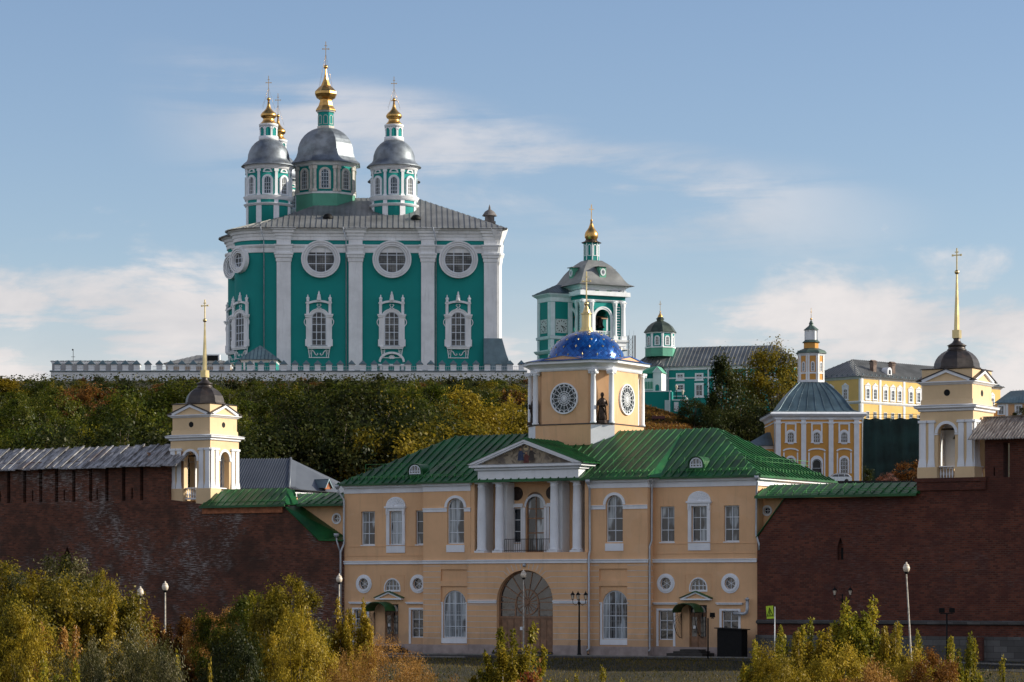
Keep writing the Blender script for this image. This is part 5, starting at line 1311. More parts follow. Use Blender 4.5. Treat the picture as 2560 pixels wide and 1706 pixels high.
# ---- drums
def onion(mb, x, y, z, r, n=24, base=1.04, tall=1.0, a0=0):
    """bell-shaped gilt neck, onion, long neck and ball; returns z of the ball's top"""
    if tall == 1.0: pr = [(r*1.04, 0), (r*1.0, r*.08), (r*.76, r*.34), (r*.64, r*.58), (r*.66, r*.70), (r*.86, r*.84), (r*.95, r*1.0), (r*.93, r*1.16), (r*.78, r*1.38), (r*.52, r*1.62), (r*.31, r*1.88), (r*.17, r*2.25), (r*.09, r*2.85)]; zt = 3.0
    else: pr = [(r*1.04, 0), (r*.99, r*.12), (r*.74, r*.5), (r*.60, r*.95), (r*.62, r*1.09), (r*.98, r*1.32), (r*1.13, r*1.62), (r*1.12, r*1.85), (r*.84, r*2.14), (r*.50, r*2.45), (r*.24, r*3.05), (r*.11, r*3.6), (r*.07, r*4.15)]; zt = 4.3
    mb.lathe([(a, z + b_) for a, b_ in pr], n, (x, y), a0=a0, sm=n > 10)
    zt = z + r*zt; mb.sphere((x, y, zt), r*.21, 12); return zt + r*.2
def drum(px, Yoff, r, zs, small=True, pyscale=None):
    """cylindrical drum; zs: dict of heights read from the near right drum"""
    y = Yoff; x = K.x(px, -y); Mx = Matrix.Translation((x, y, 0)); c = (x, y)
    z = zs
    w = MB(); w.lathe([(r, z['b'] - 4), (r, z['k'])], 48, c, sm=True); w.build('drum', teal, cath)
    t_ = MB()
    for (a, b_, o_) in (('m0', 'm0b', .16), ('m1', 'm1b', .22), ('k', 's', .18)):
        t_.lathe([(r - .3, z[a]), (r + o_, z[a] + .02), (r + o_ + .12, (z[a] + z[b_])/2), (r + o_ + .34, z[b_] - .08), (r + o_ + .36, z[b_]), (r - .3, z[b_])], 48, c)
    t_.lathe([(r + .36, z['s'] - .5), (r + .62, z['s'] - .1), (r + .66, z['s'] + .02), (r, z['s'] + .03)], 48, c)
    t_.build('drum_cornice', white, cath)
    for i in range(8):
        a = 2*math.pi*i/8; Mf = Mx @ Matrix.Rotation(a, 4, 'Z') @ Matrix.Translation((0, -r, 0))
        Mp = Mx @ Matrix.Rotation(a + math.pi/8, 4, 'Z') @ Matrix.Translation((0, -r, 0))
        if math.sin(a + K.t) == 99: continue
        vis = math.cos(a) > -.35
        if not vis: continue
        p = MB(Mp)
        p.box(-.55, .55, -.10, .3, z['b'] - 2, z['m0'] + .02); p.box(-.27, .27, -.16, .3, z['m1b'] - .02, z['k'] + .02)
        p.box(-.42, .42, -.2, .3, z['k'] - .5, z['k'] + .02); p.box(-.38, .38, -.2, .3, z['m1b'], z['m1b'] + .35)
        p.box(-.40, .40, -.12, .3, z['m0b'] - .02, z['m1'] + .03); p.build('pilaster', white, cath)
        f = MB(Mf); H = z['k'] - z['m1b']; wz = z['m1b'] + .25; wh = H*.66; ww = 1.35
        f.ring(arch(0, wz - .1, ww + .75, wh + .45, (ww + .75)/2, 12), arch(0, wz, ww, wh, ww/2, 12), -.22, .35)
        f.ring(arch(0, wz + wh + .75, 1.7, .85, .6, 10)[2:], arch(0, wz + wh + .85, 1.1, .5, .4, 10)[2:], -.14, .3, closed=False); f.box(-.9, .9, -.14, .3, wz + wh + .78, wz + wh + .95)
        f.build('window_surround', white, cath)
        window(cath, Mf, 0, wz, ww, wh, -.12, ww/2, 3, (.22, .42, .62), ft=.10, bt=.07, gm=leaded if i % 2 else glass, d=.2)
    d_ = MB(); R0 = r
    hgt = z['d'] - z['s'] - .9
    prof = [(r + .95, z['s'] - .28), (r + .98, z['s'] - .20), (r + .55, z['s'] + .22), (r*.98, z['s'] + .75), (r*.935, z['s'] + 1.2)]
    prof += [(r*.935*math.cos(R(q)), z['s'] + 1.2 + (hgt - .3)*math.sin(R(q))) for q in (12, 24, 36, 48, 58, 67, 74)]
    d_.lathe(prof, 48, c); d_.build('dome', zinc, cath)
    lr = r*.385
    l = MB(); l.lathe([(lr*1.1, z['d'] - .35), (lr*1.1, z['d'] + .25), (lr, z['d'] + .3), (lr, z['l'] - .5)], 24, c); l.build('lantern', teal, cath)
    t_ = MB(); t_.lathe([(lr*1.08, z['l'] - .55), (lr*1.12, z['l'] - .1), (lr*1.12, z['l']), (lr*.5, z['l'])], 24, c)
    t_.lathe([(lr*1.14, z['d'] - .6), (lr*1.14, z['d'] + .28), (lr*.8, z['d'] + .3)], 24, c)
    for i in range(8):
        a = 2*math.pi*(i + .5)/8; Mp = Mx @ Matrix.Rotation(a, 4, 'Z') @ Matrix.Translation((0, -lr, 0)); q = MB(Mp)
        q.box(-.2, .2, -.08, .2, z['d'] + .3, z['l'] - .3)
        k_ = len(t_.v); t_.v += q.v; t_.f += [[k_ + i_ for i_ in f_] for f_ in q.f]; t_.mi += q.mi; t_.sm += q.sm
        Mq = Mx @ Matrix.Rotation(2*math.pi*i/8, 4, 'Z') @ Matrix.Translation((0, -lr, 0)); q = MB(Mq)
        q.ring(arch(0, z['l'] - 1.6, 1.12, 1.1, .55, 8)[2:], arch(0, z['l'] - 1.6, .8, .9, .4, 8)[2:], -.09, .2, closed=False)
        k_ = len(t_.v); t_.v += q.v; t_.f += [[k_ + i_ for i_ in f_] for f_ in q.f]; t_.mi += q.mi; t_.sm += q.sm
    t_.build('lantern_trim', white, cath)
    g = MB(); zt = onion(g, x, y, z['l'], lr*.98, 24); g.build('cupola', gold, cath)
    q = MB(); cross(q, x, y, zt, 4.2, .5, .05)
    for k_ in range(4):
        a = R(45 + 90*k_); q.tube([(x, y, zt + 1.9), (x + math.cos(a)*lr*1.0, y + math.sin(a)*lr*1.0, z['l'] + lr*1.9)], .018, 4)
    q.build('cross', gold, cath)
Yd = KY + 10
hz_ = lambda zy, Yq=Yd - 4.4: (HY - (100 + zy/3.0154))/F*Yq - K.zb
ZS = {'b': hz_(1345), 'm0': hz_(1245), 'm0b': hz_(1225), 'm1': hz_(1200), 'm1b': hz_(1168), 'k': hz_(962), 's': hz_(925), 'd': hz_(742, Yd), 'l': hz_(632, Yd - 1)}
ZS['k'] = hz_(968)
drum(985, 10, 4.35, ZS)
drum(671.5, 10, 4.35, ZS)
drum(695, 30, 4.35, ZS)
drum(985, 30, 4.35, ZS)
# ---- big octagonal drum
yb = mid + 1.0; xb_ = K.x(814.5, -yb); Yq = KY + yb; RB = 6.15; a0 = R(22.5)
bz = lambda zy, dy=0: (HY - (100 + zy/3.0154))/F*(Yq + dy) - K.zb
Mo = Matrix.Translation((xb_, yb, 0))
q = MB(); q.lathe([(RB + .05, bz(1245, -5) - 4), (RB + .05, bz(1150, -5))], 8, (xb_, yb), a0=a0, sm=False); q.build('drum_base', teal2, cath)
q = MB(); q.lathe([(RB - .1, bz(1150, -5)), (RB - .1, bz(930, -5))], 8, (xb_, yb), a0=a0, sm=False); q.build('drum', teal, cath)
tq = MB()
tq.lathe([(RB + .15, bz(1158, -5)), (RB + .2, bz(1145, -5)), (RB - .1, bz(1140, -5))], 8, (xb_, yb), a0=a0, sm=False)
tq.lathe([(RB - .1, bz(945, -5)), (RB + .1, bz(940, -5)), (RB + .3, bz(925, -5)), (RB + .9, bz(915, -6)), (RB + .95, bz(905, -6)), (RB, bz(902, -6))], 8, (xb_, yb), a0=a0, sm=False)
tq.build('drum_cornice', oldwhite, cath)
ap = (RB - .1)*math.cos(R(22.5))
stone_trim = plain('stained_white_trim', (.60, .57, .52), .9, var=.2, scale=1.2, streak=.35)
for i in range(8):
    a = 2*math.pi*i/8
    if math.cos(a) < -.35: continue
    Mf = Mo @ Matrix.Rotation(a, 4, 'Z') @ Matrix.Translation((0, -ap, 0))
    s = MB(Mf); z0, z1 = bz(1142, -5), bz(948, -5)
    for q_ in (-1, 1):
        s.box(q_*1.95 - .28, q_*1.95 + .28, -.3, 0, z0, z1)
        s.box(q_*1.95 - .42, q_*1.95 + .42, -.42, 0, z0, z0 + .5); s.box(q_*1.95 - .42, q_*1.95 + .42, -.42, 0, z1 - .6, z1)
    s.ring(arch(0, z0 + .45, 2.3, 4.25, 1.15, 12), arch(0, z0 + .6, 1.5, 3.75, .75, 12), -.25, 0)
    s.build('window_surround', stone_trim, cath)
    window(cath, Mf, 0, z0 + .6, 1.5, 3.75, -.14, .75, 3, (.2, .4, .6, .8), ft=.08, bt=.06, gm=leaded if i else glass, d=.12)
d_ = MB(); zb0 = bz(905, -6)
prof = [(RB + 1.1, zb0 - .25), (RB + 1.15, zb0 - .1), (RB + .55, zb0 + .35), (RB + .05, zb0 + 1.1), (RB - .25, zb0 + 2.0)]
Hd = bz(665) - zb0 - 2.0
prof += [((RB - .25)*math.cos(R(t_)), zb0 + 2.0 + Hd*math.sin(R(t_))/math.sin(R(76))) for t_ in (10, 20, 30, 40, 50, 60, 68, 76)]
d_.lathe(prof, 8, (xb_, yb), a0=a0, sm=False)
dob = d_.build('dome', zinc, cath)
lr = 1.62
q = MB(); q.lathe([(lr*1.05, bz(668)), (lr*1.05, bz(655)), (lr, bz(654)), (lr, bz(545))], 8, (xb_, yb), a0=a0, sm=False); q.build('lantern', teal, cath)
q = MB(); q.lathe([(lr*1.12, bz(548)), (lr*1.2, bz(535)), (lr*1.2, bz(528)), (lr*.5, bz(526))], 8, (xb_, yb), a0=a0, sm=False); q.lathe([(lr*1.1, bz(672)), (lr*1.1, bz(652)), (lr*.9, bz(650))], 8, (xb_, yb), a0=a0, sm=False)
for i in range(8):
    Mf = Mo @ Matrix.Rotation(2*math.pi*i/8, 4, 'Z') @ Matrix.Translation((0, -lr*.924, 0)); s = MB(Mf)
    s.ring(arch(0, bz(640), .85, bz(570) - bz(640), .42, 8), arch(0, bz(640) + .1, .62, bz(570) - bz(640) - .2, .31, 8), -.06, .05)
    k_ = len(q.v); q.v += s.v; q.f += [[k_ + i_ for i_ in f_] for f_ in s.f]; q.mi += s.mi; q.sm += s.sm
q.build('lantern_trim', stone_trim, cath)
g = MB(); zt = onion(g, xb_, yb, bz(535), 2.02, 8, a0=a0, tall=1.02); g.build('cupola', gold, cath)
q = MB(); cross(q, xb_, yb, zt, 4.6, .6, .06)
for k_ in range(4):
    a = R(45 + 90*k_); q.tube([(xb_, yb, zt + 2.2), (xb_ + math.cos(a)*2.0, yb + math.sin(a)*2.0, bz(535) + 4.0)], .02, 4)
q.build('cross', gold, cath)

# ---------------------------------------------------------------- white crenellated wall
WY = 507.0; V = Plane((127 - CX)/F*WY, WY, 0.0, 35.0)
ww_ = thing('crenellated_wall', 'long white wall with capped square merlons running along the hill below the cathedral', 'wall', V.loc(), 0)
LW = V.x(1318); zt_ = V.z(700, 928)
q = MB(); q.box(0, LW, 0, .8, -1, zt_ - .12)
k = 4.4
while k < LW: q.box(k - .22, k + .22, -.06, 0, -1, zt_ - .3); k += 4.55
q.box(0, LW, -.07, 0, zt_ - .55, zt_ - .35); q.box(-.001, .8, .8, 30, -1, zt_ - .12)
q.build('wall', oldwhite, ww_)
q = MB(); q.prism([(-.32, zt_ - .12), (1.1, zt_ - .12), (1.1, zt_ - .06), (.4, zt_ + .16), (-.32, zt_ - .02)], -.2, LW, 'yz'); q.build('coping', blueroof, ww_)
n = 43
mer = MB(); mer.add([(-.52, -.38, 0), (.52, -.38, 0), (.52, .38, 0), (-.52, .38, 0), (-.47, -.34, .35), (.47, -.34, .35), (.47, .34, .35), (-.47, .34, .35), (-.5, -.37, 1.12), (.5, -.37, 1.12), (.5, .37, 1.12), (-.5, .37, 1.12)],
    [(0,1,5,4),(1,2,6,5),(2,3,7,6),(3,0,4,7),(4,5,9,8),(5,6,10,9),(6,7,11,10),(7,4,8,11),(3,2,1,0),(8,9,10,11)]); mer.ring(arch(0, .42, .8, .62), arch(0, .48, .66, .5), -.40, -.34)
mm = mer.mesh('merlon', oldwhite); cap = MB(); cap.add([(-.66, -.52, 1.12), (.66, -.52, 1.12), (.66, .52, 1.12), (-.66, .52, 1.12), (-.66, -.52, 1.2), (.66, -.52, 1.2), (.66, .52, 1.2), (-.66, .52, 1.2), (0, 0, 1.92)], [(3,2,1,0),(0,1,5,4),(1,2,6,5),(2,3,7,6),(3,0,4,7),(4,5,8),(5,6,8),(6,7,8),(7,4,8)])
cm_ = cap.mesh('cap', blueroof)
for i in range(n):
    x = V.x(143 + 28.3*i)
    if x > LW - .3: break
    o = D.objects.new('merlon', mm); COL.objects.link(o); o.parent = ww_; o.location = (x, .4, zt_ + .02)
    c_ = D.objects.new('cap', cm_); COL.objects.link(c_); c_.parent = o
q = MB(); k = V.x(380)
while k < LW:
    q.box(k - .02, k + .02, 1.5, 1.54, zt_ - 1, zt_ + 1.0); k += .35
q.box(V.x(380), LW, 1.5, 1.55, zt_ + .85, zt_ + .9); q.box(V.x(380), LW, 1.5, 1.55, zt_ + .3, zt_ + .35); q.build('railing', white, ww_)
# small buildings peeping over the wall
def simple_house(name, label, cat, px0, px1, Y, th, pytop, pyeave, depth, wallm, roofm, kind='hip', zb=36.5, seam=.8, over=.4):
    P = Plane((px0 - CX)/F*Y, Y, th, zb); T = thing(name, label, cat, P.loc(), -P.t)
    L = P.x(px1); ze = P.z(px0, pyeave); zr = P.z((px0 + px1)/2, pytop)
    w_ = MB(); w_.box(0, L, 0, depth, -1, ze); w_.build('wall', wallm, T)
    r_ = MB(); o = over; m_ = depth/2; k = min(m_ + o, L/2) if kind == 'hip' else 0
    a, b_, c_, d_ = (-o, -o, ze), (L + o, -o, ze), (L + o, depth + o, ze), (-o, depth + o, ze); r0, r1 = (-o + k, m_, zr), (L + o - k, m_, zr)
    if kind == 'pyr': r0 = r1 = (L/2, m_, zr)
    if r0 == r1: 
        for p_, q_ in ((a, b_), (b_, c_), (c_, d_), (d_, a)): r_.roof([p_, q_, r0], seam)
    elif kind == 'hip':
        r_.roof([a, b_, r1, r0], seam); r_.roof([b_, c_, r1], seam); r_.roof([c_, d_, r0, r1], seam); r_.roof([d_, a, r0], seam)
    else:
        r_.roof([a, b_, r1, r0], seam); r_.roof([c_, d_, r0, r1], seam); w_.prism([(0, ze), (depth, ze), (m_, zr - .1)], 0.01, L - .01, 'yz')
    r_.build('roof', roofm, T)
    t_ = MB(); t_.loft([(0, 0), (L, 0), (L, depth), (0, depth)], [(.02, ze - .5), (.12, ze - .35), (.14, ze - .15), (.3, ze - .06), (.32, ze - .02)]); t_.build('cornice', white, T)
    return P, T, L, ze, zr
P, T, L, ze, zr = simple_house('grey_annex', 'grey flat-roofed annex behind the left end of the crenellated wall', 'outbuilding', 130, 338, 520, -1.5, 897, 903, 9, plain('grey_render', (.30, .30, .31), .9), blueroof, over=.3)
P, T, L, ze, zr = simple_house('grey_roofed_house', 'grey hip-roofed house with a dark dormer, just left of the cathedral behind the white wall', 'house', 415, 575, 535, -2, 882, 909, 12, plain('tan_wall', (.35, .27, .2), .9), greyroof, over=.5, seam=.9)
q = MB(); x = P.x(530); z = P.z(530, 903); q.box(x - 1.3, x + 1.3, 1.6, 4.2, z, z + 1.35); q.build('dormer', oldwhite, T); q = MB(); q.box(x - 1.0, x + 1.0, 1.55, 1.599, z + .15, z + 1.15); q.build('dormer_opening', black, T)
P, T, L, ze, zr = simple_house('porch', 'small teal porch with pointed blue-grey roof against the left corner of the cathedral', 'porch', 604, 690, 543, 0, 860, 900, 6.4, teal, blueroof, 'pyr', seam=.7, over=.7)
q = MB(); 
for i in range(4): x = .5 + i*1.75; q.box(x - .18, x + .18, -.1, 0, -1, ze - .5)
q.build('pilaster', white, T)
hs_ = thing('antenna_pole', 'thin dark antenna pole rising behind the left end of the crenellated wall', 'mast', pt(183, 905, 522), 0); h0 = gz(hs_.location.x, 522) - hs_.location.z  # antenna pole with a small round tip
q = MB(); q.tube([(0, 0, h0), (0, 0, 2.1)], .05, 6); q.box(-.35, .35, -.03, .03, .85, .92); q.build('pole', black, hs_); q = MB(); q.sphere((-.08, 0, 2.15), .16, 8); q.build('antenna_tip', black, hs_)
# ---------------------------------------------------------------- bell tower with clocks
sooty = plain('grey_brown_brick', (.17, .12, .10), .9, var=.35, scale=1.5)
BY = 598.0; B = Plane((1455 - CX)/F*BY, BY, -28.0, 36.5)
bt = thing('bell_tower', 'teal and white bell tower with two clock faces, bells in the arch and golden cupola', 'bell tower', B.loc(), -B.t)
bzf = lambda zy, Y=BY: (HY - (480 + zy/3.2667))/F*Y - B.zb
S_ = 10.2
sq = [(0, 0), (S_, 0), (S_, S_), (0, S_)]
z_at, z_at0, z_c1, z_c0, z_st, z_lo = bzf(758), bzf(828), bzf(830), bzf(890), bzf(1192), bzf(1300)
w_ = MB(); w_.box(.5, S_ - .5, .5, S_ - .5, -1, z_st)
w_.box(.4, S_ - .4, .4, S_ - .4, z_c1, z_at)
ctr = S_/2 + .1
for k in range(4):
    Mf = Matrix.Translation((S_/2, S_/2, 0)) @ Matrix.Rotation(k*math.pi/2, 4, 'Z')
    q = MB(Mf); hw = S_/2 - .5 if k % 2 == 0 else S_/2 - 1.3
    q.wall([(-hw, z_st), (hw, z_st), (hw, z_c0 + .2), (-hw, z_c0 + .2)], [arch(0, z_st + .3, 3.6, bzf(950) - z_st - .3, 1.8, 14)], -(S_/2 - .5), .8)
    b0_ = len(w_.v); w_.v += q.v; w_.f += [[b0_ + i for i in f_] for f_ in q.f]; w_.mi += q.mi; w_.sm += q.sm
w_.build('wall', teal, bt)
c_ = MB()
c_.loft(sq, [(-.3, z_c0), (.0, z_c0 + .3), (.0, z_c0 + 1.4), (.3, z_c0 + 1.6), (.8, z_c0 + 2.1), (.85, z_c1 - .3), (.3, z_c1)])
c_.loft(sq, [(-.4, z_st - 1.5), (.2, z_st - 1.4), (.2, z_st - .9), (.55, z_st - .5), (.6, z_st - .1), (-.2, z_st)])
c_.loft(sq, [(-.35, z_at - .9), (.0, z_at - .75), (.2, z_at - .4), (.7, z_at - .1), (.75, z_at + .05)])
c_.loft(sq, [(-.45, bzf(1290)), (.2, bzf(1285)), (.5, bzf(1275)), (.5, bzf(1268)), (-.3, bzf(1262))])
c_.build('cornice', white, bt)
tb_ = MB(); tb_.loft(sq, [(-.02, z_c0 + .45), (.03, z_c0 + .46), (.03, z_c0 + 1.2), (-.02, z_c0 + 1.21)]); tb_.build('frieze', teal, bt)
strp = MB()
for k in range(4):
    Mf = Matrix.Translation((S_/2, S_/2, 0)) @ Matrix.Rotation(k*math.pi/2, 4, 'Z')
    h = S_/2
    for x in (-h + .45, -h + 2.0 if False else -2.75, 2.75, h - .45):
        if k == 3 and x > -4 and x != -h + .45 and x < 0: pass
        q = MB(Mf); y = -h + .10
        q.box(x - .52, x + .52, -h - .35, -h + .6, z_st - .5, z_st + .7)
        q.lathe([(.44, z_st + .7), (.40, z_st + .9), (.36, z_c0 - 1.0), (.42, z_c0 - .9), (.5, z_c0 - .3), (.5, z_c0 + .3)], 14, (x, y)); q.box(x - .55, x + .55, y - .5, y + .5, z_c0 - .15, z_c0 + .1)
        q.build('column', white, bt)
        q = MB(Mf); q.box(x - .6, x + .6, -h - .10, -h + .45, bzf(1262), z_st - 1.5); q.box(x - .75, x + .75, -h - .06, -h + .42, z_c1, z_at - .9); q.build('pier', white, bt)
    for (xa_, xb_) in ((-h + 1.0, -3.3), (3.3, h - 1.0)):           # banded rustication between the columns
        z = z_st + .5
        while z < z_c0 - .6: q = MB(Mf); strp_v = q; q.box(xa_, xb_, -h + .36, -h + .5, z, z + .16); b0_ = len(strp.v); strp.v += q.v; strp.f += [[b0_ + i for i in f_] for f_ in q.f]; strp.mi += q.mi; strp.sm += q.sm; z += .55
    q = MB(Mf); zt = bzf(950); q.ring(arch(0, z_st + .3, 4.6, zt - z_st + .3, 2.3, 16), arch(0, z_st + .3, 3.6, zt - z_st - .3, 1.8, 16), -h + .2, -h + .5)
    q.ring(arch(0, z_st + .3, 4.6, zt - z_st + .3, 2.3, 16)[2:], arch(0, z_st + .3, 4.1, zt - z_st + .05, 2.05, 16)[2:], -h + .1, -h + .2, closed=False)
    q.build('arch_trim', white, bt)
    q = MB(Mf); q.ring(circ(0, (z_c1 + z_at)/2 - .3, .95, 24), circ(0, (z_c1 + z_at)/2 - .3, .0001, 24), -h + .28, -h + .40, 'xz'); q.build('white_roundel', white, bt)
    q = MB(Mf); q.ring(circ(0, (z_c1 + z_at)/2 - .3, 1.35, 24), circ(0, (z_c1 + z_at)/2 - .3, .95, 24), -h + .29, -h + .40, 'xz'); q.box(-2.1, -1.5, -h + .3, -h + .4, z_c1 + .2, z_at - 1.0) ; q.box(1.5, 2.1, -h + .3, -h + .4, z_c1 + .2, z_at - 1.0); q.build('white_panel' if False else 'roundel_ring', teal2, bt)
    q = MB(Mf)
    for xx in (-h + .75, -h + 1.9, h - 1.9, h - .75): q.box(xx - .38, xx + .38, -h - .1, -h - .05, z_c1 + .45, z_at - 1.25)
    q.build('attic_panel', teal, bt)
    q = MB(Mf)
    for i in range(9): x = -1.6 + .4*i; q.box(x - .06, x + .06, -h + .55, -h + .65, z_st + .2, z_st + 1.5)
    q.box(-1.8, 1.8, -h + .5, -h + .7, z_st + 1.5, z_st + 1.65); q.build('balustrade', white, bt)
strp.build('rustication', white, bt, kind='stuff')
for (x, y, s) in ((S_/2 - .6, 2.6, 1.0), (S_/2 + 1.0, 3.4, 1.25), (S_/2 - .2, 6.0, 1.3)):
    q = MB(); zt = z_st + 4.7; q.lathe([(.12*s, zt), (.35*s, zt - .15*s), (.45*s, zt - .8*s), (.6*s, zt - 1.3*s), (.85*s, zt - 1.7*s), (.8*s, zt - 1.75*s)], 16, (x, y)); q.build('bell', bronze, bt)
q = MB(); q.tube([(.8, 3.0, z_st + 4.8), (S_ - .8, 3.0, z_st + 4.8)], .14, 6); q.tube([(.8, 6.0, z_st + 4.8), (S_ - .8, 6.0, z_st + 4.8)], .14, 6); q.build('bell_beam', wood, bt)
# roof: flared cloister dome
d_ = MB(); h = S_/2
C4 = [(0, 0), (S_, 0), (S_, S_), (0, S_)]
zb0 = z_at + .05; zt = bzf(545, BY + 3)
lv = [(1.35, zb0), (1.4, zb0 + .1), (.45, zb0 + .75), (-.25, zb0 + 1.7)]
lv = [(1.4, bzf(757)), (1.45, bzf(754)), (.6, bzf(738)), (.25, bzf(722)), (-.05, bzf(705)), (-.4, bzf(680)), (-.9, bzf(650, BY + 1)), (-1.45, bzf(620, BY + 1)), (-2.1, bzf(590, BY + 2)), (-2.8, bzf(566, BY + 2)), (-3.5, bzf(548, BY + 3))]
d_.loft(C4, lv); d_.build('dome_roof', greyroof, bt)
for k in range(4):
    Mf = Matrix.Translation((h, h, 0)) @ Matrix.Rotation(k*math.pi/2, 4, 'Z')
    q = MB(Mf); zd = zb0 + 1.6; q.box(-.75, .75, -h + .3, -h + 2.6, zd - .4, zd + 2.3); q.build('dormer', teal2, bt)
    q = MB(Mf); q.box(-1.15, 1.15, -h - .05, -h + 3.0, zd + 2.3, zd + 2.42); q.build('dormer_roof', greyroof, bt)
    q = MB(Mf); q.ring(circ(0, zd + 1.2, .6, 18, .75), circ(0, zd + 1.2, .4, 18, .52), -h + .2, -h + .3); q.build('dormer_surround', white, bt); oculus(bt, Mf, 0, zd + 1.2, .40, -h + .22, 4, .05, .06)
x = y = h; lr = 1.6
bz2 = lambda zy: bzf(zy, BY + 5)
q = MB(); q.lathe([(lr, zt - 1.0), (lr, bz2(405))], 8, (x, y), a0=R(22.5 + 0), sm=False); q.build('lantern', teal, bt)
q = MB()
for i in range(8):
    Mf = Matrix.Translation((x, y, 0)) @ Matrix.Rotation(R(45*i), 4, 'Z') @ Matrix.Translation((0, -lr*.924, 0)); s = MB(Mf)
    s.ring(arch(0, bz2(520), .85, bz2(425) - bz2(520), .47, 8), arch(0, bz2(520) + .12, .52, bz2(425) - bz2(520) - .28, .3, 8), -.08, .05); s.box(-.62, -.5, -.06, .05, zt, bz2(408)); s.box(.5, .62, -.06, .05, zt, bz2(408))
    k_ = len(q.v); q.v += s.v; q.f += [[k_ + i_ for i_ in f_] for f_ in s.f]; q.mi += s.mi; q.sm += s.sm
q.build('lantern_trim', white, bt)
q = MB(); q.lathe([(2.05, bz2(412)), (2.1, bz2(406)), (1.4, bz2(395)), (1.2, bz2(385))], 8, (x, y), a0=R(22.5), sm=False); q.build('lantern_roof', darkcu, bt)
g = MB(); z0 = bz2(388); g.lathe([(1.15, z0), (1.2, z0 + .3), (1.38, z0 + .6), (1.42, z0 + 1.1), (1.3, z0 + 1.6), (.95, z0 + 2.1), (.6, z0 + 2.6), (.35, z0 + 3.3), (.16, z0 + 4.0)], 20, (x, y)); g.sphere((x, y, z0 + 4.15), .26); g.build('cupola', gold, bt)
q = MB(); cross(q, x, y, z0 + 4.35, 3.1, .42, .06); q.build('cross', gold, bt)
# clock annex on the left face
ax0, ay0, ay1 = -4.8, 4.6, 10.2
q = MB(); q.box(ax0, .6, ay0, ay1, -1, bzf(850, 602)); q.build('annex_wall', teal, bt)
A4 = [(ax0, ay0), (.4, ay0), (.4, ay1), (ax0, ay1)]
az = lambda zy: bzf(zy, 602)
q = MB(); q.loft(A4, [(-.1, az(905)), (.08, az(900)), (.08, az(868)), (.35, az(858)), (.8, az(845)), (.85, az(836)), (-.1, az(834))]); q.loft(A4, [(-.05, az(1212)), (.25, az(1205)), (.3, az(1185)), (-.05, az(1180))]); q.loft(A4, [(-.05, az(1330)), (.3, az(1322)), (.6, az(1305)), (.6, az(1298)), (-.05, az(1292))]); q.build('annex_cornice', white, bt)
q = MB(); q.roof([(ax0 - .9, ay0 - .9, az(836)), (1.0, ay0 - .9, az(836)), (1.0, ay0 + 3, az(752)), (ax0 + 3.0, ay0 + 3, az(752))], .7); q.roof([(ax0 - .9, ay1 + .9, az(836)), (ax0 - .9, ay0 - .9, az(836)), (ax0 + 3.0, ay0 + 3, az(752))], .7); q.roof([(1.0, ay1 + .9, az(836)), (ax0 - .9, ay1 + .9, az(836)), (ax0 + 3, ay0 + 3, az(752)), (1.0, ay0 + 3, az(752))], 0)
q.build('annex_roof', blueroof, bt)
m, t, b = newmat('clock_dial'); b.inputs['Base Color'].default_value = (.62, .62, .62, 1); b.inputs['Roughness'].default_value = .6; dial = m
for (Mf, hwid, nm) in ((face((ax0 + .4)/2 - .1, ay0, 0), 2.55, 'front'), (face(ax0, (ay0 + ay1)/2, -math.pi/2), 2.75, 'side')):
    q = MB(Mf)
    for sx in (-1, 1):
        q.box(*sorted((sx*(hwid - 1.0), sx*(hwid + .02))), -.14, 0, az(1180), az(905)); q.box(*sorted((sx*(hwid - .8), sx*(hwid + .02))), -.14, 0, az(1292), az(1212)); q.box(*sorted((sx*(hwid - .8), sx*(hwid + .02))), -.14, 0, -1, az(1330))
    q.build('annex_pilaster', white, bt)
    zc = az(1100); r_ = 1.42
    q = MB(Mf); q.box(-r_, r_, -.10, -.02, zc - r_, zc + r_); ck = q.build('clock', dial, bt)
    q = MB(Mf)
    for i in range(12):
        a = R(30*i); rr = 1.12; s_, c_2 = math.sin(a), math.cos(a)
        seg(q, (s_*(rr - .17), zc + c_2*(rr - .17)), (s_*(rr + .14), zc + c_2*(rr + .14)), .15, -.125 - .001*i, -.10)
    for (a, l_, w2) in ((R(112), .78, .16), (R(140), 1.0, .11)): seg(q, (-math.sin(a)*.15, zc - math.cos(a)*.15), (math.sin(a)*l_, zc + math.cos(a)*l_), w2, -.15, -.125)
    for sx in (-1, 1):
        for sz in (-1, 1): q.box(sx*1.22 - .06, sx*1.22 + .06, -.12, -.1, zc + sz*1.22 - .06, zc + sz*1.22 + .06)
    q.build('numerals_and_hands', black, ck)
# lattice mast beside the tower
lm = thing('lattice_mast', 'slim open lattice mast standing between the bell tower and the blue dome', 'mast', pt(1577, 935, 585), 0)
q = MB(); hb = gz(lm.location.x, 585) - lm.location.z; tp_ = (HY - 839)/F*585 - lm.location.z
for sx in (-.72, .72, -.35, .35):
    if abs(sx) > .5: q.tube([(sx, 0, hb), (sx, 0, tp_)], .05, 5)
    else: q.tube([(sx*1.0, .6, hb), (sx, .6, tp_)], .045, 5)
z = hb; i = 0
while z < tp_ - .8:
    for y in (0,): q.tube([(-.45 if i % 2 else .45, y, z), (.45 if i % 2 else -.45, y, z + 1.0)], .04, 4); q.tube([(-.45, y, z), (.45, y, z)], .04, 4); q.tube([(.45 if i % 2 else -.45, y, z), (-.45 if i % 2 else .45, y, z + 1.0)], .03, 4)
    z += 1.0; i += 1
for sx in (-.45, .45): q.tube([(sx, 0, hb), (sx, 0, tp_)], .05, 5)
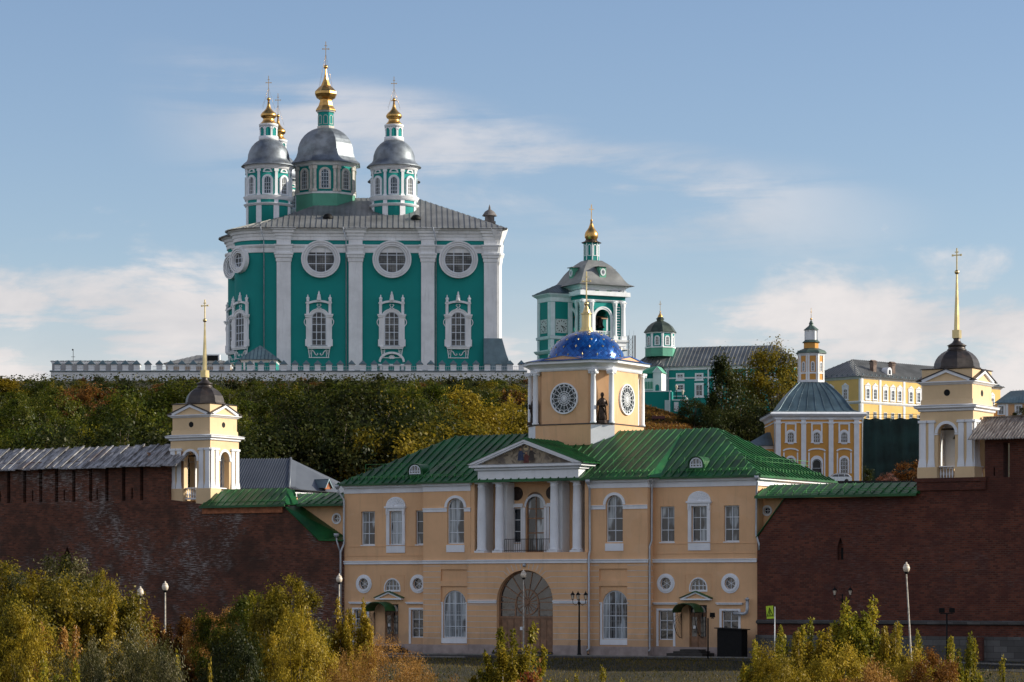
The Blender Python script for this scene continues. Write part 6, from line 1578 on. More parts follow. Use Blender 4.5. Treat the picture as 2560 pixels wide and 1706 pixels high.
for (sx, hh_) in ((-.3, 1.2), (.6, 1.0)): q.tube([(sx, 0, tp_ - .2), (sx, 0, tp_ + hh_)], .02, 4)
q.tube([(.9, .1, hb), (.9, .1, tp_)], .1, 6); q.build('lattice', plain('grey_steel', (.06, .06, .065), .6, .2), lm)

# ---------------------------------------------------------------- long teal building with the octagonal cupola
TP = Plane((1664 - CX)/F*620, 620.0, 16.0, 34.5)
tb = thing('teal_church_house', 'long teal building with seamed grey roof, white-framed windows and small domed octagonal cupola', 'church', TP.loc(), -TP.t)
Ly = TP.x(1985); dp_ = 13.0; ze = TP.z(1700, 917); zr = (HY - 872)/F*629 - TP.zb
tz = lambda px, py: TP.z(px, py)
q = MB(); q.box(0, Ly, 0, dp_, -4, ze); q.box(-8, 0, 3.5, dp_, -4, ze); q.build('wall', teal, tb)
q = MB(); q.loft([(0, 0), (Ly, 0), (Ly, dp_), (0, dp_)], [(.02, ze - .75), (.15, ze - .7), (.18, ze - .35), (.5, ze - .1), (.55, ze + .0)]); q.loft([(0, 0), (Ly, 0), (Ly, dp_), (0, dp_)], [(.0, ze - 2.6), (.1, ze - 2.55), (.12, ze - 2.3), (0, ze - 2.28)]); q.loft([(-8, 3.5), (0, 3.5), (0, dp_), (-8, dp_)], [(.02, ze - .75), (.5, ze - .1), (.55, ze)]); q.build('cornice', white, tb)
q = MB(); m_ = dp_/2
q.roof([(-.7, -.7, ze), (Ly + .7, -.7, ze), (Ly - 5, m_, zr), (1.2, m_, zr)], .85, h=.12, sw=.1); q.roof([(Ly + .7, -.7, ze), (Ly + .7, dp_ + .7, ze), (Ly - 5, m_, zr)], .85); q.roof([(Ly + .7, dp_ + .7, ze), (-8, dp_ + .7, ze), (-4, m_, zr), (Ly - 5, m_, zr)], 0)
# cross-hipped left end with its own pyramid slopes
cx_, cy_ = (1637 - CX)/F*622, 0
q.roof([(-9.2, 2.6, ze), (-.4, -.7, ze), (-3.4, 5.5, zr - .6)], .85, h=.12, sw=.1); q.roof([(-.4, -.7, ze), (1.4, m_, zr - .05), (-3.4, 5.5, zr - .6)], 0); q.roof([(-9.2, 2.6, ze), (-3.4, 5.5, zr - .6), (-9.2, dp_, ze)], .85)
q.build('roof', greyroof, tb)
def twin(x, z0, w, h, rise=0):
    s = MB(); s.ring(arch(x, z0 - .25, w + .55, h + .5, rise and rise + .2), arch(x, z0, w, h, rise), -.14, 0); s.box(x - w/2 - .4, x + w/2 + .4, -.2, 0, z0 - .42, z0 - .25); s.build('window_surround', white, tb)
    window(tb, None, x, z0, w, h, -.10, rise, 2, (.5,), ft=.08, bt=.08, d=.09)
for px in (1700.5, 1748, 1796, 1843, 1890, 1936):
    x = TP.x(px); twin(x, tz(px, 948), 1.25, 1.0)
    if px == 1700.5: twin(x, tz(px, 975), 1.35, 1.0)
    else:
        twin(x, tz(px, 990), 1.4, 2.3)
        s = MB(); s.box(x - 1.0, x + 1.0, -.12, 0, tz(px, 962), tz(px, 958)); s.build('window_hood', white, tb)
for px in (1667, 1771, 1867): s = MB(); x = TP.x(px); s.box(x - .15, x + .15, -.1, 0, -4, ze - .7); s.build('corner_strip', white, tb)
q = MB(); x = TP.x(1668); q.tube([(x + .3, -.6, ze), (x + .3, -.2, ze - 1), (x + .3, -.2, 2.2), (x + 1.1, -.2, 1.2), (x + 1.1, -.2, -2)], .12, 6); q.build('down_pipe', pipe, tb)
# cupola
cy0 = 4.2; cx0 = -1.6
cu = Matrix.Translation((cx0, cy0, 0)); Yc = 620 + cy0
# place by pixel: centre column 1650
cx0 = TP.x(1650.5, -cy0); cu = Matrix.Translation((cx0, cy0, 0)); Yc = TP.Y(1650.5, -cy0)
c4 = lambda zy: (HY - (740 + zy/3.1365))/F*Yc - TP.zb
rr = 3.15
q = MB(); q.lathe([(rr*1.03, c4(480)), (rr*1.03, c4(410))], 8, (cx0, cy0), a0=R(22.5), sm=False); q.build('cupola_base', teal2, tb)
q = MB(); q.lathe([(rr*.97, c4(410)), (rr*.97, c4(290))], 8, (cx0, cy0), a0=R(22.5), sm=False); q.build('cupola_drum', teal, tb)
q = MB(); q.lathe([(rr*1.07, c4(414)), (rr*1.07, c4(404)), (rr*.9, c4(402))], 8, (cx0, cy0), a0=R(22.5), sm=False); q.lathe([(rr*.9, c4(302)), (rr*1.02, c4(300)), (rr*1.08, c4(292)), (rr*.9, c4(288))], 8, (cx0, cy0), a0=R(22.5), sm=False); q.build('cupola_cornice', white, tb)
for i in range(8):
    a = 2*math.pi*i/8
    if math.cos(a) < -.4: continue
    Mf = cu @ Matrix.Rotation(a, 4, 'Z') @ Matrix.Translation((0, -rr*.97*.924, 0)); s = MB(Mf)
    for sx in (-1, 1): s.box(sx*1.05 - .15, sx*1.05 + .15, -.1, 0, c4(404), c4(302))
    s.ring(arch(0, c4(395), 1.15, c4(318) - c4(395), .55, 8), arch(0, c4(392), .72, c4(326) - c4(392), .36, 8), -.1, 0); s.build('cupola_trim', white, tb)
    window(tb, Mf, 0, c4(392), .72, c4(326) - c4(392), -.08, .36, 2, (.33, .66), ft=.07, bt=.06, d=.07)
q = MB(); q.lathe([(rr*1.12, c4(292)), (rr*1.13, c4(287)), (rr*1.0, c4(265)), (rr*.85, c4(240)), (rr*.62, c4(218)), (rr*.35, c4(202)), (rr*.24, c4(197)), (rr*.24, c4(186)), (rr*.3, c4(183)), (rr*.2, c4(170))], 8, (cx0, cy0), a0=R(22.5), sm=False); q.build('cupola_dome', plain('dark_green_sheet', (.055, .075, .06), .45, .4, var=.3), tb)
q = MB(); q.lathe([(.62, c4(174)), (.5, c4(158)), (.2, c4(140)), (.08, c4(128))], 10, (cx0, cy0)); q.sphere((cx0, cy0, c4(124)), .15); cross(q, cx0, cy0, c4(120), 2.2, .2, .04); q.build('finial', gold, tb)
# gabled porch in front of the left end and the terrace with stairs
PP = Plane((1608 - CX)/F*606, 606.0, 16.0, 34.0); pz = lambda py: PP.z(1640, py)
po = thing('gabled_portal', 'white and teal gabled portal with arcade, beside the long teal building', 'portal', PP.loc(), -PP.t)
q = MB(); x0_, x1_ = PP.x(1634), PP.x(1655)
q.prism([(x0_, -2), (x1_, -2), (x1_, pz(932)), ((x0_ + x1_)/2, pz(919)), (x0_, pz(932))], -.5, 3.5); q.build('wall', oldwhite, po)
s = MB(); s.ring([(x0_ - .2, pz(932)), (x1_ + .2, pz(932)), ((x0_ + x1_)/2, pz(917))], [(x0_ + .3, pz(930.5)), (x1_ - .3, pz(930.5)), ((x0_ + x1_)/2, pz(921))], -.7, -.5); s.prism(arch((x0_ + x1_)/2, pz(985), .8, 1.9, .4), -.56, -.5, mi=1); s.build('portal_trim', [white, teal], po)
q = MB(); q.roof([(x0_ - 3.4, -.2, pz(934)), (x0_ + .0, -.6, pz(934)), ((x0_ + x1_)/2, -.6, pz(917) + .05), (x0_ - 2.4, 1.6, pz(919))], .0); q.roof([(x1_ + .25, -.75, pz(932.5)), (x1_ + .25, 3.5, pz(932.5)), ((x0_ + x1_)/2, 3.5, pz(917) + .05), ((x0_ + x1_)/2, -.75, pz(917) + .05)], 0); q.build('roof', teal2, po)
q = MB(); L2 = x0_
q.box(PP.x(1600), L2, .2, .6, pz(976), pz(946));
q.build('arcade_wall', oldwhite, po)
s = MB()
for i in range(6): xx = PP.x(1612 + 4.2*i); s.prism(arch(xx, pz(972), .26, 1.5, .13, 6), .14, .199)
s.build('arcade_opening', teal2, po)
TR_ = Plane((1600 - CX)/F*596, 596.0, 10.0, 33.0); rz2 = lambda py: TR_.z(1650, py)
te = thing('terrace_wall', 'teal terrace wall with white coping and curved stair parapet above the brown slope', 'terrace', TR_.loc(), -TR_.t)
q = MB(); xa_, xb_, xc_ = TR_.x(1596), TR_.x(1676), TR_.x(1722)
q.box(xa_, xb_, 0, .6, -4, rz2(980)); q.box(xb_, xb_ + .5, -1.6, .6, -4, rz2(981)); q.prism([(xb_ + .5, -4), (xc_, -4), (xc_, rz2(1013)), ((xb_ + xc_)/2 + 1, rz2(1004)), (xb_ + .5, rz2(1003))], -1.2, -.8)
q.box(xb_, xc_ - 1, 3, 3.4, -4, rz2(990)); q.build('wall', teal, te)
s = MB(); s.box(xa_, xb_ + .1, -.12, .7, rz2(980), rz2(977.5)); s.prism([(xb_ + .5, rz2(1003)), ((xb_ + xc_)/2 + 1, rz2(1004)), (xc_, rz2(1013)), (xc_, rz2(1010)), ((xb_ + xc_)/2 + 1, rz2(1001)), (xb_ + .5, rz2(1000))], -1.3, -.7); s.box(xb_ - 1.15, xb_ - .25, -.1, 0, rz2(1028), rz2(1001)); s.box(xb_ - .05, xb_ + .14, -1.7, -1.6, -4, rz2(982)); s.box(TR_.x(1687), TR_.x(1698), -1.26, -1.2, rz2(1030), rz2(1007)); s.box(xb_, xc_ - 1, 2.9, 3.5, rz2(990), rz2(988)); s.build('coping', white, te)
for k_, px in enumerate((1691, 1707)):
    l = thing('street_lamp', ('ornate lamp post with glass lantern on the terrace, nearer the gabled portal', 'ornate lamp post with glass lantern on the terrace, right beside the white-shirted person')[k_], 'lamp post', pt(px, 995, 594), 0, 'lamp posts on the terrace')
    h0 = -1.5; hT = (11, 13)[k_ - 0] * 0
    tp_ = (HY - (969, 981)[k_])/F*594 - l.location.z
    q = MB(); q.tube([(0, 0, -4.0), (0, 0, tp_ - .5)], .07, 6); q.build('post', black, l); q = MB(); q.lathe([(.1, tp_ - .5), (.28, tp_ + .25), (.3, tp_ + .3), (.05, tp_ + .55)], 6, sm=False); q.build('lantern', globe, l)
# low brown roofed shelter on the slope
sh = thing('shelter', 'small dark shelter with reddish flat roof on the brown slope right of the blue dome', 'shelter', pt(1646, 1052, 560), 0)
q = MB(); q.box(-1.2, 1.2, -1, 1, (HY - 1048)/F*560 - sh.location.z, (HY - 1041)/F*560 - sh.location.z); q.build('roof', redfl, sh); q = MB()
for sx in (-1, 1):
    for sy in (-1, 1): q.box(sx*1.0 - .08, sx*1.0 + .08, sy*.8 - .08, sy*.8 + .08, -6, .35)
for i in range(9): q.box(-1 + .25*i - .03, -1 + .25*i + .03, -.85, -.8, -6, .35)
q.build('posts', black, sh)

# ---------------------------------------------------------------- ochre baroque church
CY = 500.0; Q = Plane((1937 - CX)/F*CY, CY, -1.5, 18.6)
ob = thing('ochre_church', 'ochre baroque church with white pilasters, bell-shaped blue-grey roof and two-tier turret', 'church', Q.loc(), -Q.t)
q8 = lambda y: Q.z(2040, 760 + y/3.2675)
QL = Q.x(2154); QD = 15.0; ze = q8(905)
def qx(x): return Q.x(1940 + x/3.2675)
q = MB(); 
WIN = [(qx(120), 'a'), (qx(333), 'd'), (qx(557), 'a')]
q.box(0, QL, .35, QD, -1, ze)
H = [arch(x, q8(1133), .0 + 1.12, q8(1050) - q8(1133), .55, 12) for x, _ in WIN] + [arch(x, q8(1385), 1.25, q8(1258) - q8(1385), .6, 12) for x, k in WIN if k == 'a'] + [arch(WIN[1][0], q8(1445), 1.6, q8(1268) - q8(1445), .75, 12)]
q.wall([(0, -1), (QL, -1), (QL, ze), (0, ze)], H, 0, .34); q.build('wall', ochre, ob)
for x, k in WIN: window(ob, None, x, q8(1133), 1.12, q8(1050) - q8(1133), .14, .55, 3, (.35, .66), ft=.08, bt=.07)
for x, k in WIN:
    if k == 'a': window(ob, None, x, q8(1385), 1.25, q8(1258) - q8(1385), .14, .6, 3, (.25, .5, .75), ft=.08, bt=.07)
x = WIN[1][0]; q = MB(); q.prism(arch(x, q8(1445), 1.58, q8(1268) - q8(1445), .75, 12), .2, .25); dr = q.build('door', plain('black_green_door', (.02, .022, .02), .5), ob); q = MB(); q.ring(arch(x, q8(1345), 1.5, q8(1272) - q8(1345), .72, 12), arch(x, q8(1345) + .08, 1.3, q8(1272) - q8(1345) - .16, .64, 12), .15, .2); q.build('door_grille', pipe, dr)
s = MB()
for x, k in WIN:
    s.ring([(x - .98, q8(1135)), (x + .98, q8(1135)), (x + .98, q8(975)), (x - .98, q8(975))], [(x - .70, q8(1133) - .001), (x + .70, q8(1133) - .001), (x + .70, q8(985)), (x - .70, q8(985))], -.08, 0)
    s.ring(arch(x, q8(1133), 1.66, q8(1028) - q8(1133), .8, 12), arch(x, q8(1133), 1.12, q8(1050) - q8(1133), .55, 12), -.12, 0); s.box(x - 1.05, x + 1.05, -.2, 0, q8(1137), q8(1131)); s.prism([(x - .6, q8(1137)), (x - .4, q8(1147)), (x + .4, q8(1147)), (x + .6, q8(1137))], -.12, 0)
    w2 = 1.25 if k == 'a' else 1.6; zb_2 = q8(1385) if k == 'a' else -1; h_ = q8(1240) - zb_2
    wt = q8(1258) if k == 'a' else q8(1268)
    s.ring(arch(x, zb_2, w2 + .5, h_, w2/2 + .2, 12), arch(x, zb_2, w2, wt - zb_2, (.6 if k == 'a' else .75), 12), -.12, 0)
    for sx in (-1, 1): s.box(*sorted((x + sx*(w2/2 + .42), x + sx*(w2/2 + .66))), -.08, 0, zb_2, q8(1215))
    s.ring(arch(x, q8(1215), w2 + 1.5, q8(1192) - q8(1215) + .3, .5, 10)[2:], arch(x, q8(1215), w2 + 1.0, q8(1192) - q8(1215) + .05, .35, 10)[2:], -.16, 0, closed=False)
s.build('window_surround', white, ob)
for (a, b_) in ((-5, 38), (205, 245), (430, 468), (637, 679)):
    s = MB(); x0_, x1_ = qx(a), qx(b_); s.box(x0_, x1_, -.22, 0, -1, q8(980)); s.box(x0_ - .15, x1_ + .15, -.35, 0, q8(980), q8(968)); s.box(x0_ + .02, x1_ - .02, -.25, 0, q8(968), q8(945)); s.box(x0_ - .2, x1_ + .2, -.4, 0, q8(945), q8(935)); s.build('pilaster', white, ob)
s = MB(); B4 = [(0, 0), (QL, 0), (QL, QD), (0, QD)]
s.loft(B4, [(.02, q8(975)), (.10, q8(972)), (.10, q8(965)), (.0, q8(963))]); s.loft(B4, [(.02, q8(948)), (.12, q8(945)), (.2, q8(930)), (.45, q8(922)), (.8, q8(914)), (.85, q8(908)), (0, ze)]); s.loft(B4, [(.85, q8(906)), (.9, q8(900)), (.55, q8(885)), (.1, q8(883))]); s.build('cornice', white, ob)
cxm, cym = qx(333), QD/2
def sqloft(mb, lv, cx=cxm, cy=cym, n=4):
    vs = []
    for hx, hy, z in lv: vs += [(cx - hx, cy - hy, z), (cx + hx, cy - hy, z), (cx + hx, cy + hy, z), (cx - hx, cy + hy, z)]
    k = len(lv); mb.add(vs, [(4*j+i, 4*j+(i+1) % 4, 4*j+4+(i+1) % 4, 4*j+4+i) for j in range(k-1) for i in range(4)] + [(3,2,1,0), (4*k-4, 4*k-3, 4*k-2, 4*k-1)])
m_ = MB(); ym = lambda y: (HY - (760 + y/3.2675))/F*(CY + 2) - Q.zb
hwx = (QL/2 + .3)
lv = [(hwx + .5, QD/2 + .6, ym(897)), (hwx - .3, QD/2 - .1, ym(888)), (6.45, 6.5, ym(874)), (6.05, 6.1, ym(850)), (5.6, 5.6, ym(815)), (5.1, 5.1, ym(778)), (4.5, 4.5, ym(740)), (3.8, 3.8, ym(702)), (2.95, 2.95, ym(662)), (2.4, 2.4, ym(636)), (2.2, 2.2, ym(628))]
sqloft(m_, lv); m_.build('roof', blueroof, ob)
sm_ = MB()
for fx in (-.75, -.5, -.25, 0, .25, .5, .75):
    sm_.tube([(cxm + fx*hx, cym - hy - .02, z + .02) for hx, hy, z in lv[1:]], .028, 4)
for sx in (-1, 1): sm_.tube([(cxm + sx*hx, cym - hy, z + .03) for hx, hy, z in lv[1:]], .09, 5)
sm_.build('roof_seam', plain('seam_metal', (.12, .17, .20), .4, .5), ob)
# two-tier turret
yy = lambda y: (HY - (760 + y/3.2675))/F*(CY + 6) - Q.zb
def oct_(mb, pr, mi=0): mb.lathe(pr, 8, (cxm, cym), a0=R(22.5), sm=False, mi=mi)
r1 = 2.28
q = MB(); oct_(q, [(r1, yy(645)), (r1, yy(400))]); q.build('turret_wall', ochre, ob)
s = MB(); oct_(s, [(r1 + .1, yy(640)), (r1 + .15, yy(622)), (r1, yy(620))]); oct_(s, [(r1, yy(572)), (r1 + .1, yy(570)), (r1 + .1, yy(560)), (r1, yy(558))]); oct_(s, [(r1, yy(425)), (r1 + .12, yy(420)), (r1 + .25, yy(405)), (r1 + .3, yy(400)), (1, yy(398))]); s.build('turret_cornice', white, ob)
for i in range(8):
    a = 2*math.pi*i/8
    if math.cos(a) < -.4: continue
    Mf = Matrix.Translation((cxm, cym, 0)) @ Matrix.Rotation(a, 4, 'Z') @ Matrix.Translation((0, -r1*.924, 0)); s = MB(Mf)
    for sx in (-1, 1): s.box(sx*.70 - .15, sx*.70 + .15, -.12, 0, yy(625), yy(420))
    s.ring(arch(0, yy(553), .68, yy(470) - yy(553), .3, 8), arch(0, yy(550), .46, yy(477) - yy(550), .23, 8), -.08, 0); s.build('turret_trim', oldwhite, ob)
    window(ob, Mf, 0, yy(550), .46, yy(477) - yy(550), -.06, .23, 2, (.3, .6), ft=.05, bt=.04, d=.06)
q = MB(); oct_(q, [(r1 + .5, yy(402)), (r1 + .5, yy(397)), (r1 + .2, yy(380)), (1.5, yy(362)), (1.3, yy(358))]); oct_(q, [(1.55, yy(313)), (1.6, yy(309)), (1.2, yy(292)), (1.15, yy(290))]); oct_(q, [(1.35, yy(208)), (1.35, yy(205)), (.9, yy(188)), (.45, yy(172)), (.35, yy(160)), (.42, yy(155)), (.12, yy(128))]); q.build('turret_roof', plain('verdigris_sheet', (.07, .11, .095), .5, .3, var=.3), ob)
q = MB(); oct_(q, [(1.32, yy(360)), (1.32, yy(312))]); q.build('turret_neck', ochre, ob)
q = MB(); oct_(q, [(1.05, yy(292)), (1.05, yy(208))])
for i in range(8):
    a = R(22.5 + 45*i); q.box(cxm + math.cos(a)*1.05 - .12, cxm + math.cos(a)*1.05 + .12, cym + math.sin(a)*1.05 - .12, cym + math.sin(a)*1.05 + .12, yy(291), yy(209))
q.build('turret_lantern', oldwhite, ob)
q = MB(); q.sphere((cxm, cym, yy(117)), .2); q.tube([(cxm, cym, yy(117)), (cxm, cym, yy(25))], .035, 5); q.box(cxm - .15, cxm + .15, cym - .03, cym + .03, yy(62), yy(57)); q.build('finial', gold, ob)
q = MB(); x = QL + .35; q.tube([(x + .1, -.5, ze), (x - .2, -.3, q8(945)), (x - .25, -.3, q8(980)), (x - .3, -.25, 0)], .08, 6); q.build('down_pipe', pipe, ob)
q = MB(); q.tube([(-.5, -.5, ze), (-.2, -.3, q8(945)), (-.1, -.3, q8(980)), (-.1, -.25, 0)], .08, 6); q.build('down_pipe', pipe, ob)
# its low left wing
q = MB(); w0 = Q.x(1870); q.box(w0, 0, 2.0, 12, -1, Q.z(1900, 1116)); q.build('side_wing_wall', ochre, ob)
q = MB(); za_ = Q.z(1900, 1113); q.roof([(w0 - .5, 1.5, za_), (0, 1.5, za_), (0, 6.5, Q.z(1930, 1076)), (w0 + 4, 6.5, Q.z(1930, 1076))], .7); q.build('side_wing_roof', blueroof, ob)
q = MB(); q.loft([(w0, 2), (0, 2), (0, 12), (w0, 12)], [(.02, za_ - .6), (.3, za_ - .1), (.35, za_ - .02)]); x = Q.x(1912, -2); q.ring(arch(x, za_ - 4, 2.2, 3.0, .9, 12)[2:], arch(x, za_ - 4, 1.7, 2.7, .75, 12)[2:], 1.88, 2.0, closed=False); q.build('side_wing_trim', white, ob)

# ---------------------------------------------------------------- yellow long building, seen corner on
YP = Plane((2152 - CX)/F*640, 640.0, -44.0, 34.8)
yb_ = thing('yellow_building', 'long bright yellow two-storey building with white window frames and seamed grey hipped roof', 'building', YP.loc(), -YP.t)
YL = YP.x(2501); yz = lambda zy: (HY - (760 + zy/3.2675))/F*640 - YP.zb
ze = yz(592); YD = 15.5
q = MB(); q.box(0, YL, 0, YD, -6, ze); q.build('wall', yellow, yb_)
Y4 = [(0, 0), (YL, 0), (YL, YD), (0, YD)]
s = MB(); s.loft(Y4, [(.02, ze - .55), (.15, ze - .45), (.4, ze - .15), (.45, ze)]); s.loft(Y4, [(.0, yz(815)), (.14, yz(810)), (.3, yz(800)), (.3, yz(795)), (0, yz(790))]); s.build('cornice', white, yb_)
zr = (HY - 896)/F*647 - YP.zb
q = MB(); q.roof([(-.8, -.8, ze), (YL + .8, -.8, ze), (YL - 7, YD/2, zr), (6.5, YD/2, zr)], .75, h=.1, sw=.08); q.roof([(-.8, YD + .8, ze), (-.8, -.8, ze), (6.5, YD/2, zr)], .75, h=.1, sw=.08); q.roof([(YL + .8, -.8, ze), (YL + .8, YD + .8, ze), (YL - 7, YD/2, zr)], 0); q.roof([(YL + .8, YD + .8, ze), (-.8, YD + .8, ze), (6.5, YD/2, zr), (YL - 7, YD/2, zr)], 0)
rfo = q.build('roof', greyroof, yb_)
sg = MB(); k = .5
while k < YL: sg.box(k - .08, k + .08, -.3, -.05, ze + .3, ze + .62); k += 1.5
k = .6
while k < YD: sg.box(-.3, -.05, k - .08, k + .08, ze + .3, ze + .62); k += 1.5
sg.build('snow_guard', blueroof, rfo)
def ywin(M, x, low=True):
    z0, z1 = yz(772), yz(690); s = MB(M)
    s.ring(arch(x, z0 - .1, 1.75, z1 - z0 + .35, .3), arch(x, z0, 1.05, z1 - z0, .2), -.14, 0)
    s.box(x - .95, x - .6, -.12, 0, z1, yz(662)); s.box(x + .6, x + .95, -.12, 0, z1, yz(662)); s.box(x - .6, x + .6, -.08, 0, z1 + .3, yz(665))
    s.prism([(x - 1.05, yz(662)), (x + 1.05, yz(662)), (x + .5, yz(652)), (x, yz(638)), (x - .5, yz(652))], -.2, 0)
    s.box(x - 1.05, x + 1.05, -.22, 0, yz(781), yz(776)); s.tube([(x - .8, -.08, yz(783)), (x - .35, -.08, yz(795)), (x, -.08, yz(788)), (x + .35, -.08, yz(795)), (x + .8, -.08, yz(783))], .08, 5)
    s.build('window_surround', white, yb_); window(yb_, M, x, z0, 1.05, z1 - z0, -.09, .2, 2, (.34, .67), ft=.07, bt=.07, d=.08)
    if low:
        window(yb_, M, x, yz(935), 1.05, yz(875) - yz(935), -.09, 0, 2, (.5,), ft=.08, bt=.07, d=.08)
for X in (748, 808, 893, 952, 1008, 1100, 1163, 1225): ywin(None, YP.x(1940 + X/3.2675))
for px in (2420, 2440, 2480): ywin(None, YP.x(px))
for X in (703, 850, 1046, 1195): s = MB(); x = YP.x(1940 + X/3.2675); s.box(x - .35, x + .35, -.12, 0, yz(790), ze - .3); s.box(x - .35, x + .35, -.12, 0, -6, yz(815)); s.build('pilaster', white, yb_)
Mf = face(0, 0, -math.pi/2)
for v_ in (-1, 1): pass
Ml = Matrix.Rotation(-math.pi/2, 4, 'Z')       # left face: local x runs from the far end to the corner
for d_ in (4.3, 8.5, 12.3): ywin(Ml, -d_)
s = MB(Ml); s.box(-.5, .02, -.12, 0, -6, ze - .3); s.box(-10.6, -10.2, -.12, 0, -6, ze - .3); s.build('pilaster', white, yb_)
for (px, y, w2) in ((2183, 2.3, .8), (2230, 2.3, .8)):
    x = YP.x(px, -y); q = MB(); z = ze + 1.2; q.box(x - .55, x + .55, y - .5, y + .5, z - .3, z + 2.5); q.box(x - .68, x + .68, y - .63, y + .63, z + 2.0, z + 2.2); q.roof([(x - .8, y - .7, z + 2.5), (x + .8, y - .7, z + 2.5), (x + .8, y, z + 2.9), (x - .8, y, z + 2.9)], 0); q.roof([(x - .8, y + .7, z + 2.5), (x + .8, y + .7, z + 2.5), (x + .8, y, z + 2.9), (x - .8, y, z + 2.9)], 0); q.build('chimney', sooty, yb_)
x = YP.x(2219, -1.5); q = MB(); q.prism(arch(x, ze + .9, 1.5, 1.7, .75, 10), .9, 2.6); q.build('dormer', white, yb_); q = MB(); q.prism(arch(x, ze + 1.1, .7, 1.0, .35, 8), .85, .899); q.build('dormer_window', glass, yb_)
# smaller peach house at the far right
FP = Plane((2497 - CX)/F*655, 655.0, 4.0, 35.5)
fh = thing('peach_house', 'peach-coloured house with blue-grey hipped roof at the far right edge', 'house', FP.loc(), -FP.t)
zz = lambda y: (HY - (600 + y/2.45))/F*655 - FP.zb
FL = FP.x(2640); q = MB(); q.box(0, FL, 0, 12, -5, zz(1000)); q.build('wall', peach, fh)
q = MB(); q.roof([(-1.0, -.7, zz(1000)), (FL, -.7, zz(1000)), (FL, 5, zz(925) + .9), (3.2, 5, zz(925) + .3)], .7); q.roof([(-1, 12, zz(1000)), (-1, -.7, zz(1000)), (3.2, 5, zz(925) + .3)], .7); q.build('roof', blueroof, fh)
s = MB(); s.loft([(0, 0), (FL, 0), (FL, 12), (0, 12)], [(.02, zz(1008)), (.35, zz(1002)), (.4, zz(1000))]); s.build('cornice', white, fh)
for px in (2503, 2546): 
    x = FP.x(px); s = MB(); s.ring(arch(x, zz(1072), 1.7, 2.3), arch(x, zz(1069), 1.1, 1.9), -.12, 0); s.build('window_surround', white, fh); window(fh, None, x, zz(1069), 1.1, 1.9, -.08, 0, 2, (.5,), ft=.07, bt=.07, d=.07)
s = MB(); x = FP.x(2517); s.box(x - .3, x + .3, -.1, 0, -5, zz(1008)); s.build('pilaster', white, fh)
# dark green scaffold netting
NP = Plane((2150 - CX)/F*540, 540.0, 6.0, 18.0)
nt = thing('scaffold_netting', 'tall dark green scaffold netting hung between the ochre church and the right belfry', 'netting', NP.loc(), -NP.t)
NL = NP.x(2420); zt_ = NP.z(2200, 1047); rng = random.Random(9)
q = MB(); nx2, nz2 = 60, 10; vs = []
for j in range(nz2 + 1):
    for i in range(nx2 + 1):
        x = NL*i/nx2; z = -.5 + (zt_ + .5)*j/nz2 + (.12*math.sin(i*.9) if j == nz2 else 0)
        vs.append((x, -.22*math.sin(i*.8 + j*.15) - .12*math.sin(i*2.1 + j*.5) + rng.uniform(-.04, .04), z))
q.add(vs + [(a, b_ + .05, c_) for a, b_, c_ in vs], [(j*(nx2+1)+i, j*(nx2+1)+i+1, (j+1)*(nx2+1)+i+1, (j+1)*(nx2+1)+i) for j in range(nz2) for i in range(nx2)] + [(len(vs) + j*(nx2+1)+i, len(vs) + (j+1)*(nx2+1)+i, len(vs) + (j+1)*(nx2+1)+i+1, len(vs) + j*(nx2+1)+i+1) for j in range(nz2) for i in range(nx2)], 0, True)
q.build('net', netgreen, nt)
q = MB()
k = .1
while k < NL: q.tube([(k, .5, -1), (k, .5, zt_ + .9)], .05, 5); k += 2.4
q.tube([(0, .5, zt_ + .8), (NL, .5, zt_ + .8)], .04, 5); q.tube([(0, .5, zt_ + .3), (NL, .5, zt_ + .3)], .04, 5); q.build('scaffold_poles', plain('scaffold_steel', (.05, .08, .07), .5, .5), nt)
q = MB(); q.box(2, NL, 6, 6.8, -1, zt_ - 1.0); q.build('retaining_wall', brickL, nt)
# ---------------------------------------------------------------- foliage
def leafmat(name, cols, trans=.42):
    m = D.materials.new(name); m.use_nodes = True; t = NT(m.node_tree); t.n.clear()
    at = t.node('ShaderNodeAttribute', attribute_name='tint'); oi = t.node('ShaderNodeObjectInfo')
    rp = t.node('ShaderNodeValToRGB'); t.l.new(at.outputs['Fac'], rp.inputs[0]); e = rp.color_ramp.elements
    n = len(cols)
    while len(e) < n: e.new(.5)
    for i, c in enumerate(cols): e[i].position = i / (n - 1); e[i].color = (*c, 1)
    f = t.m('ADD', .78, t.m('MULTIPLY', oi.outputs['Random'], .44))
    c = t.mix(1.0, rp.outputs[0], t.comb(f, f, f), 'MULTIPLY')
    d = t.node('ShaderNodeBsdfDiffuse'); t.l.new(c, d.inputs[0])
    tr = t.node('ShaderNodeBsdfTranslucent'); t.l.new(c, tr.inputs[0])
    g = t.node('ShaderNodeBsdfGlossy'); g.inputs['Roughness'].default_value = .45; g.inputs[0].default_value = (.6, .6, .6, 1)
    m1 = t.node('ShaderNodeMixShader'); m1.inputs[0].default_value = trans; t.l.new(d.outputs[0], m1.inputs[1]); t.l.new(tr.outputs[0], m1.inputs[2])
    m2 = t.node('ShaderNodeMixShader'); m2.inputs[0].default_value = .018; t.l.new(m1.outputs[0], m2.inputs[1]); t.l.new(g.outputs[0], m2.inputs[2])
    o = t.node('ShaderNodeOutputMaterial'); t.l.new(m2.outputs[0], o.inputs[0]); return m
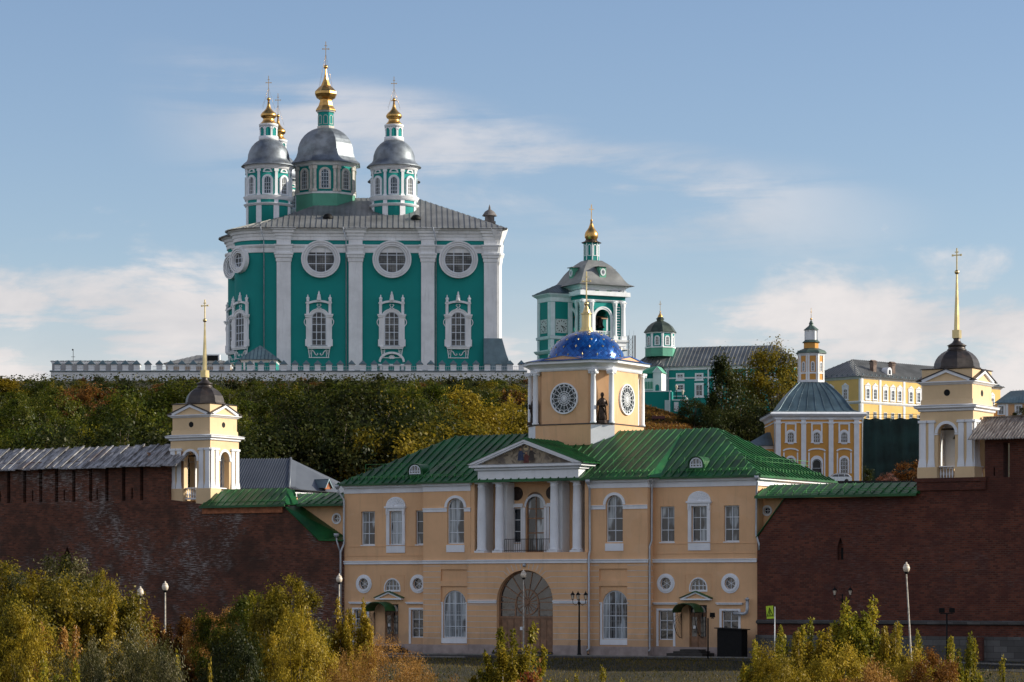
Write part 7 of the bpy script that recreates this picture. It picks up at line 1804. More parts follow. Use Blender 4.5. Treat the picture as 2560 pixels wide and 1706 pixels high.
LM = {
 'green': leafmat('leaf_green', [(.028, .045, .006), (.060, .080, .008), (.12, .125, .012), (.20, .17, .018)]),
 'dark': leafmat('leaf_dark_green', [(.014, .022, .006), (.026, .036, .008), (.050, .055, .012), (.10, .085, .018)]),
 'olive': leafmat('leaf_olive', [(.062, .065, .007), (.150, .125, .013), (.288, .213, .018), (.425, .288, .025)]),
 'gold': leafmat('leaf_golden', [(.120, .096, .010), (.252, .186, .016), (.396, .282, .024), (.576, .396, .060)]),
 'rust': leafmat('leaf_rust_brown', [(.06, .034, .010), (.15, .068, .018), (.27, .115, .028), (.30, .19, .02)]),
 'silver': leafmat('leaf_silver', [(.030, .034, .008), (.060, .060, .016), (.16, .14, .055), (.60, .50, .32)]),
 'dry': leafmat('leaf_dry_orange', [(.154, .075, .020), (.319, .160, .035), (.484, .259, .066), (.594, .363, .121)]),
 'lime': leafmat('leaf_lime', [(.072, .086, .010), (.169, .163, .016), (.312, .260, .023), (.520, .377, .039)]),
 'red': leafmat('leaf_red', [(.12, .03, .015), (.24, .06, .02), (.30, .12, .02), (.10, .09, .02)]),
 'pink': leafmat('leaf_pink', [(.06, .05, .02), (.16, .07, .05), (.34, .18, .16), (.06, .06, .02)]),
}
def leaves(name, P, N, size, tint, aspect=1.6, rs=None):
    """one mesh of leaf-shaped quads at points P (n,3); N: preferred outward direction"""
    n = len(P); rs = rs or np.random.RandomState(1)
    d = rs.normal(size=(n, 3)); nn = N*1.25 + d*.7; nn /= np.linalg.norm(nn, axis=1)[:, None]
    a = rs.normal(size=(n, 3)) + np.array([0, 0, -.35]); a -= nn * (a*nn).sum(1)[:, None]; a /= np.linalg.norm(a, axis=1)[:, None]
    b_ = np.cross(nn, a); s = size * rs.uniform(.65, 1.3, n)[:, None]
    V = np.empty((n, 4, 3)); V[:, 0] = P; V[:, 1] = P + a*s*.45 + b_*s*.5/aspect*1.0 + nn*s*.06; V[:, 2] = P + a*s; V[:, 3] = P + a*s*.45 - b_*s*.5/aspect*1.0 + nn*s*.06
    me = D.meshes.new(name); me.vertices.add(n*4); me.vertices.foreach_set('co', V.ravel())
    me.loops.add(n*4); me.loops.foreach_set('vertex_index', np.arange(n*4, dtype=np.int32))
    me.polygons.add(n); me.polygons.foreach_set('loop_start', np.arange(0, n*4, 4, dtype=np.int32)); me.polygons.foreach_set('loop_total', np.full(n, 4, dtype=np.int32))
    at = me.attributes.new('tint', 'FLOAT', 'POINT'); at.data.foreach_set('value', np.repeat(np.clip(tint, 0, 1), 4).astype(np.float32))
    me.update(calc_edges=True); me.materials.append(LM['green']); return me
def clump_crown(seed, W_, H_, nclump, nleaf, size, z0=.0, cr=.16, aspect=1.5, conic=0.0):
    """uneven crown of separate leaf clumps; radius W_/2, from z0 to H_"""
    rs = np.random.RandomState(seed); rad = W_/2; hh = (H_ - z0)/2; C = []
    for i in range(nclump):
        v = rs.normal(size=3); v /= np.linalg.norm(v); v[2] = v[2]*.9 + .15
        k = rs.uniform(.50, 1.0) ** .55 * (1 + .22*math.sin(3.1*v[0] + seed) * math.cos(2.3*v[1] + 2*v[2] + seed*2))
        w2 = 1 - conic*max(0, v[2])
        C.append((v[0]*rad*k*w2, v[1]*rad*k*w2, z0 + hh + v[2]*hh*k))
    C = np.array(C); ci = rs.randint(0, nclump, nleaf); ct = rs.uniform(-.25, .25, nclump)
    cs = rs.uniform(.6, 1.4, nclump)[:, None]
    g = rs.normal(size=(nleaf, 3)); P = C[ci] + g * cs[ci] * np.array([rad*cr, rad*cr, hh*cr*.9])
    N = P - np.array([0, 0, z0 + hh*.7]); N /= np.linalg.norm(N, axis=1)[:, None] + 1e-6
    tint = .44 + ct[ci] + rs.normal(size=nleaf)*.14
    return leaves('crown', P, N, size, tint, aspect, rs), C
def shoot_crown(seed, W_, H_, nst, per, size, zlow=.0, aspect=1.7, body=.5):
    """fan of upright stems, each tipped by a narrow plume of hanging leaves"""
    rs = np.random.RandomState(seed); P = []; T = []; st = []
    for i in range(nst):
        a = rs.uniform(0, 2*math.pi); r = math.sqrt(rs.uniform(0, 1)) * W_/2; h = H_ * (1 - .30*(r/(W_/2))**2) * rs.uniform(.70, 1.0)
        if i < 2: h = H_*rs.uniform(.94, 1.0)
        tip = np.array([math.cos(a)*r, math.sin(a)*r, h]); b0 = np.array([math.cos(a)*r*.15, math.sin(a)*r*.15, 0])
        mid = b0*.35 + tip*.65; mid[2] = h*.5; pts = []
        for t_ in np.linspace(0, 1, 9): pts.append((1-t_)**2*b0 + 2*t_*(1-t_)*mid + t_**2*tip)
        st.append(pts); tt = rs.uniform(-.22, .22)
        plume = rs.uniform(.14, .26)
        k = int(per*.5); u = 1 - plume*rs.uniform(0, 1, k)**.8
        q = np.array([[np.interp(x, np.linspace(0, 1, 9), [p[j] for p in pts]) for j in range(3)] for x in u])
        wd = (.05 + .10*np.sin(np.clip((1-u)/plume, 0, 1)*math.pi)[:, None]) * (H_*.22 + .3)
        P.append(q + rs.normal(size=(k, 3))*wd*np.array([.55, .55, .35])); T.append(.5 + tt + rs.normal(size=k)*.2)
        k = per - k; u = 1 - plume - (body)*rs.uniform(0, 1, k)
        u = np.clip(u, .12, 1)
        q = np.array([[np.interp(x, np.linspace(0, 1, 9), [p[j] for p in pts]) for j in range(3)] for x in u])
        cl = np.floor(u*14 + i)                                   # side twigs carry leaves in bunches
        off = np.stack([np.sin(cl*12.9 + i*3.1), np.cos(cl*7.7 + i*1.7), np.sin(cl*4.1)*.5], 1) * W_*.11 * rs.uniform(.2, 1, (k, 1))
        P.append(q + off + rs.normal(size=(k, 3))*.05*W_*np.array([1, 1, .6])); T.append(.38 + tt + .12*np.sin(cl*3.3) + rs.normal(size=k)*.18)
    P = np.concatenate(P); T = np.concatenate(T); ok = P[:, 2] > zlow; P = P[ok]; T = T[ok]
    N = P - np.array([0, 0, H_*.35]); N /= np.linalg.norm(N, axis=1)[:, None] + 1e-6
    return leaves('crown', P, N, size, T, aspect, rs), st
def trunk_mesh(seed, C, H_, r0, n=14):
    rs = random.Random(seed); q = MB(); top = H_*.72
    ax = [(math.sin(seed + i)*.03*H_*i/5, math.cos(seed*2 + i)*.03*H_*i/5, top*i/5) for i in range(6)]
    q.tube(ax, [r0*(1 - .15*i) for i in range(6)], 7)
    idx = [rs.randrange(len(C)) for _ in range(n)]
    for j, i in enumerate(idx):
        c = C[i]; k = min(4, max(1, int(4*c[2]/H_))); s = Vector(ax[k]); e = Vector(c); m_ = s.lerp(e, .5) + Vector((0, 0, -.04*H_))
        q.tube([s, m_, e], [r0*.38, r0*.22, r0*.07], 5)
    return q.mesh('trunk', bark, False)
def stems_mesh(st, r0, mat_=palebark):
    q = MB()
    for s in st: q.tube([tuple(p) for p in s], [r0*(1 - .8*i/8) for i in range(9)], 4)
    return q.mesh('stems', mat_, False)
def plant(name, label, cat, x, y, z, crown, stem, sname, s=1.0, sz=None, rot=0, lm='green', group=None):
    t = thing(name, label, cat, (x, y, z), rot, group); t.scale = (s, s, sz or s)
    c = D.objects.new('crown' if cat == 'tree' else 'foliage', crown); COL.objects.link(c); c.parent = t
    c.material_slots[0].link = 'OBJECT'; c.material_slots[0].material = LM[lm]
    k = D.objects.new(sname, stem); COL.objects.link(k); k.parent = t
    return t
# ---- the overgrown hillside
rng = random.Random(12); CR = []
for i in range(5):
    me, C = clump_crown(20 + i, 5.6, 5.8, 30, 3800, .30, .3, .15); CR.append((me, trunk_mesh(i, C, 5.8, .13), 'trunk'))
SR = []
for i in range(3):
    me, st = shoot_crown(40 + i, 3.6, 4.4, 26, 110, .26); SR.append((me, stems_mesh(st, .045), 'stems'))
TR2 = []
for i in range(3):
    me, C = clump_crown(60 + i, 8.0, 11.5, 70, 8500, .34, 1.6, .13); TR2.append((me, trunk_mesh(i + 9, C, 11.5, .26, 20), 'trunk'))
def where(px):
    for lim, s_ in ((110, 'at far left'), (280, 'above the plank roof'), (420, 'left of the left belfry'), (600, 'behind the left belfry'), (760, 'right of the left belfry'), (900, 'above the corrugated roof'), (1060, 'above the green roof'), (1200, 'left of the blue dome'), (3000, 'beside the blue-domed tower')):
        if px < lim: return s_
COLN = {'green': 'green', 'dark': 'dark green', 'olive': 'olive', 'gold': 'golden yellow', 'rust': 'rusty brown', 'lime': 'bright green', 'dry': 'dry orange', 'silver': 'silvery', 'red': 'red', 'pink': 'pink'}
rows = [(262, 3), (276, 3), (292, 3), (308, 2), (324, 2), (342, 1), (360, 1), (378, 1), (396, 1), (414, 1), (432, 1), (449, 1), (465, 1), (480, 0), (491, 0)]
cnt = 0
for ri, (Y, kind) in enumerate(rows):
    step = {3: 96, 2: 84, 1: 80, 0: 62}[kind]
    px = -60 + (ri % 2)*step/2
    while px < 1330:
        P_ = px + rng.uniform(-.3, .3)*step; yy = Y + rng.uniform(-6, 6); x = (P_ - CX)/F*yy; z = gz(x, yy) - .25
        px += step
        if P_ > 800 and Y < 290 and P_ < 1330 and rng.random() < .3: continue
        if 480 < P_ < 880 and yy < 262: continue
        if kind == 3:
            tm = rng.choice(TR2) if rng.random() < .55 else rng.choice(CR); pal = rng.choice(['dark', 'dark', 'green', 'dark'])
        elif kind == 2: tm = rng.choice(CR + TR2[:1]); pal = rng.choice(['dark', 'green', 'green', 'olive'])
        elif kind == 1: tm = rng.choice(CR + SR[:2]); pal = rng.choice(['green', 'green', 'green', 'olive', 'dark', 'dark', 'dark', 'dark', 'rust'])
        else: tm = rng.choice(SR); pal = rng.choice(['green', 'olive', 'dark', 'dark', 'rust'])
        if P_ > 1110 and 300 < Y < 400 and rng.random() < .75: pal = rng.choice(['gold', 'olive', 'green', 'rust'])
        if 150 < P_ < 320 and 290 < Y < 350: pal = rng.choice(['lime', 'lime', 'green'])
        if P_ < 130 and pal in ('gold', 'rust'): pal = 'green'
        if 480 < P_ < 620 and 330 < Y < 450: pal = rng.choice(['green', 'olive', 'green'])
        big = tm in TR2
        s = rng.uniform(.72, 1.05) * (.78 if kind == 0 else 1)
        if kind == 3 and tm in CR: s *= 1.35
        lvl = {3: 'at the hill foot', 2: 'on the lower hillside', 1: 'on the hillside', 0: 'on the crest under the white wall'}[kind]
        if kind == 1 and Y > 420: lvl = 'on the upper hillside'
        hm_ = 11.6 if big else 4.6 if tm in SR else 6.0
        if kind == 1 and tm in SR: s *= rng.uniform(1.1, 1.6)
        elif kind == 1: s *= rng.uniform(.7, 1.25)
        lim = (HY - (rng.uniform(930, 962) if kind == 0 and rng.random() < .35 else rng.uniform(948, 974)))/F*yy - z; sz_ = min(s*rng.uniform(.85, 1.15), max(.28, lim/hm_)); s = min(s, max(.55, sz_*1.6))
        plant('hillside_tree' if big else 'hillside_bush', '%s %s %s %s' % (COLN[pal], 'tree' if big else 'bush', lvl, where(P_)), 'tree' if big else 'bush', x, yy, z, tm[0], tm[1], tm[2], s, sz_, rng.uniform(0, 6.28), pal, 'bushes and trees covering the hillside'); cnt += 1
# tall dark trees above the corrugated roof and the left end of the green roof
for (P_, py, Y, pal, k) in ((600, 1085, 258, 'dark', 0), (660, 1075, 262, 'dark', 1), (742, 1060, 263, 'dark', 2), (790, 1000, 285, 'dark', 0), (840, 1040, 262, 'dark', 1), (868, 985, 282, 'dark', 2), (905, 975, 276, 'dark', 0), (935, 1000, 288, 'olive', 1), (975, 1050, 262, 'olive', 2), (1030, 1060, 264, 'dark', 0), (1080, 1040, 285, 'dark', 1), (1140, 1040, 280, 'olive', 2), (1200, 1025, 290, 'gold', 0), (1262, 1012, 300, 'gold', 1), (1310, 1018, 300, 'olive', 2)):
    x = (P_ - CX)/F*Y; z = gz(x, Y) - .3; top = (HY - py)/F*Y; h = max(5, top - z); s = max(.75, min(1.1, h/11.5)); tm = TR2[k]
    plant('slope_tree', '%s tall tree at the foot of the slope, %s' % ({'dark': 'dark', 'olive': 'olive-tinged', 'gold': 'golden'}[pal], where(P_)), 'tree', x, Y, z, tm[0], tm[1], tm[2], s, h/11.7, rng.uniform(0, 6.28), pal, 'tall trees at the foot of the slope')
# undergrowth carpet
rs = np.random.RandomState(5); n = 80000
Yv = rs.uniform(236, 503, n); pv = rs.uniform(-260, 1600, n); X = (pv - CX)/F*Yv; Z = np.array([gz(a, b_) for a, b_ in zip(X, Yv)])
Pv = np.stack([X, Yv, Z + rs.uniform(0, 1.0, n)**1.5*1.2], 1); Nv = np.tile(np.array([[.1, -.4, .8]]), (n, 1))
patch = .5 + .3*np.sin(X*.35 + Yv*.11) * np.cos(Yv*.21 - X*.13)
me = leaves('undergrowth', Pv, Nv, .42, patch + rs.normal(size=n)*.22, 1.3, rs); me.materials.clear(); me.materials.append(LM['dark'])
o = D.objects.new('undergrowth', me); COL.objects.link(o); o['label'] = 'tangled low undergrowth covering the steep hillside'; o['category'] = 'undergrowth'; o['kind'] = 'stuff'
# brown slope turf right of the blue dome
n = 26000; Yv = rs.uniform(480, 597, n); pv = rs.uniform(1580, 1790, n); X = (pv - CX)/F*Yv; Z = np.array([gz(a, b_) for a, b_ in zip(X, Yv)])
me = leaves('slope_grass', np.stack([X, Yv, Z + rs.uniform(0, .5, n)], 1), np.tile(np.array([[.1, -.4, .8]]), (n, 1)), .5, rs.uniform(0, 1, n), 2.5, rs); me.materials.clear(); me.materials.append(LM['rust'])
o = D.objects.new('slope_grass', me); COL.objects.link(o); o['label'] = 'brown autumn grass on the slope right of the blue dome'; o['category'] = 'grass'; o['kind'] = 'stuff'
# ---- trees in front of the teal building
me, C = clump_crown(81, 9.8, 15.0, 105, 15000, .34, 2.4, .105, conic=.15); bigT = (me, trunk_mesh(33, C, 15, .32, 30))
me, C = clump_crown(82, 7.0, 13.0, 70, 9500, .34, 1.6, .115, conic=.45); midT = (me, trunk_mesh(34, C, 13, .28, 24))
def standing(name, label, P_, ptop, Y, tm, hm, wpx, wm, pal, grp=None, cat='tree', sn='trunk'):
    x = (P_ - CX)/F*Y; z = gz(x, Y) - .2; h = (HY - ptop)/F*Y - z; sxy = (wpx/F*Y)/wm
    return plant(name, label, cat, x, Y, z, tm[0], tm[1], sn, sxy, h/hm, rng.uniform(0, 6.28), pal, grp)
standing('broadleaf_tree', 'broad olive-gold tree, tallest of the clump between the teal building and the ochre church', 1930, 864, 580, bigT, 15.4, 170, 9.8, 'olive')
standing('broadleaf_tree', 'tall dark green tree with pointed top in front of the teal building', 1812, 900, 566, midT, 13.3, 118, 7.0, 'dark')
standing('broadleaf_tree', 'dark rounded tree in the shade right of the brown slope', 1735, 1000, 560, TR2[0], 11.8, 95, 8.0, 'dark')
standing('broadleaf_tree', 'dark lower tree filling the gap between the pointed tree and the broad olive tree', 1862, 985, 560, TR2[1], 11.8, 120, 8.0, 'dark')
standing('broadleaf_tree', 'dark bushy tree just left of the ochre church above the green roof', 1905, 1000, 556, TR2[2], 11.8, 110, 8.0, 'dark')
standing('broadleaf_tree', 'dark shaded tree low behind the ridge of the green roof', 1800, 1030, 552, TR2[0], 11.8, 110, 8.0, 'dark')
standing('broadleaf_tree', 'golden yellow tree at the far left edge of the hillside', 8, 950, 430, midT, 13.3, 130, 7.0, 'gold')
standing('round_shrub', 'rounded brown-green shrub in front of the green netting beside the right belfry', 2280, 1152, 512, CR[0], 6.0, 78, 5.6, 'rust', None, 'shrub')
standing('flowering_shrub', 'low pinkish shrub left of the rounded shrub before the netting', 2218, 1188, 504, CR[1], 6.0, 52, 5.6, 'pink', None, 'shrub')
standing('round_shrub', 'small green shrub at the right foot of the ochre church', 2166, 1168, 520, CR[2], 6.0, 40, 5.6, 'dark', None, 'shrub')
standing('round_shrub', 'small leafy shrub showing over the turret roof at the right edge', 2556, 1018, 640, CR[3], 6.0, 50, 5.6, 'dark', None, 'shrub')
standing('fir_tree', 'small bare reddish conifer beside the orange brick hut behind the plank roof', 108, 1058, 300, SR[0], 4.6, 34, 3.6, 'rust', None, 'tree', 'stems')
# ---- foreground thicket
FB = []
for i in range(4):
    me, C = clump_crown(100 + i, 8.0, 10.5, 150, 38000, .17, 2.5, .068, 1.7); FB.append((me, trunk_mesh(50 + i, C, 10.5, .14, 26)))
me, C = clump_crown(110, 7.0, 9.0, 120, 24000, .19, 2.5, .09, 3.6); WIL = (me, trunk_mesh(60, C, 9, .12, 26))
me, C = clump_crown(111, 8.0, 8.0, 190, 34000, .12, 1.5, .075, 2.6); DRY = (me, trunk_mesh(61, C, 8, .08, 30))
FS = []
for i in range(4):
    me, st = shoot_crown(120 + i, 4.6, 7.5, 30 + 3*i, 900, .190, 1.5, 1.8, .5); FS.append((me, stems_mesh(st, .05)))
me, st = shoot_crown(130, 4.6, 5.2, 15, 420, .19, 0.6, 1.8, .55); FM = (me, stems_mesh(st, .035))
me, st = shoot_crown(131, 1.0, 3.6, 5, 260, .14, 0.2, 1.8, .6); FC = (me, stems_mesh(st, .022))
def fb(name, label, P_, ptop, Y, tm, hm, wpx, wm, pal, grp='autumn bushes in the foreground thicket', sn='trunk', sink=.1):
    x = (P_ - CX)/F*Y; z = gz(x, Y) - sink; h = (HY - ptop)/F*Y - z; sxy = (wpx/F*Y)/wm
    return plant(name, label, 'bush', x, Y, z, tm[0], tm[1], sn, sxy, h/hm, rng.uniform(0, 6.28), pal, grp)
B_ = 'autumn_bush'
fb(B_, 'olive-gold rounded bush at the left edge below the brick wall', 10, 1408, 138, FB[0], 10.7, 330, 8, 'olive')
fb(B_, 'pale-tipped olive bush, highest of the left foreground thicket', 148, 1392, 134, FB[1], 10.7, 330, 8, 'silver')
fb(B_, 'golden olive bush in front of the pale-tipped one', 170, 1436, 126, FB[2], 10.7, 360, 8, 'olive')
fb(B_, 'olive bush sloping down towards the two left globe lamps', 268, 1458, 128, FB[3], 10.7, 170, 8, 'olive')
fb(B_, 'green and gold bush at the left edge, lower front', 20, 1500, 116, FB[1], 10.7, 300, 8, 'olive')
fb(B_, 'leafy upright shoots between the big left bush and the first globe lamp', 290, 1462, 131, FS[0], 7.7, 130, 4.6, 'olive', sn='stems')
fb(B_, 'brownish shoots around the first globe lamp post', 368, 1522, 150, FS[1], 7.7, 120, 4.6, 'dry', sn='stems')
fb(B_, 'reddish brown bush between the two left globe lamps and the dark bush', 450, 1530, 148, FS[2], 7.7, 150, 4.6, 'rust', sn='stems')
fb(B_, 'tawny bush left of the dark-sided tall bush', 545, 1535, 146, FB[0], 10.7, 170, 8, 'dry')
fb(B_, 'yellow-brown bush low in the left foreground', 95, 1575, 108, FB[3], 10.7, 220, 8, 'gold')
fb(B_, 'green-gold shoots poking above the left edge bush', 45, 1402, 136, FS[2], 7.7, 170, 4.6, 'gold', sn='stems')
fb(B_, 'olive shoots poking above the middle of the left thicket', 150, 1425, 128, FS[3], 7.7, 200, 4.6, 'olive', sn='stems')
fb(B_, 'golden shoots in front of the highest left bush', 235, 1455, 124, FS[1], 7.7, 200, 4.6, 'gold', sn='stems')
fb(B_, 'orange-brown leafy shoots low before the left thicket', 130, 1530, 114, FS[0], 7.7, 180, 4.6, 'dry', sn='stems')
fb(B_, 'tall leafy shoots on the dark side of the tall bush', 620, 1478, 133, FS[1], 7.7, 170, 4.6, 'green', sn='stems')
fb(B_, 'gold leafy shoots on the sunny side of the tall bush', 780, 1500, 126, FS[3], 7.7, 150, 4.6, 'gold', sn='stems')  # sunlit side of the bush put into golden leaf colour
fb('willow_bush', 'silvery willow bush with narrow pale leaves, left foreground', 320, 1556, 106, WIL, 9.4, 230, 7, 'silver')
fb('willow_bush', 'second silvery willow bush hanging down to the bottom edge', 385, 1580, 103, WIL, 9.4, 200, 7, 'silver')
fb('willow_bush', 'smaller greyish willow bush left of the silvery one', 215, 1585, 104, WIL, 9.4, 170, 7, 'silver')
fb(B_, 'green leafy sprouts at the bottom edge, left of the willow', 175, 1628, 98, FS[3], 7.7, 190, 4.6, 'lime', sn='stems')
fb(B_, 'orange and green sprouts at the bottom left corner', 40, 1640, 97, FS[1], 7.7, 200, 4.6, 'olive', sn='stems')
fb(B_, 'slim green sapling, left one of the pair right of the willow', 457, 1592, 108, FC, 3.8, 34, 1.0, 'lime', sn='stems')
fb(B_, 'slim golden-green sapling, right one of the pair right of the willow', 515, 1612, 106, FC, 3.8, 30, 1.0, 'olive', sn='stems')
fb(B_, 'dark green shaded side of the tall bush left of the church corner', 600, 1490, 136, FB[2], 10.7, 210, 8, 'green')  # shade on the bush's left side put into a darker leaf colour
fb(B_, 'tall golden-green bush nearest the left corner of the church', 705, 1470, 130, FB[3], 10.7, 250, 8, 'olive')
fb(B_, 'upright shoots crowning the tall golden-green bush', 700, 1448, 131, FS[0], 7.7, 200, 4.6, 'lime', sn='stems')
fb(B_, 'gold bush in front of the tall golden-green one', 745, 1535, 118, FB[1], 10.7, 200, 8, 'gold')
fb(B_, 'dark bush at the bottom edge below the tall bush', 590, 1590, 112, FB[0], 10.7, 220, 8, 'dark')
fb(B_, 'green-gold bush around the globe lamp at the church corner', 830, 1555, 134, FS[2], 7.7, 120, 4.6, 'olive', sn='stems')
fb(B_, 'spindly golden maple sapling in front of the left church door', 888, 1480, 130, FS[3], 7.7, 120, 4.6, 'gold', sn='stems')
fb('dry_bush', 'dense orange-brown dry bush below the left church door', 950, 1608, 122, DRY, 8.2, 260, 8, 'dry')
fb('dry_bush', 'low orange-brown dry bush trailing off to the lawn', 1050, 1662, 112, DRY, 8.2, 240, 8, 'dry')
fb('dry_bush', 'orange-brown dry bush at the bottom edge beside the gold bush', 860, 1650, 112, DRY, 8.2, 220, 8, 'dry')
fb('maple_sapling', 'many-stemmed green and gold maple saplings in front of the big gate', 1292, 1543, 138, FM, 5.4, 175, 3.9, 'lime', sn='stems')
fb('maple_sapling', 'lower yellowing maple shoots at the foot of the gate saplings', 1270, 1600, 132, FS[0], 7.7, 190, 4.6, 'olive', sn='stems')
fb('maple_sapling', 'small red-leaved bush at the foot of the gate saplings', 1320, 1672, 124, CR[3], 6.0, 110, 5.6, 'red')
for (P_, py, lb_) in ((1427, 1686, 'tiny green sprout on the lawn, leftmost right of the gate saplings'), (1452, 1672, 'small green sprout on the lawn below the triple lantern post'), (1520, 1648, 'tallest leafy sprout on the lawn below the right bay'), (1560, 1684, 'low leafy sprout at the bottom edge right of the tallest sprout')):
    fb('lawn_sprout', lb_, P_, py, 135, FC, 3.8, 34, 1.0, 'lime', 'sprouts growing on the lawn', 'stems')
fb(B_, 'green-gold shoots under the yellow warning sign', 1912, 1572, 124, FS[1], 7.7, 150, 4.6, 'lime', sn='stems')
fb(B_, 'leafy shoots reaching over the foot of the warning sign', 1996, 1535, 120, FS[2], 7.7, 140, 4.6, 'lime', sn='stems')
fb(B_, 'tallest bare-twigged bush before the right brick wall', 2115, 1478, 122, FS[3], 7.7, 230, 4.6, 'lime', sn='stems')
fb(B_, 'dense olive bush under the tallest twiggy one', 2080, 1615, 114, FB[2], 10.7, 260, 8, 'gold')
fb(B_, 'gold-green bush left of the tall globe lamp', 2215, 1530, 117, FS[0], 7.7, 140, 4.6, 'gold', sn='stems')
fb(B_, 'bush with leaning shoots right of the tall globe lamp', 2345, 1562, 122, FS[1], 7.7, 150, 4.6, 'lime', sn='stems')
fb(B_, 'leaning green shoots before the stone plinth', 2420, 1572, 123, FS[2], 7.7, 120, 4.6, 'lime', sn='stems')
fb(B_, 'lone thin shoot at the right end of the bushes', 2500, 1616, 124, FC, 3.8, 30, 1.0, 'lime', sn='stems')
fb(B_, 'rusty low bush at the bottom right', 2330, 1655, 110, FB[3], 10.7, 240, 8, 'rust')
fb(B_, 'brown-green low bush at the bottom edge below the warning sign', 1960, 1640, 110, FB[0], 10.7, 210, 8, 'gold')
fb(B_, 'russet bush at the bottom edge below the tallest twiggy bush', 2170, 1655, 108, FB[1], 10.7, 220, 8, 'dry')
fb(B_, 'full golden-olive bush left of the tallest twiggy bush', 2020, 1545, 118, FS[0], 7.7, 190, 4.6, 'gold', sn='stems')
fb(B_, 'wide olive bush right under the double lantern post', 2150, 1530, 119, FS[2], 7.7, 230, 4.6, 'lime', sn='stems')
fb(B_, 'green bush between the metal cabinet and the warning sign', 1890, 1612, 118, FS[3], 7.7, 120, 4.6, 'lime', sn='stems')
fb(B_, 'orange-tinged bush below the T-shaped floodlight post', 2390, 1632, 114, FS[3], 7.7, 170, 4.6, 'gold', sn='stems')
fb(B_, 'olive-gold bush at the bottom edge under the tall globe lamp', 2260, 1625, 112, FB[2], 10.7, 220, 8, 'gold')
# foreground undergrowth and lawn grass
n = 50000; Yv = rs.uniform(92, 150, n); pv = np.where(rs.uniform(size=n) < .6, rs.uniform(-60, 1120, n), rs.uniform(1860, 2480, n)); X = (pv - CX)/F*Yv; Z = np.array([gz(a, b_) for a, b_ in zip(X, Yv)])
me = leaves('thicket_undergrowth', np.stack([X, Yv, Z + rs.uniform(0, 1, n)*2.2], 1), np.tile(np.array([[.1, -.4, .6]]), (n, 1)), .16, rs.uniform(0, .8, n), 1.6, rs); me.materials.clear(); me.materials.append(LM['dark'])
o = D.objects.new('thicket_undergrowth', me); COL.objects.link(o); o['label'] = 'dense low undergrowth beneath the foreground bushes'; o['category'] = 'undergrowth'; o['kind'] = 'stuff'
n = 42000; Yv = rs.uniform(138, 188, n); pv = rs.uniform(850, 2600, n); X = (pv - CX)/F*Yv; Z = np.array([gz(a, b_) for a, b_ in zip(X, Yv)])
V_ = np.empty((n, 3, 3)); a_ = rs.uniform(0, 6.28, n); wd = rs.uniform(.012, .03, n); hh_ = rs.uniform(.05, .20, n)
V_[:, 0] = np.stack([X - np.cos(a_)*wd, Yv - np.sin(a_)*wd, Z - .02], 1); V_[:, 1] = np.stack([X + np.cos(a_)*wd, Yv + np.sin(a_)*wd, Z - .02], 1); V_[:, 2] = np.stack([X + rs.normal(size=n)*.06, Yv + rs.normal(size=n)*.06, Z + hh_], 1)
me = D.meshes.new('lawn_grass'); me.vertices.add(n*3); me.vertices.foreach_set('co', V_.ravel()); me.loops.add(n*3); me.loops.foreach_set('vertex_index', np.arange(n*3, dtype=np.int32)); me.polygons.add(n); me.polygons.foreach_set('loop_start', np.arange(0, n*3, 3, dtype=np.int32)); me.polygons.foreach_set('loop_total', np.full(n, 3, dtype=np.int32))
at = me.attributes.new('tint', 'FLOAT', 'POINT'); at.data.foreach_set('value', np.repeat(np.clip(.5 + .3*np.sin(X*.5)*np.cos(Yv*.4) + rs.normal(size=n)*.25, 0, 1), 3).astype(np.float32)); me.update(calc_edges=True); me.materials.append(leafmat('grass_blades', [(.028, .032, .005), (.075, .064, .010), (.15, .115, .02), (.24, .17, .045)]))
o = D.objects.new('lawn_grass', me); COL.objects.link(o); o['label'] = 'short autumn grass on the lawn sloping down from the church'; o['category'] = 'grass'; o['kind'] = 'stuff'
# ---------------------------------------------------------------- pavement and kerb in front of the church
def strip(name, mat_, y0, y1, up, x0=-34, x1=60, th=.0):
    q = MB(); n = 47; vs = []
    for i in range(n + 1):
        x = x0 + (x1 - x0)*i/n
        for yy in (y0, y1):
            wp = G.w(x, yy, 0); vs.append((wp.x, wp.y, gz(wp.x, wp.y) + up))
    q.add(vs, [(2*i, 2*i+2, 2*i+3, 2*i+1) for i in range(n)])
    if th: 
        b0_ = len(vs); vs2 = [(a, b_, c_ - th) for a, b_, c_ in vs]; q.add(vs2, [(2*i, 2*i+1, 2*i+3, 2*i+2) for i in range(n)]); q.f += [[2*i, 2*i+2, b0_ + 2*i+2, b0_ + 2*i] for i in range(n)]; q.mi += [0]*n; q.sm += [False]*n
    return q.build(name, mat_, kind='structure')
strip('pavement', asphalt, -3.2, -.3, .05, th=.3)
strip('kerb', plain('kerb_stone', (.20, .19, .175), .9, var=.25, scale=2), -3.42, -3.22, .11, th=.4)
strip('road', asphalt, -8.0, -3.44, .03, th=.3)
strip('path', MATS['kerb_stone'], -9.6, -9.2, .07, x0=-30, x1=2, th=.3)
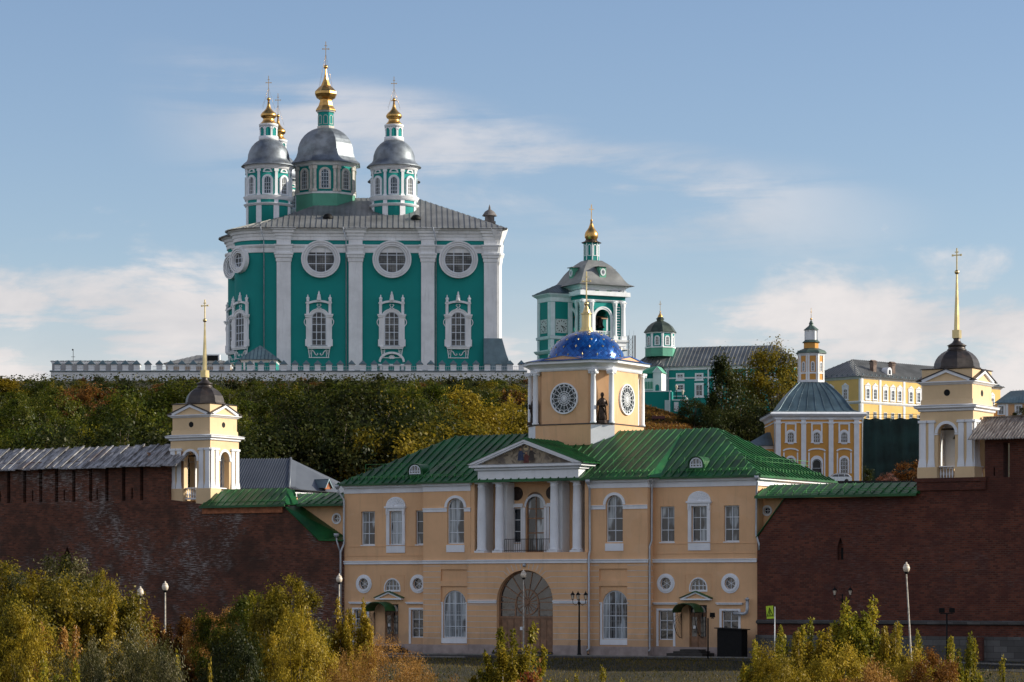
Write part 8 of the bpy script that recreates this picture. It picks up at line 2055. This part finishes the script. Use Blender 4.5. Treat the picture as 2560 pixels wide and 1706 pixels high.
# ---------------------------------------------------------------- street furniture
def at(px, Y): return (px - CX)/F*Y
def globe_lamp(label, px, pytop, Y, d=.40, lean=0):
    x = at(px, Y); z = gz(x, Y); h = (HY - pytop)/F*Y - z
    t = thing('globe_lamp', label, 'street lamp', (x, Y, z), 0, 'white globe street lamps')
    q = MB(); q.tube([(lean, 0, 0), (lean*.9, 0, .8), (0, 0, h - d*1.75)], [.075, .06, .038], 8); q.lathe([(.10, 0), (.10, .5), (.07, .55)], 10, (lean, 0)); q.build('pole', palepost, t)
    q = MB(); q.lathe([(.05, h - d*1.75), (.09, h - d*1.6), (.13, h - d*1.5), (.12, h - d*1.42)], 12); q.build('collar', black, t)
    r = d/2; q = MB(); q.lathe([(.10, h - d*1.45), (r*.8, h - d*1.32), (r, h - d*1.0), (r*.98, h - d*.8), (r*.72, h - d*.5)], 20); q.build('lamp_globe', globe, t)
    q = MB(); q.lathe([(r*.80, h - d*.52), (r*.78, h - d*.46), (r*.5, h - d*.34), (r*.26, h - d*.26), (r*.22, h - d*.06), (.01, h)], 16); q.build('cap', globe, t)
palepost = plain('weathered_pale_post', (.40, .36, .30), .7, var=.35, scale=6)
globe_lamp('globe street lamp standing alone before the left brick wall, right one of two', 413, 1453, 165, .37)
globe_lamp('globe street lamp half hidden in brown bushes, left one of two', 351, 1466, 158, .38)
globe_lamp('globe street lamp beside the left corner down pipe of the gate church', 848, 1434, 178, .38)
globe_lamp('globe street lamp standing in the middle of the big gate arch', 1309, 1424, 191, .38)
globe_lamp('tall leaning globe street lamp in front of the right brick wall', 2266, 1405, 158, .38, lean=.36)
def lantern_post(label, px, pytop, Y, n=3):
    x = at(px, Y); z = gz(x, Y); h = (HY - pytop)/F*Y - z
    t = thing('lantern_post', label, 'street lamp', (x, Y, z), RZ + .25, 'black cast-iron lantern posts')
    q = MB(); q.lathe([(.17, 0), (.17, .1), (.12, .2), (.10, 1.0), (.12, 1.05), (.07, 1.15), (.05, h - .9), (.09, h - .85), (.045, h - .8), (.04, h - .5)], 12); q.build('post', black, t)
    for k, (ox, oy, hh) in enumerate(((-.45, 0, -.28), (.45, 0, -.28), (.0, -.30, -.16)) if n == 3 else ((-.5, 0, 0), (.5, 0, 0))):
        a = MB(); zl = h - .42 + hh*0 
        if n == 3: a.tube([(0, 0, h - .72), (ox*.5, oy*.5, h - .95), (ox*.95, oy*.95, h - .82), (ox, oy, h - .58)], .022, 6)
        else: a.tube([(0, 0, h - .85), (ox*.5, oy, h - .95), (ox*.9, oy, h - .85), (ox, oy, h - .6)], .022, 6)
        a.build('arm', black, t)
        l = MB(); l.lathe([(.055, h - .58), (.12, h - .26)], 6, (ox, oy), sm=False); lo = l.build('lantern', globe, t)
        c = MB(); c.lathe([(.06, h - .60), (.065, h - .56)], 6, (ox, oy), sm=False); c.lathe([(.16, h - .27), (.155, h - .24), (.07, h - .12), (.03, h - .08), (.025, h - .03), (.002, h + .02)], 6, (ox, oy), sm=False)
        for j in range(6):
            an = 2*math.pi*j/6; c.tube([(ox + math.cos(an)*.057, oy + math.sin(an)*.057, h - .58), (ox + math.cos(an)*.125, oy + math.sin(an)*.125, h - .26)], .009, 4)
        c.build('lantern_cap', black, lo)
lantern_post('black post with three lanterns in front of the right side of the gate arch', 1448, 1478, 195.0, 3)
lantern_post('black post with two visible lanterns against the right brick wall', 2106, 1466, 186.0, 2)
def flood(label, px, pytop, Y, heads):
    x = at(px, Y); z = gz(x, Y); h = (HY - pytop)/F*Y - z
    t = thing('floodlight_post', label, 'floodlight', (x, Y, z), 0, 'dark floodlight posts')
    q = MB(); q.tube([(0, 0, 0), (0, 0, h - .35)], .05, 8); q.box(min(heads) - .1, max(heads) + .1, -.03, .03, h - .38, h - .32); q.build('post', black, t)
    for hx in heads:
        q = MB(); q.add([(hx - .17, -.12, h - .30), (hx + .17, -.12, h - .30), (hx + .17, .12, h - .26), (hx - .17, .12, h - .26), (hx - .15, -.16, h - .02), (hx + .15, -.16, h - .02), (hx + .15, .10, h), (hx - .15, .10, h)], [(0,3,2,1),(4,5,6,7),(0,1,5,4),(1,2,6,5),(2,3,7,6),(3,0,4,7)]); q.box(hx - .02, hx + .02, -.02, .02, h - .34, h - .27); q.build('floodlight', black, t)
flood('dark floodlight post beside the right church door', 1770, 1532, 186.5, (.28,))
flood('dark T-shaped post with two floodlights before the right brick wall', 2367, 1520, 178.0, (-.31, .31))
# black shed by the wall
Ls = thing('metal_cabinet', 'black metal cabinet with slanted lid under the lower right window of the church', 'cabinet', G.w(G.x(1829, 1.6), -1.5, gz(G.w(G.x(1829, 1.6), -1.5, 0).x, G.w(G.x(1829, 1.6), -1.5, 0).y) - G.zb), RZ)
q = MB(); q.prism([(-.88, 0), (.88, 0), (.88, 1.82), (-.88, 1.90)], -.45, .45)
for i in range(11): q.box(-.85 + .16*i, -.83 + .16*i, -.462, -.45, .05, 1.8)
q.build('body', black, Ls); q = MB(); q.prism([(-1.02, 1.92), (1.02, 1.83), (1.02, 1.88), (-1.02, 1.98)], -.6, .6); q.build('lid', black, Ls)
# warning sign
x = at(1936, 172); z = gz(x, 172); zt = (HY - 1513)/F*172 - z
sgn = thing('warning_sign', 'fluorescent yellow pedestrian warning sign on a grey post before the right brick wall', 'road sign', (x, 172, z), R(-12))
q = MB(); q.tube([(0, 0, 0), (.02, 0, zt - .1)], .03, 8); q.build('post', pipe, sgn)
q = MB(Matrix.Rotation(R(-4), 4, 'Y')); zc = zt - .42; q.prism([(-.21, zc - .38), (.21, zc - .38), (.21, zc + .38), (-.21, zc + .38)], -.05, -.035); pn = q.build('panel', yelgreen, sgn)
q = MB(Matrix.Rotation(R(-4), 4, 'Y')); q.ring([(-.20, zc - .24), (.20, zc - .24), (0, zc + .30)], [(-.145, zc - .205), (.145, zc - .205), (0, zc + .19)], -.056, -.05)
q.prism(circ(.0, zc + .10, .028, 10), -.055, -.05)
for p_, r_ in ((((0, zc + .07), (-.01, zc - .04)), .04), (((-.01, zc - .04), (-.06, zc - .17)), .028), (((-.01, zc - .04), (.05, zc - .17)), .028), (((0, zc + .05), (.06, zc - .02)), .02), (((0, zc + .05), (-.06, zc + .0)), .02)): seg(q, p_[0], p_[1], r_, -.0552, -.05)
for i in range(4): q.prism([(-.11 + .06*i, zc - .2), (-.08 + .06*i, zc - .2), (-.07 + .06*i, zc - .175), (-.10 + .06*i, zc - .175)], -.0551, -.05)
q.build('pedestrian_symbol', black, pn)
# ---------------------------------------------------------------- things on the slope
x = at(117, 300); z0 = gz(x, 300); hz1 = (HY - 1108)/F*300
h = thing('brick_hut', 'small orange brick hut with green lid roof peeping over the plank roof', 'hut', (x, 300, z0), 0)
q = MB(); q.box(-.75, .75, -.6, .6, -1, hz1 - z0)
for i in range(4): q.box(-.8, .8, -.65, .65, hz1 - z0 - .15 - .45*i, hz1 - z0 - .05 - .45*i)
q.build('wall', brickred, h); q = MB(); q.roof([(-.95, -.8, hz1 - z0), (.95, -.8, hz1 - z0), (.8, 0, hz1 - z0 + .45), (-.8, 0, hz1 - z0 + .45)], 0); q.roof([(-.95, .8, hz1 - z0), (.95, .8, hz1 - z0), (.8, 0, hz1 - z0 + .45), (-.8, 0, hz1 - z0 + .45)], 0); q.build('roof', plain('moss_green_sheet', (.05, .075, .035), .7), h)
x = at(156, 302); h = thing('brick_hut', 'lower dark hut with flat green roof between the orange hut and the pyramid roof', 'hut', (x, 302, gz(x, 302)), 0); hz1 = (HY - 1118)/F*302 - gz(x, 302)
q = MB(); q.box(-.5, .5, -.5, .5, -1, hz1); q.build('wall', brickred, h); q = MB(); q.loft([(-.6, -.6), (.6, -.6), (.6, .6), (-.6, .6)], [(0, hz1), (0, hz1 + .06), (-.4, hz1 + .28)]); q.build('roof', MATS['moss_green_sheet'], h)
x = at(192, 298); h = thing('pyramid_roof_tower', 'dark green pyramid-roofed little tower behind the plank roof', 'tower', (x, 298, gz(x, 298)), R(20)); g0 = gz(x, 298); a_ = (HY - 1104)/F*298 - g0; b_ = (HY - 1132)/F*298 - g0
q = MB(); q.box(-.6, .6, -.6, .6, -1, b_); q.build('wall', brickL, h); q = MB(); q.loft([(-.75, -.75), (.75, -.75), (.75, .75), (-.75, .75)], [(0, b_), (-.74, a_)]); q.build('roof', MATS['moss_green_sheet'], h)
x = at(19, 400); g0 = gz(x, 400); h = thing('white_shed', 'small white shed among the trees at the far left', 'shed', (x, 400, g0), R(-10)); b_ = (HY - 1049)/F*400 - g0
q = MB(); q.box(-.6, .6, -.6, .6, -.5, b_); q.box(.6, 1.3, -.5, .6, -.5, b_ - .1); q.build('wall', oldwhite, h); q = MB(); q.box(-.7, 1.4, -.75, .7, b_, b_ + .08); q.build('roof', blueroof, h)
# ---------------------------------------------------------------- white car beside the ochre church
YC = 488.0; xc = at(2093, YC); zc = (HY - 1208)/F*YC
for k in range(1): pass
car = thing('parked_car', 'white estate car parked in front of the ochre church', 'car', (xc, YC, zc), R(4))
q = MB()
side = [(-2.32, .32), (-2.34, .62), (-2.22, .86), (-1.35, .98), (-.62, 1.46), (-.2, 1.54), (1.1, 1.56), (1.75, 1.50), (2.18, 1.12), (2.30, .95), (2.34, .55), (2.28, .32)]
q.prism([(a, b2) for a, b2 in side if b2 <= 1.0] + [], -.90, .90) if False else None
low_ = [(-2.32, .32), (-2.34, .62), (-2.22, .86), (-1.3, .99), (2.26, 1.04), (2.34, .55), (2.28, .32)]
q.prism(low_[::-1], -.90, .90)
gh = [(-1.32, .98), (-.60, 1.47), (-.2, 1.55), (1.1, 1.57), (1.78, 1.50), (2.24, 1.03)]
vs = [(a, -.86, b2) for a, b2 in gh] + [(a, .86, b2) for a, b2 in gh]; 
vs = [(a, s_*(.86 - .22*(b2 - .98)/.59), b2) for s_ in (-1, 1) for a, b2 in gh]
q.add(vs, [(0,1,2,3,4,5), (11,10,9,8,7,6)] + [(i, 6+i, 7+i, i+1) for i in range(5)] + [(5, 11, 6, 0)])
bd = q.build('body', carp, car)
g2 = MB()
for s_ in (-1, 1):
    for (A, B, C2, D2) in (((-1.12, 1.03), (-.55, 1.42), (.05, 1.46), (.05, 1.03)), ((.13, 1.03), (.13, 1.46), (1.0, 1.47), (1.1, 1.03)), ((1.18, 1.03), (1.1, 1.46), (1.62, 1.43), (1.98, 1.05))):
        P4 = [(p_[0], s_*(.865 - .22*(p_[1] - .98)/.59), p_[1]) for p_ in (A, B, C2, D2)]; n_ = Vector((0, s_*.012, .003)); g2.add([tuple(Vector(p_) + n_) for p_ in P4] + [tuple(Vector(p_) - n_) for p_ in P4], [(0,1,2,3),(4,5,6,7),(0,1,5,4),(1,2,6,5),(2,3,7,6),(3,0,4,7)])
g2.build('window', glass, car); g2 = MB(); g2.add([(-1.26, -.74, 1.03), (-1.26, .74, 1.03), (-.66, .68, 1.44), (-.66, -.68, 1.44)], [(0,1,2,3)]); g2.build('windscreen', glass, car, label='windscreen')
for (wx, wy) in ((-1.45, -.86), (1.42, -.86), (-1.45, .86), (1.42, .86)):
    ty_ = MB(Matrix.Translation((wx, wy, .34)) @ Matrix.Rotation(R(90), 4, 'X')); ty_.lathe([(.18, -.11), (.32, -.11), (.34, -.07), (.34, .07), (.32, .11), (.18, .11)], 20); wo = ty_.build('wheel', rubber, car); ri = MB(Matrix.Translation((wx, wy, .34)) @ Matrix.Rotation(R(90), 4, 'X')); ri.lathe([(.19, -.10), (.03, -.105), (.03, .105), (.19, .10)], 12); ri.build('rim', pipe, wo)
for s_ in (-1, 1): q = MB(); q.box(-2.30, -2.16, s_*.62 - .16, s_*.62 + .16, .66, .80); q.build('headlight', globe, car)
for s_ in (-1, 1): q = MB(); q.box(2.27, 2.35, s_*.72 - .10, s_*.72 + .10, .74, .98); q.build('tail_light', redfl, car)
q = MB(); q.box(-.2, 1.5, -.66, -.62, 1.57, 1.61); q.box(-.2, 1.5, .62, .66, 1.57, 1.61); q.build('roof_rail', black, car)
# access road the car stands on
q = MB(); vs = []
for i in range(21):
    x = at(1950, 470) + i*1.6
    for yy in (478, 498): vs.append((x, yy, zc - .01))
q.add(vs, [(2*i, 2*i+2, 2*i+3, 2*i+1) for i in range(20)]); q.add([(a, b2, c2 - 1.5) for a, b2, c2 in vs], [(2*i, 2*i+1, 2*i+3, 2*i+2) for i in range(20)]); b0_ = 42
q.f += [[2*i, 2*i+2, b0_ + 2*i + 2, b0_ + 2*i] for i in range(20)]; q.mi += [0]*20; q.sm += [False]*20
q.build('access_road', asphalt, kind='structure')
# ---------------------------------------------------------------- person on the terrace
px_, YP_ = 1716.5, 597.0; x = at(px_, YP_); zf = (HY - 1013)/F*YP_
pe = thing('person', 'person in a white shirt and dark trousers standing on the terrace stairs', 'person', (x, YP_, zf), R(15))
me = D.meshes.new('body'); J = {'pel': (0, 0, .92), 'sp': (0, 0, 1.15), 'ch': (0, .0, 1.38), 'nk': (0, 0, 1.50), 'hd': (0, -.02, 1.62), 'ht': (0, -.02, 1.73), 'hl': (-.10, 0, .88), 'kl': (-.11, -.03, .48), 'al': (-.12, 0, .08), 'tl': (-.12, -.15, .03), 'hr': (.10, 0, .88), 'kr': (.12, -.05, .48), 'ar': (.13, .02, .08), 'tr': (.13, -.13, .03), 'sl': (-.19, 0, 1.40), 'el': (-.27, .02, 1.13), 'wl': (-.22, -.12, .92), 'fl': (-.20, -.17, .83), 'sr': (.19, 0, 1.40), 'er': (.28, .02, 1.13), 'wr': (.24, -.14, .93), 'fr': (.22, -.18, .85)}
E_ = [('pel', 'sp'), ('sp', 'ch'), ('ch', 'nk'), ('nk', 'hd'), ('hd', 'ht'), ('pel', 'hl'), ('hl', 'kl'), ('kl', 'al'), ('al', 'tl'), ('pel', 'hr'), ('hr', 'kr'), ('kr', 'ar'), ('ar', 'tr'), ('ch', 'sl'), ('sl', 'el'), ('el', 'wl'), ('wl', 'fl'), ('ch', 'sr'), ('sr', 'er'), ('er', 'wr'), ('wr', 'fr')]
Rd = {'pel': .13, 'sp': .12, 'ch': .14, 'nk': .05, 'hd': .085, 'ht': .075, 'hl': .09, 'kl': .062, 'al': .045, 'tl': .035, 'hr': .09, 'kr': .062, 'ar': .045, 'tr': .035, 'sl': .06, 'el': .042, 'wl': .03, 'fl': .028, 'sr': .06, 'er': .042, 'wr': .03, 'fr': .028}
ks_ = list(J); me.from_pydata([J[k] for k in ks_], [(ks_.index(a), ks_.index(b2)) for a, b2 in E_], [])
me.materials.append(plain('skin', (.45, .27, .18), .6)); bo = D.objects.new('body', me); COL.objects.link(bo); bo.parent = pe
md = bo.modifiers.new('skin', 'SKIN'); 
for i, k in enumerate(ks_): me.skin_vertices[0].data[i].radius = (Rd[k], Rd[k]*.85); me.skin_vertices[0].data[i].use_root = (k == 'pel')
bo.modifiers.new('sub', 'SUBSURF').levels = 2; bo.modifiers['sub'].render_levels = 2
q = MB(); q.lathe([(.145, .93), (.16, 1.1), (.18, 1.3), (.19, 1.41), (.12, 1.49), (.07, 1.52)], 16, sy=.78)
for s_ in (-1, 1): q.tube([(s_*.15, 0, 1.42), (s_*.24, .01, 1.26), (s_*.275, .02, 1.14)], [.075, .065, .06], 8)
q.build('shirt', plain('white_cotton', (.75, .75, .76), .9), pe)
q = MB()
for s_ in (-1, 1): q.tube([(s_*.085, 0, .96), (s_*.10, 0, .86), (s_*.115, -.04, .48), (s_*.125, .01, .09)], [.12, .112, .08, .065], 10)
q.lathe([(.15, .86), (.155, .97)], 14, sy=.8); q.build('trousers', plain('dark_denim', (.03, .035, .05), .9), pe)
q = MB(); q.lathe([(.10, 1.66), (.105, 1.70), (.085, 1.77), (.03, 1.81)], 12, (0, -.01)); q.build('hair', plain('dark_hair', (.03, .02, .015), .6), pe)
for s_ in (-1, 1): q = MB(); q.box(s_*.125 - .045, s_*.125 + .045, -.20, .06, -.01, .08); q.build('shoe', black, pe)
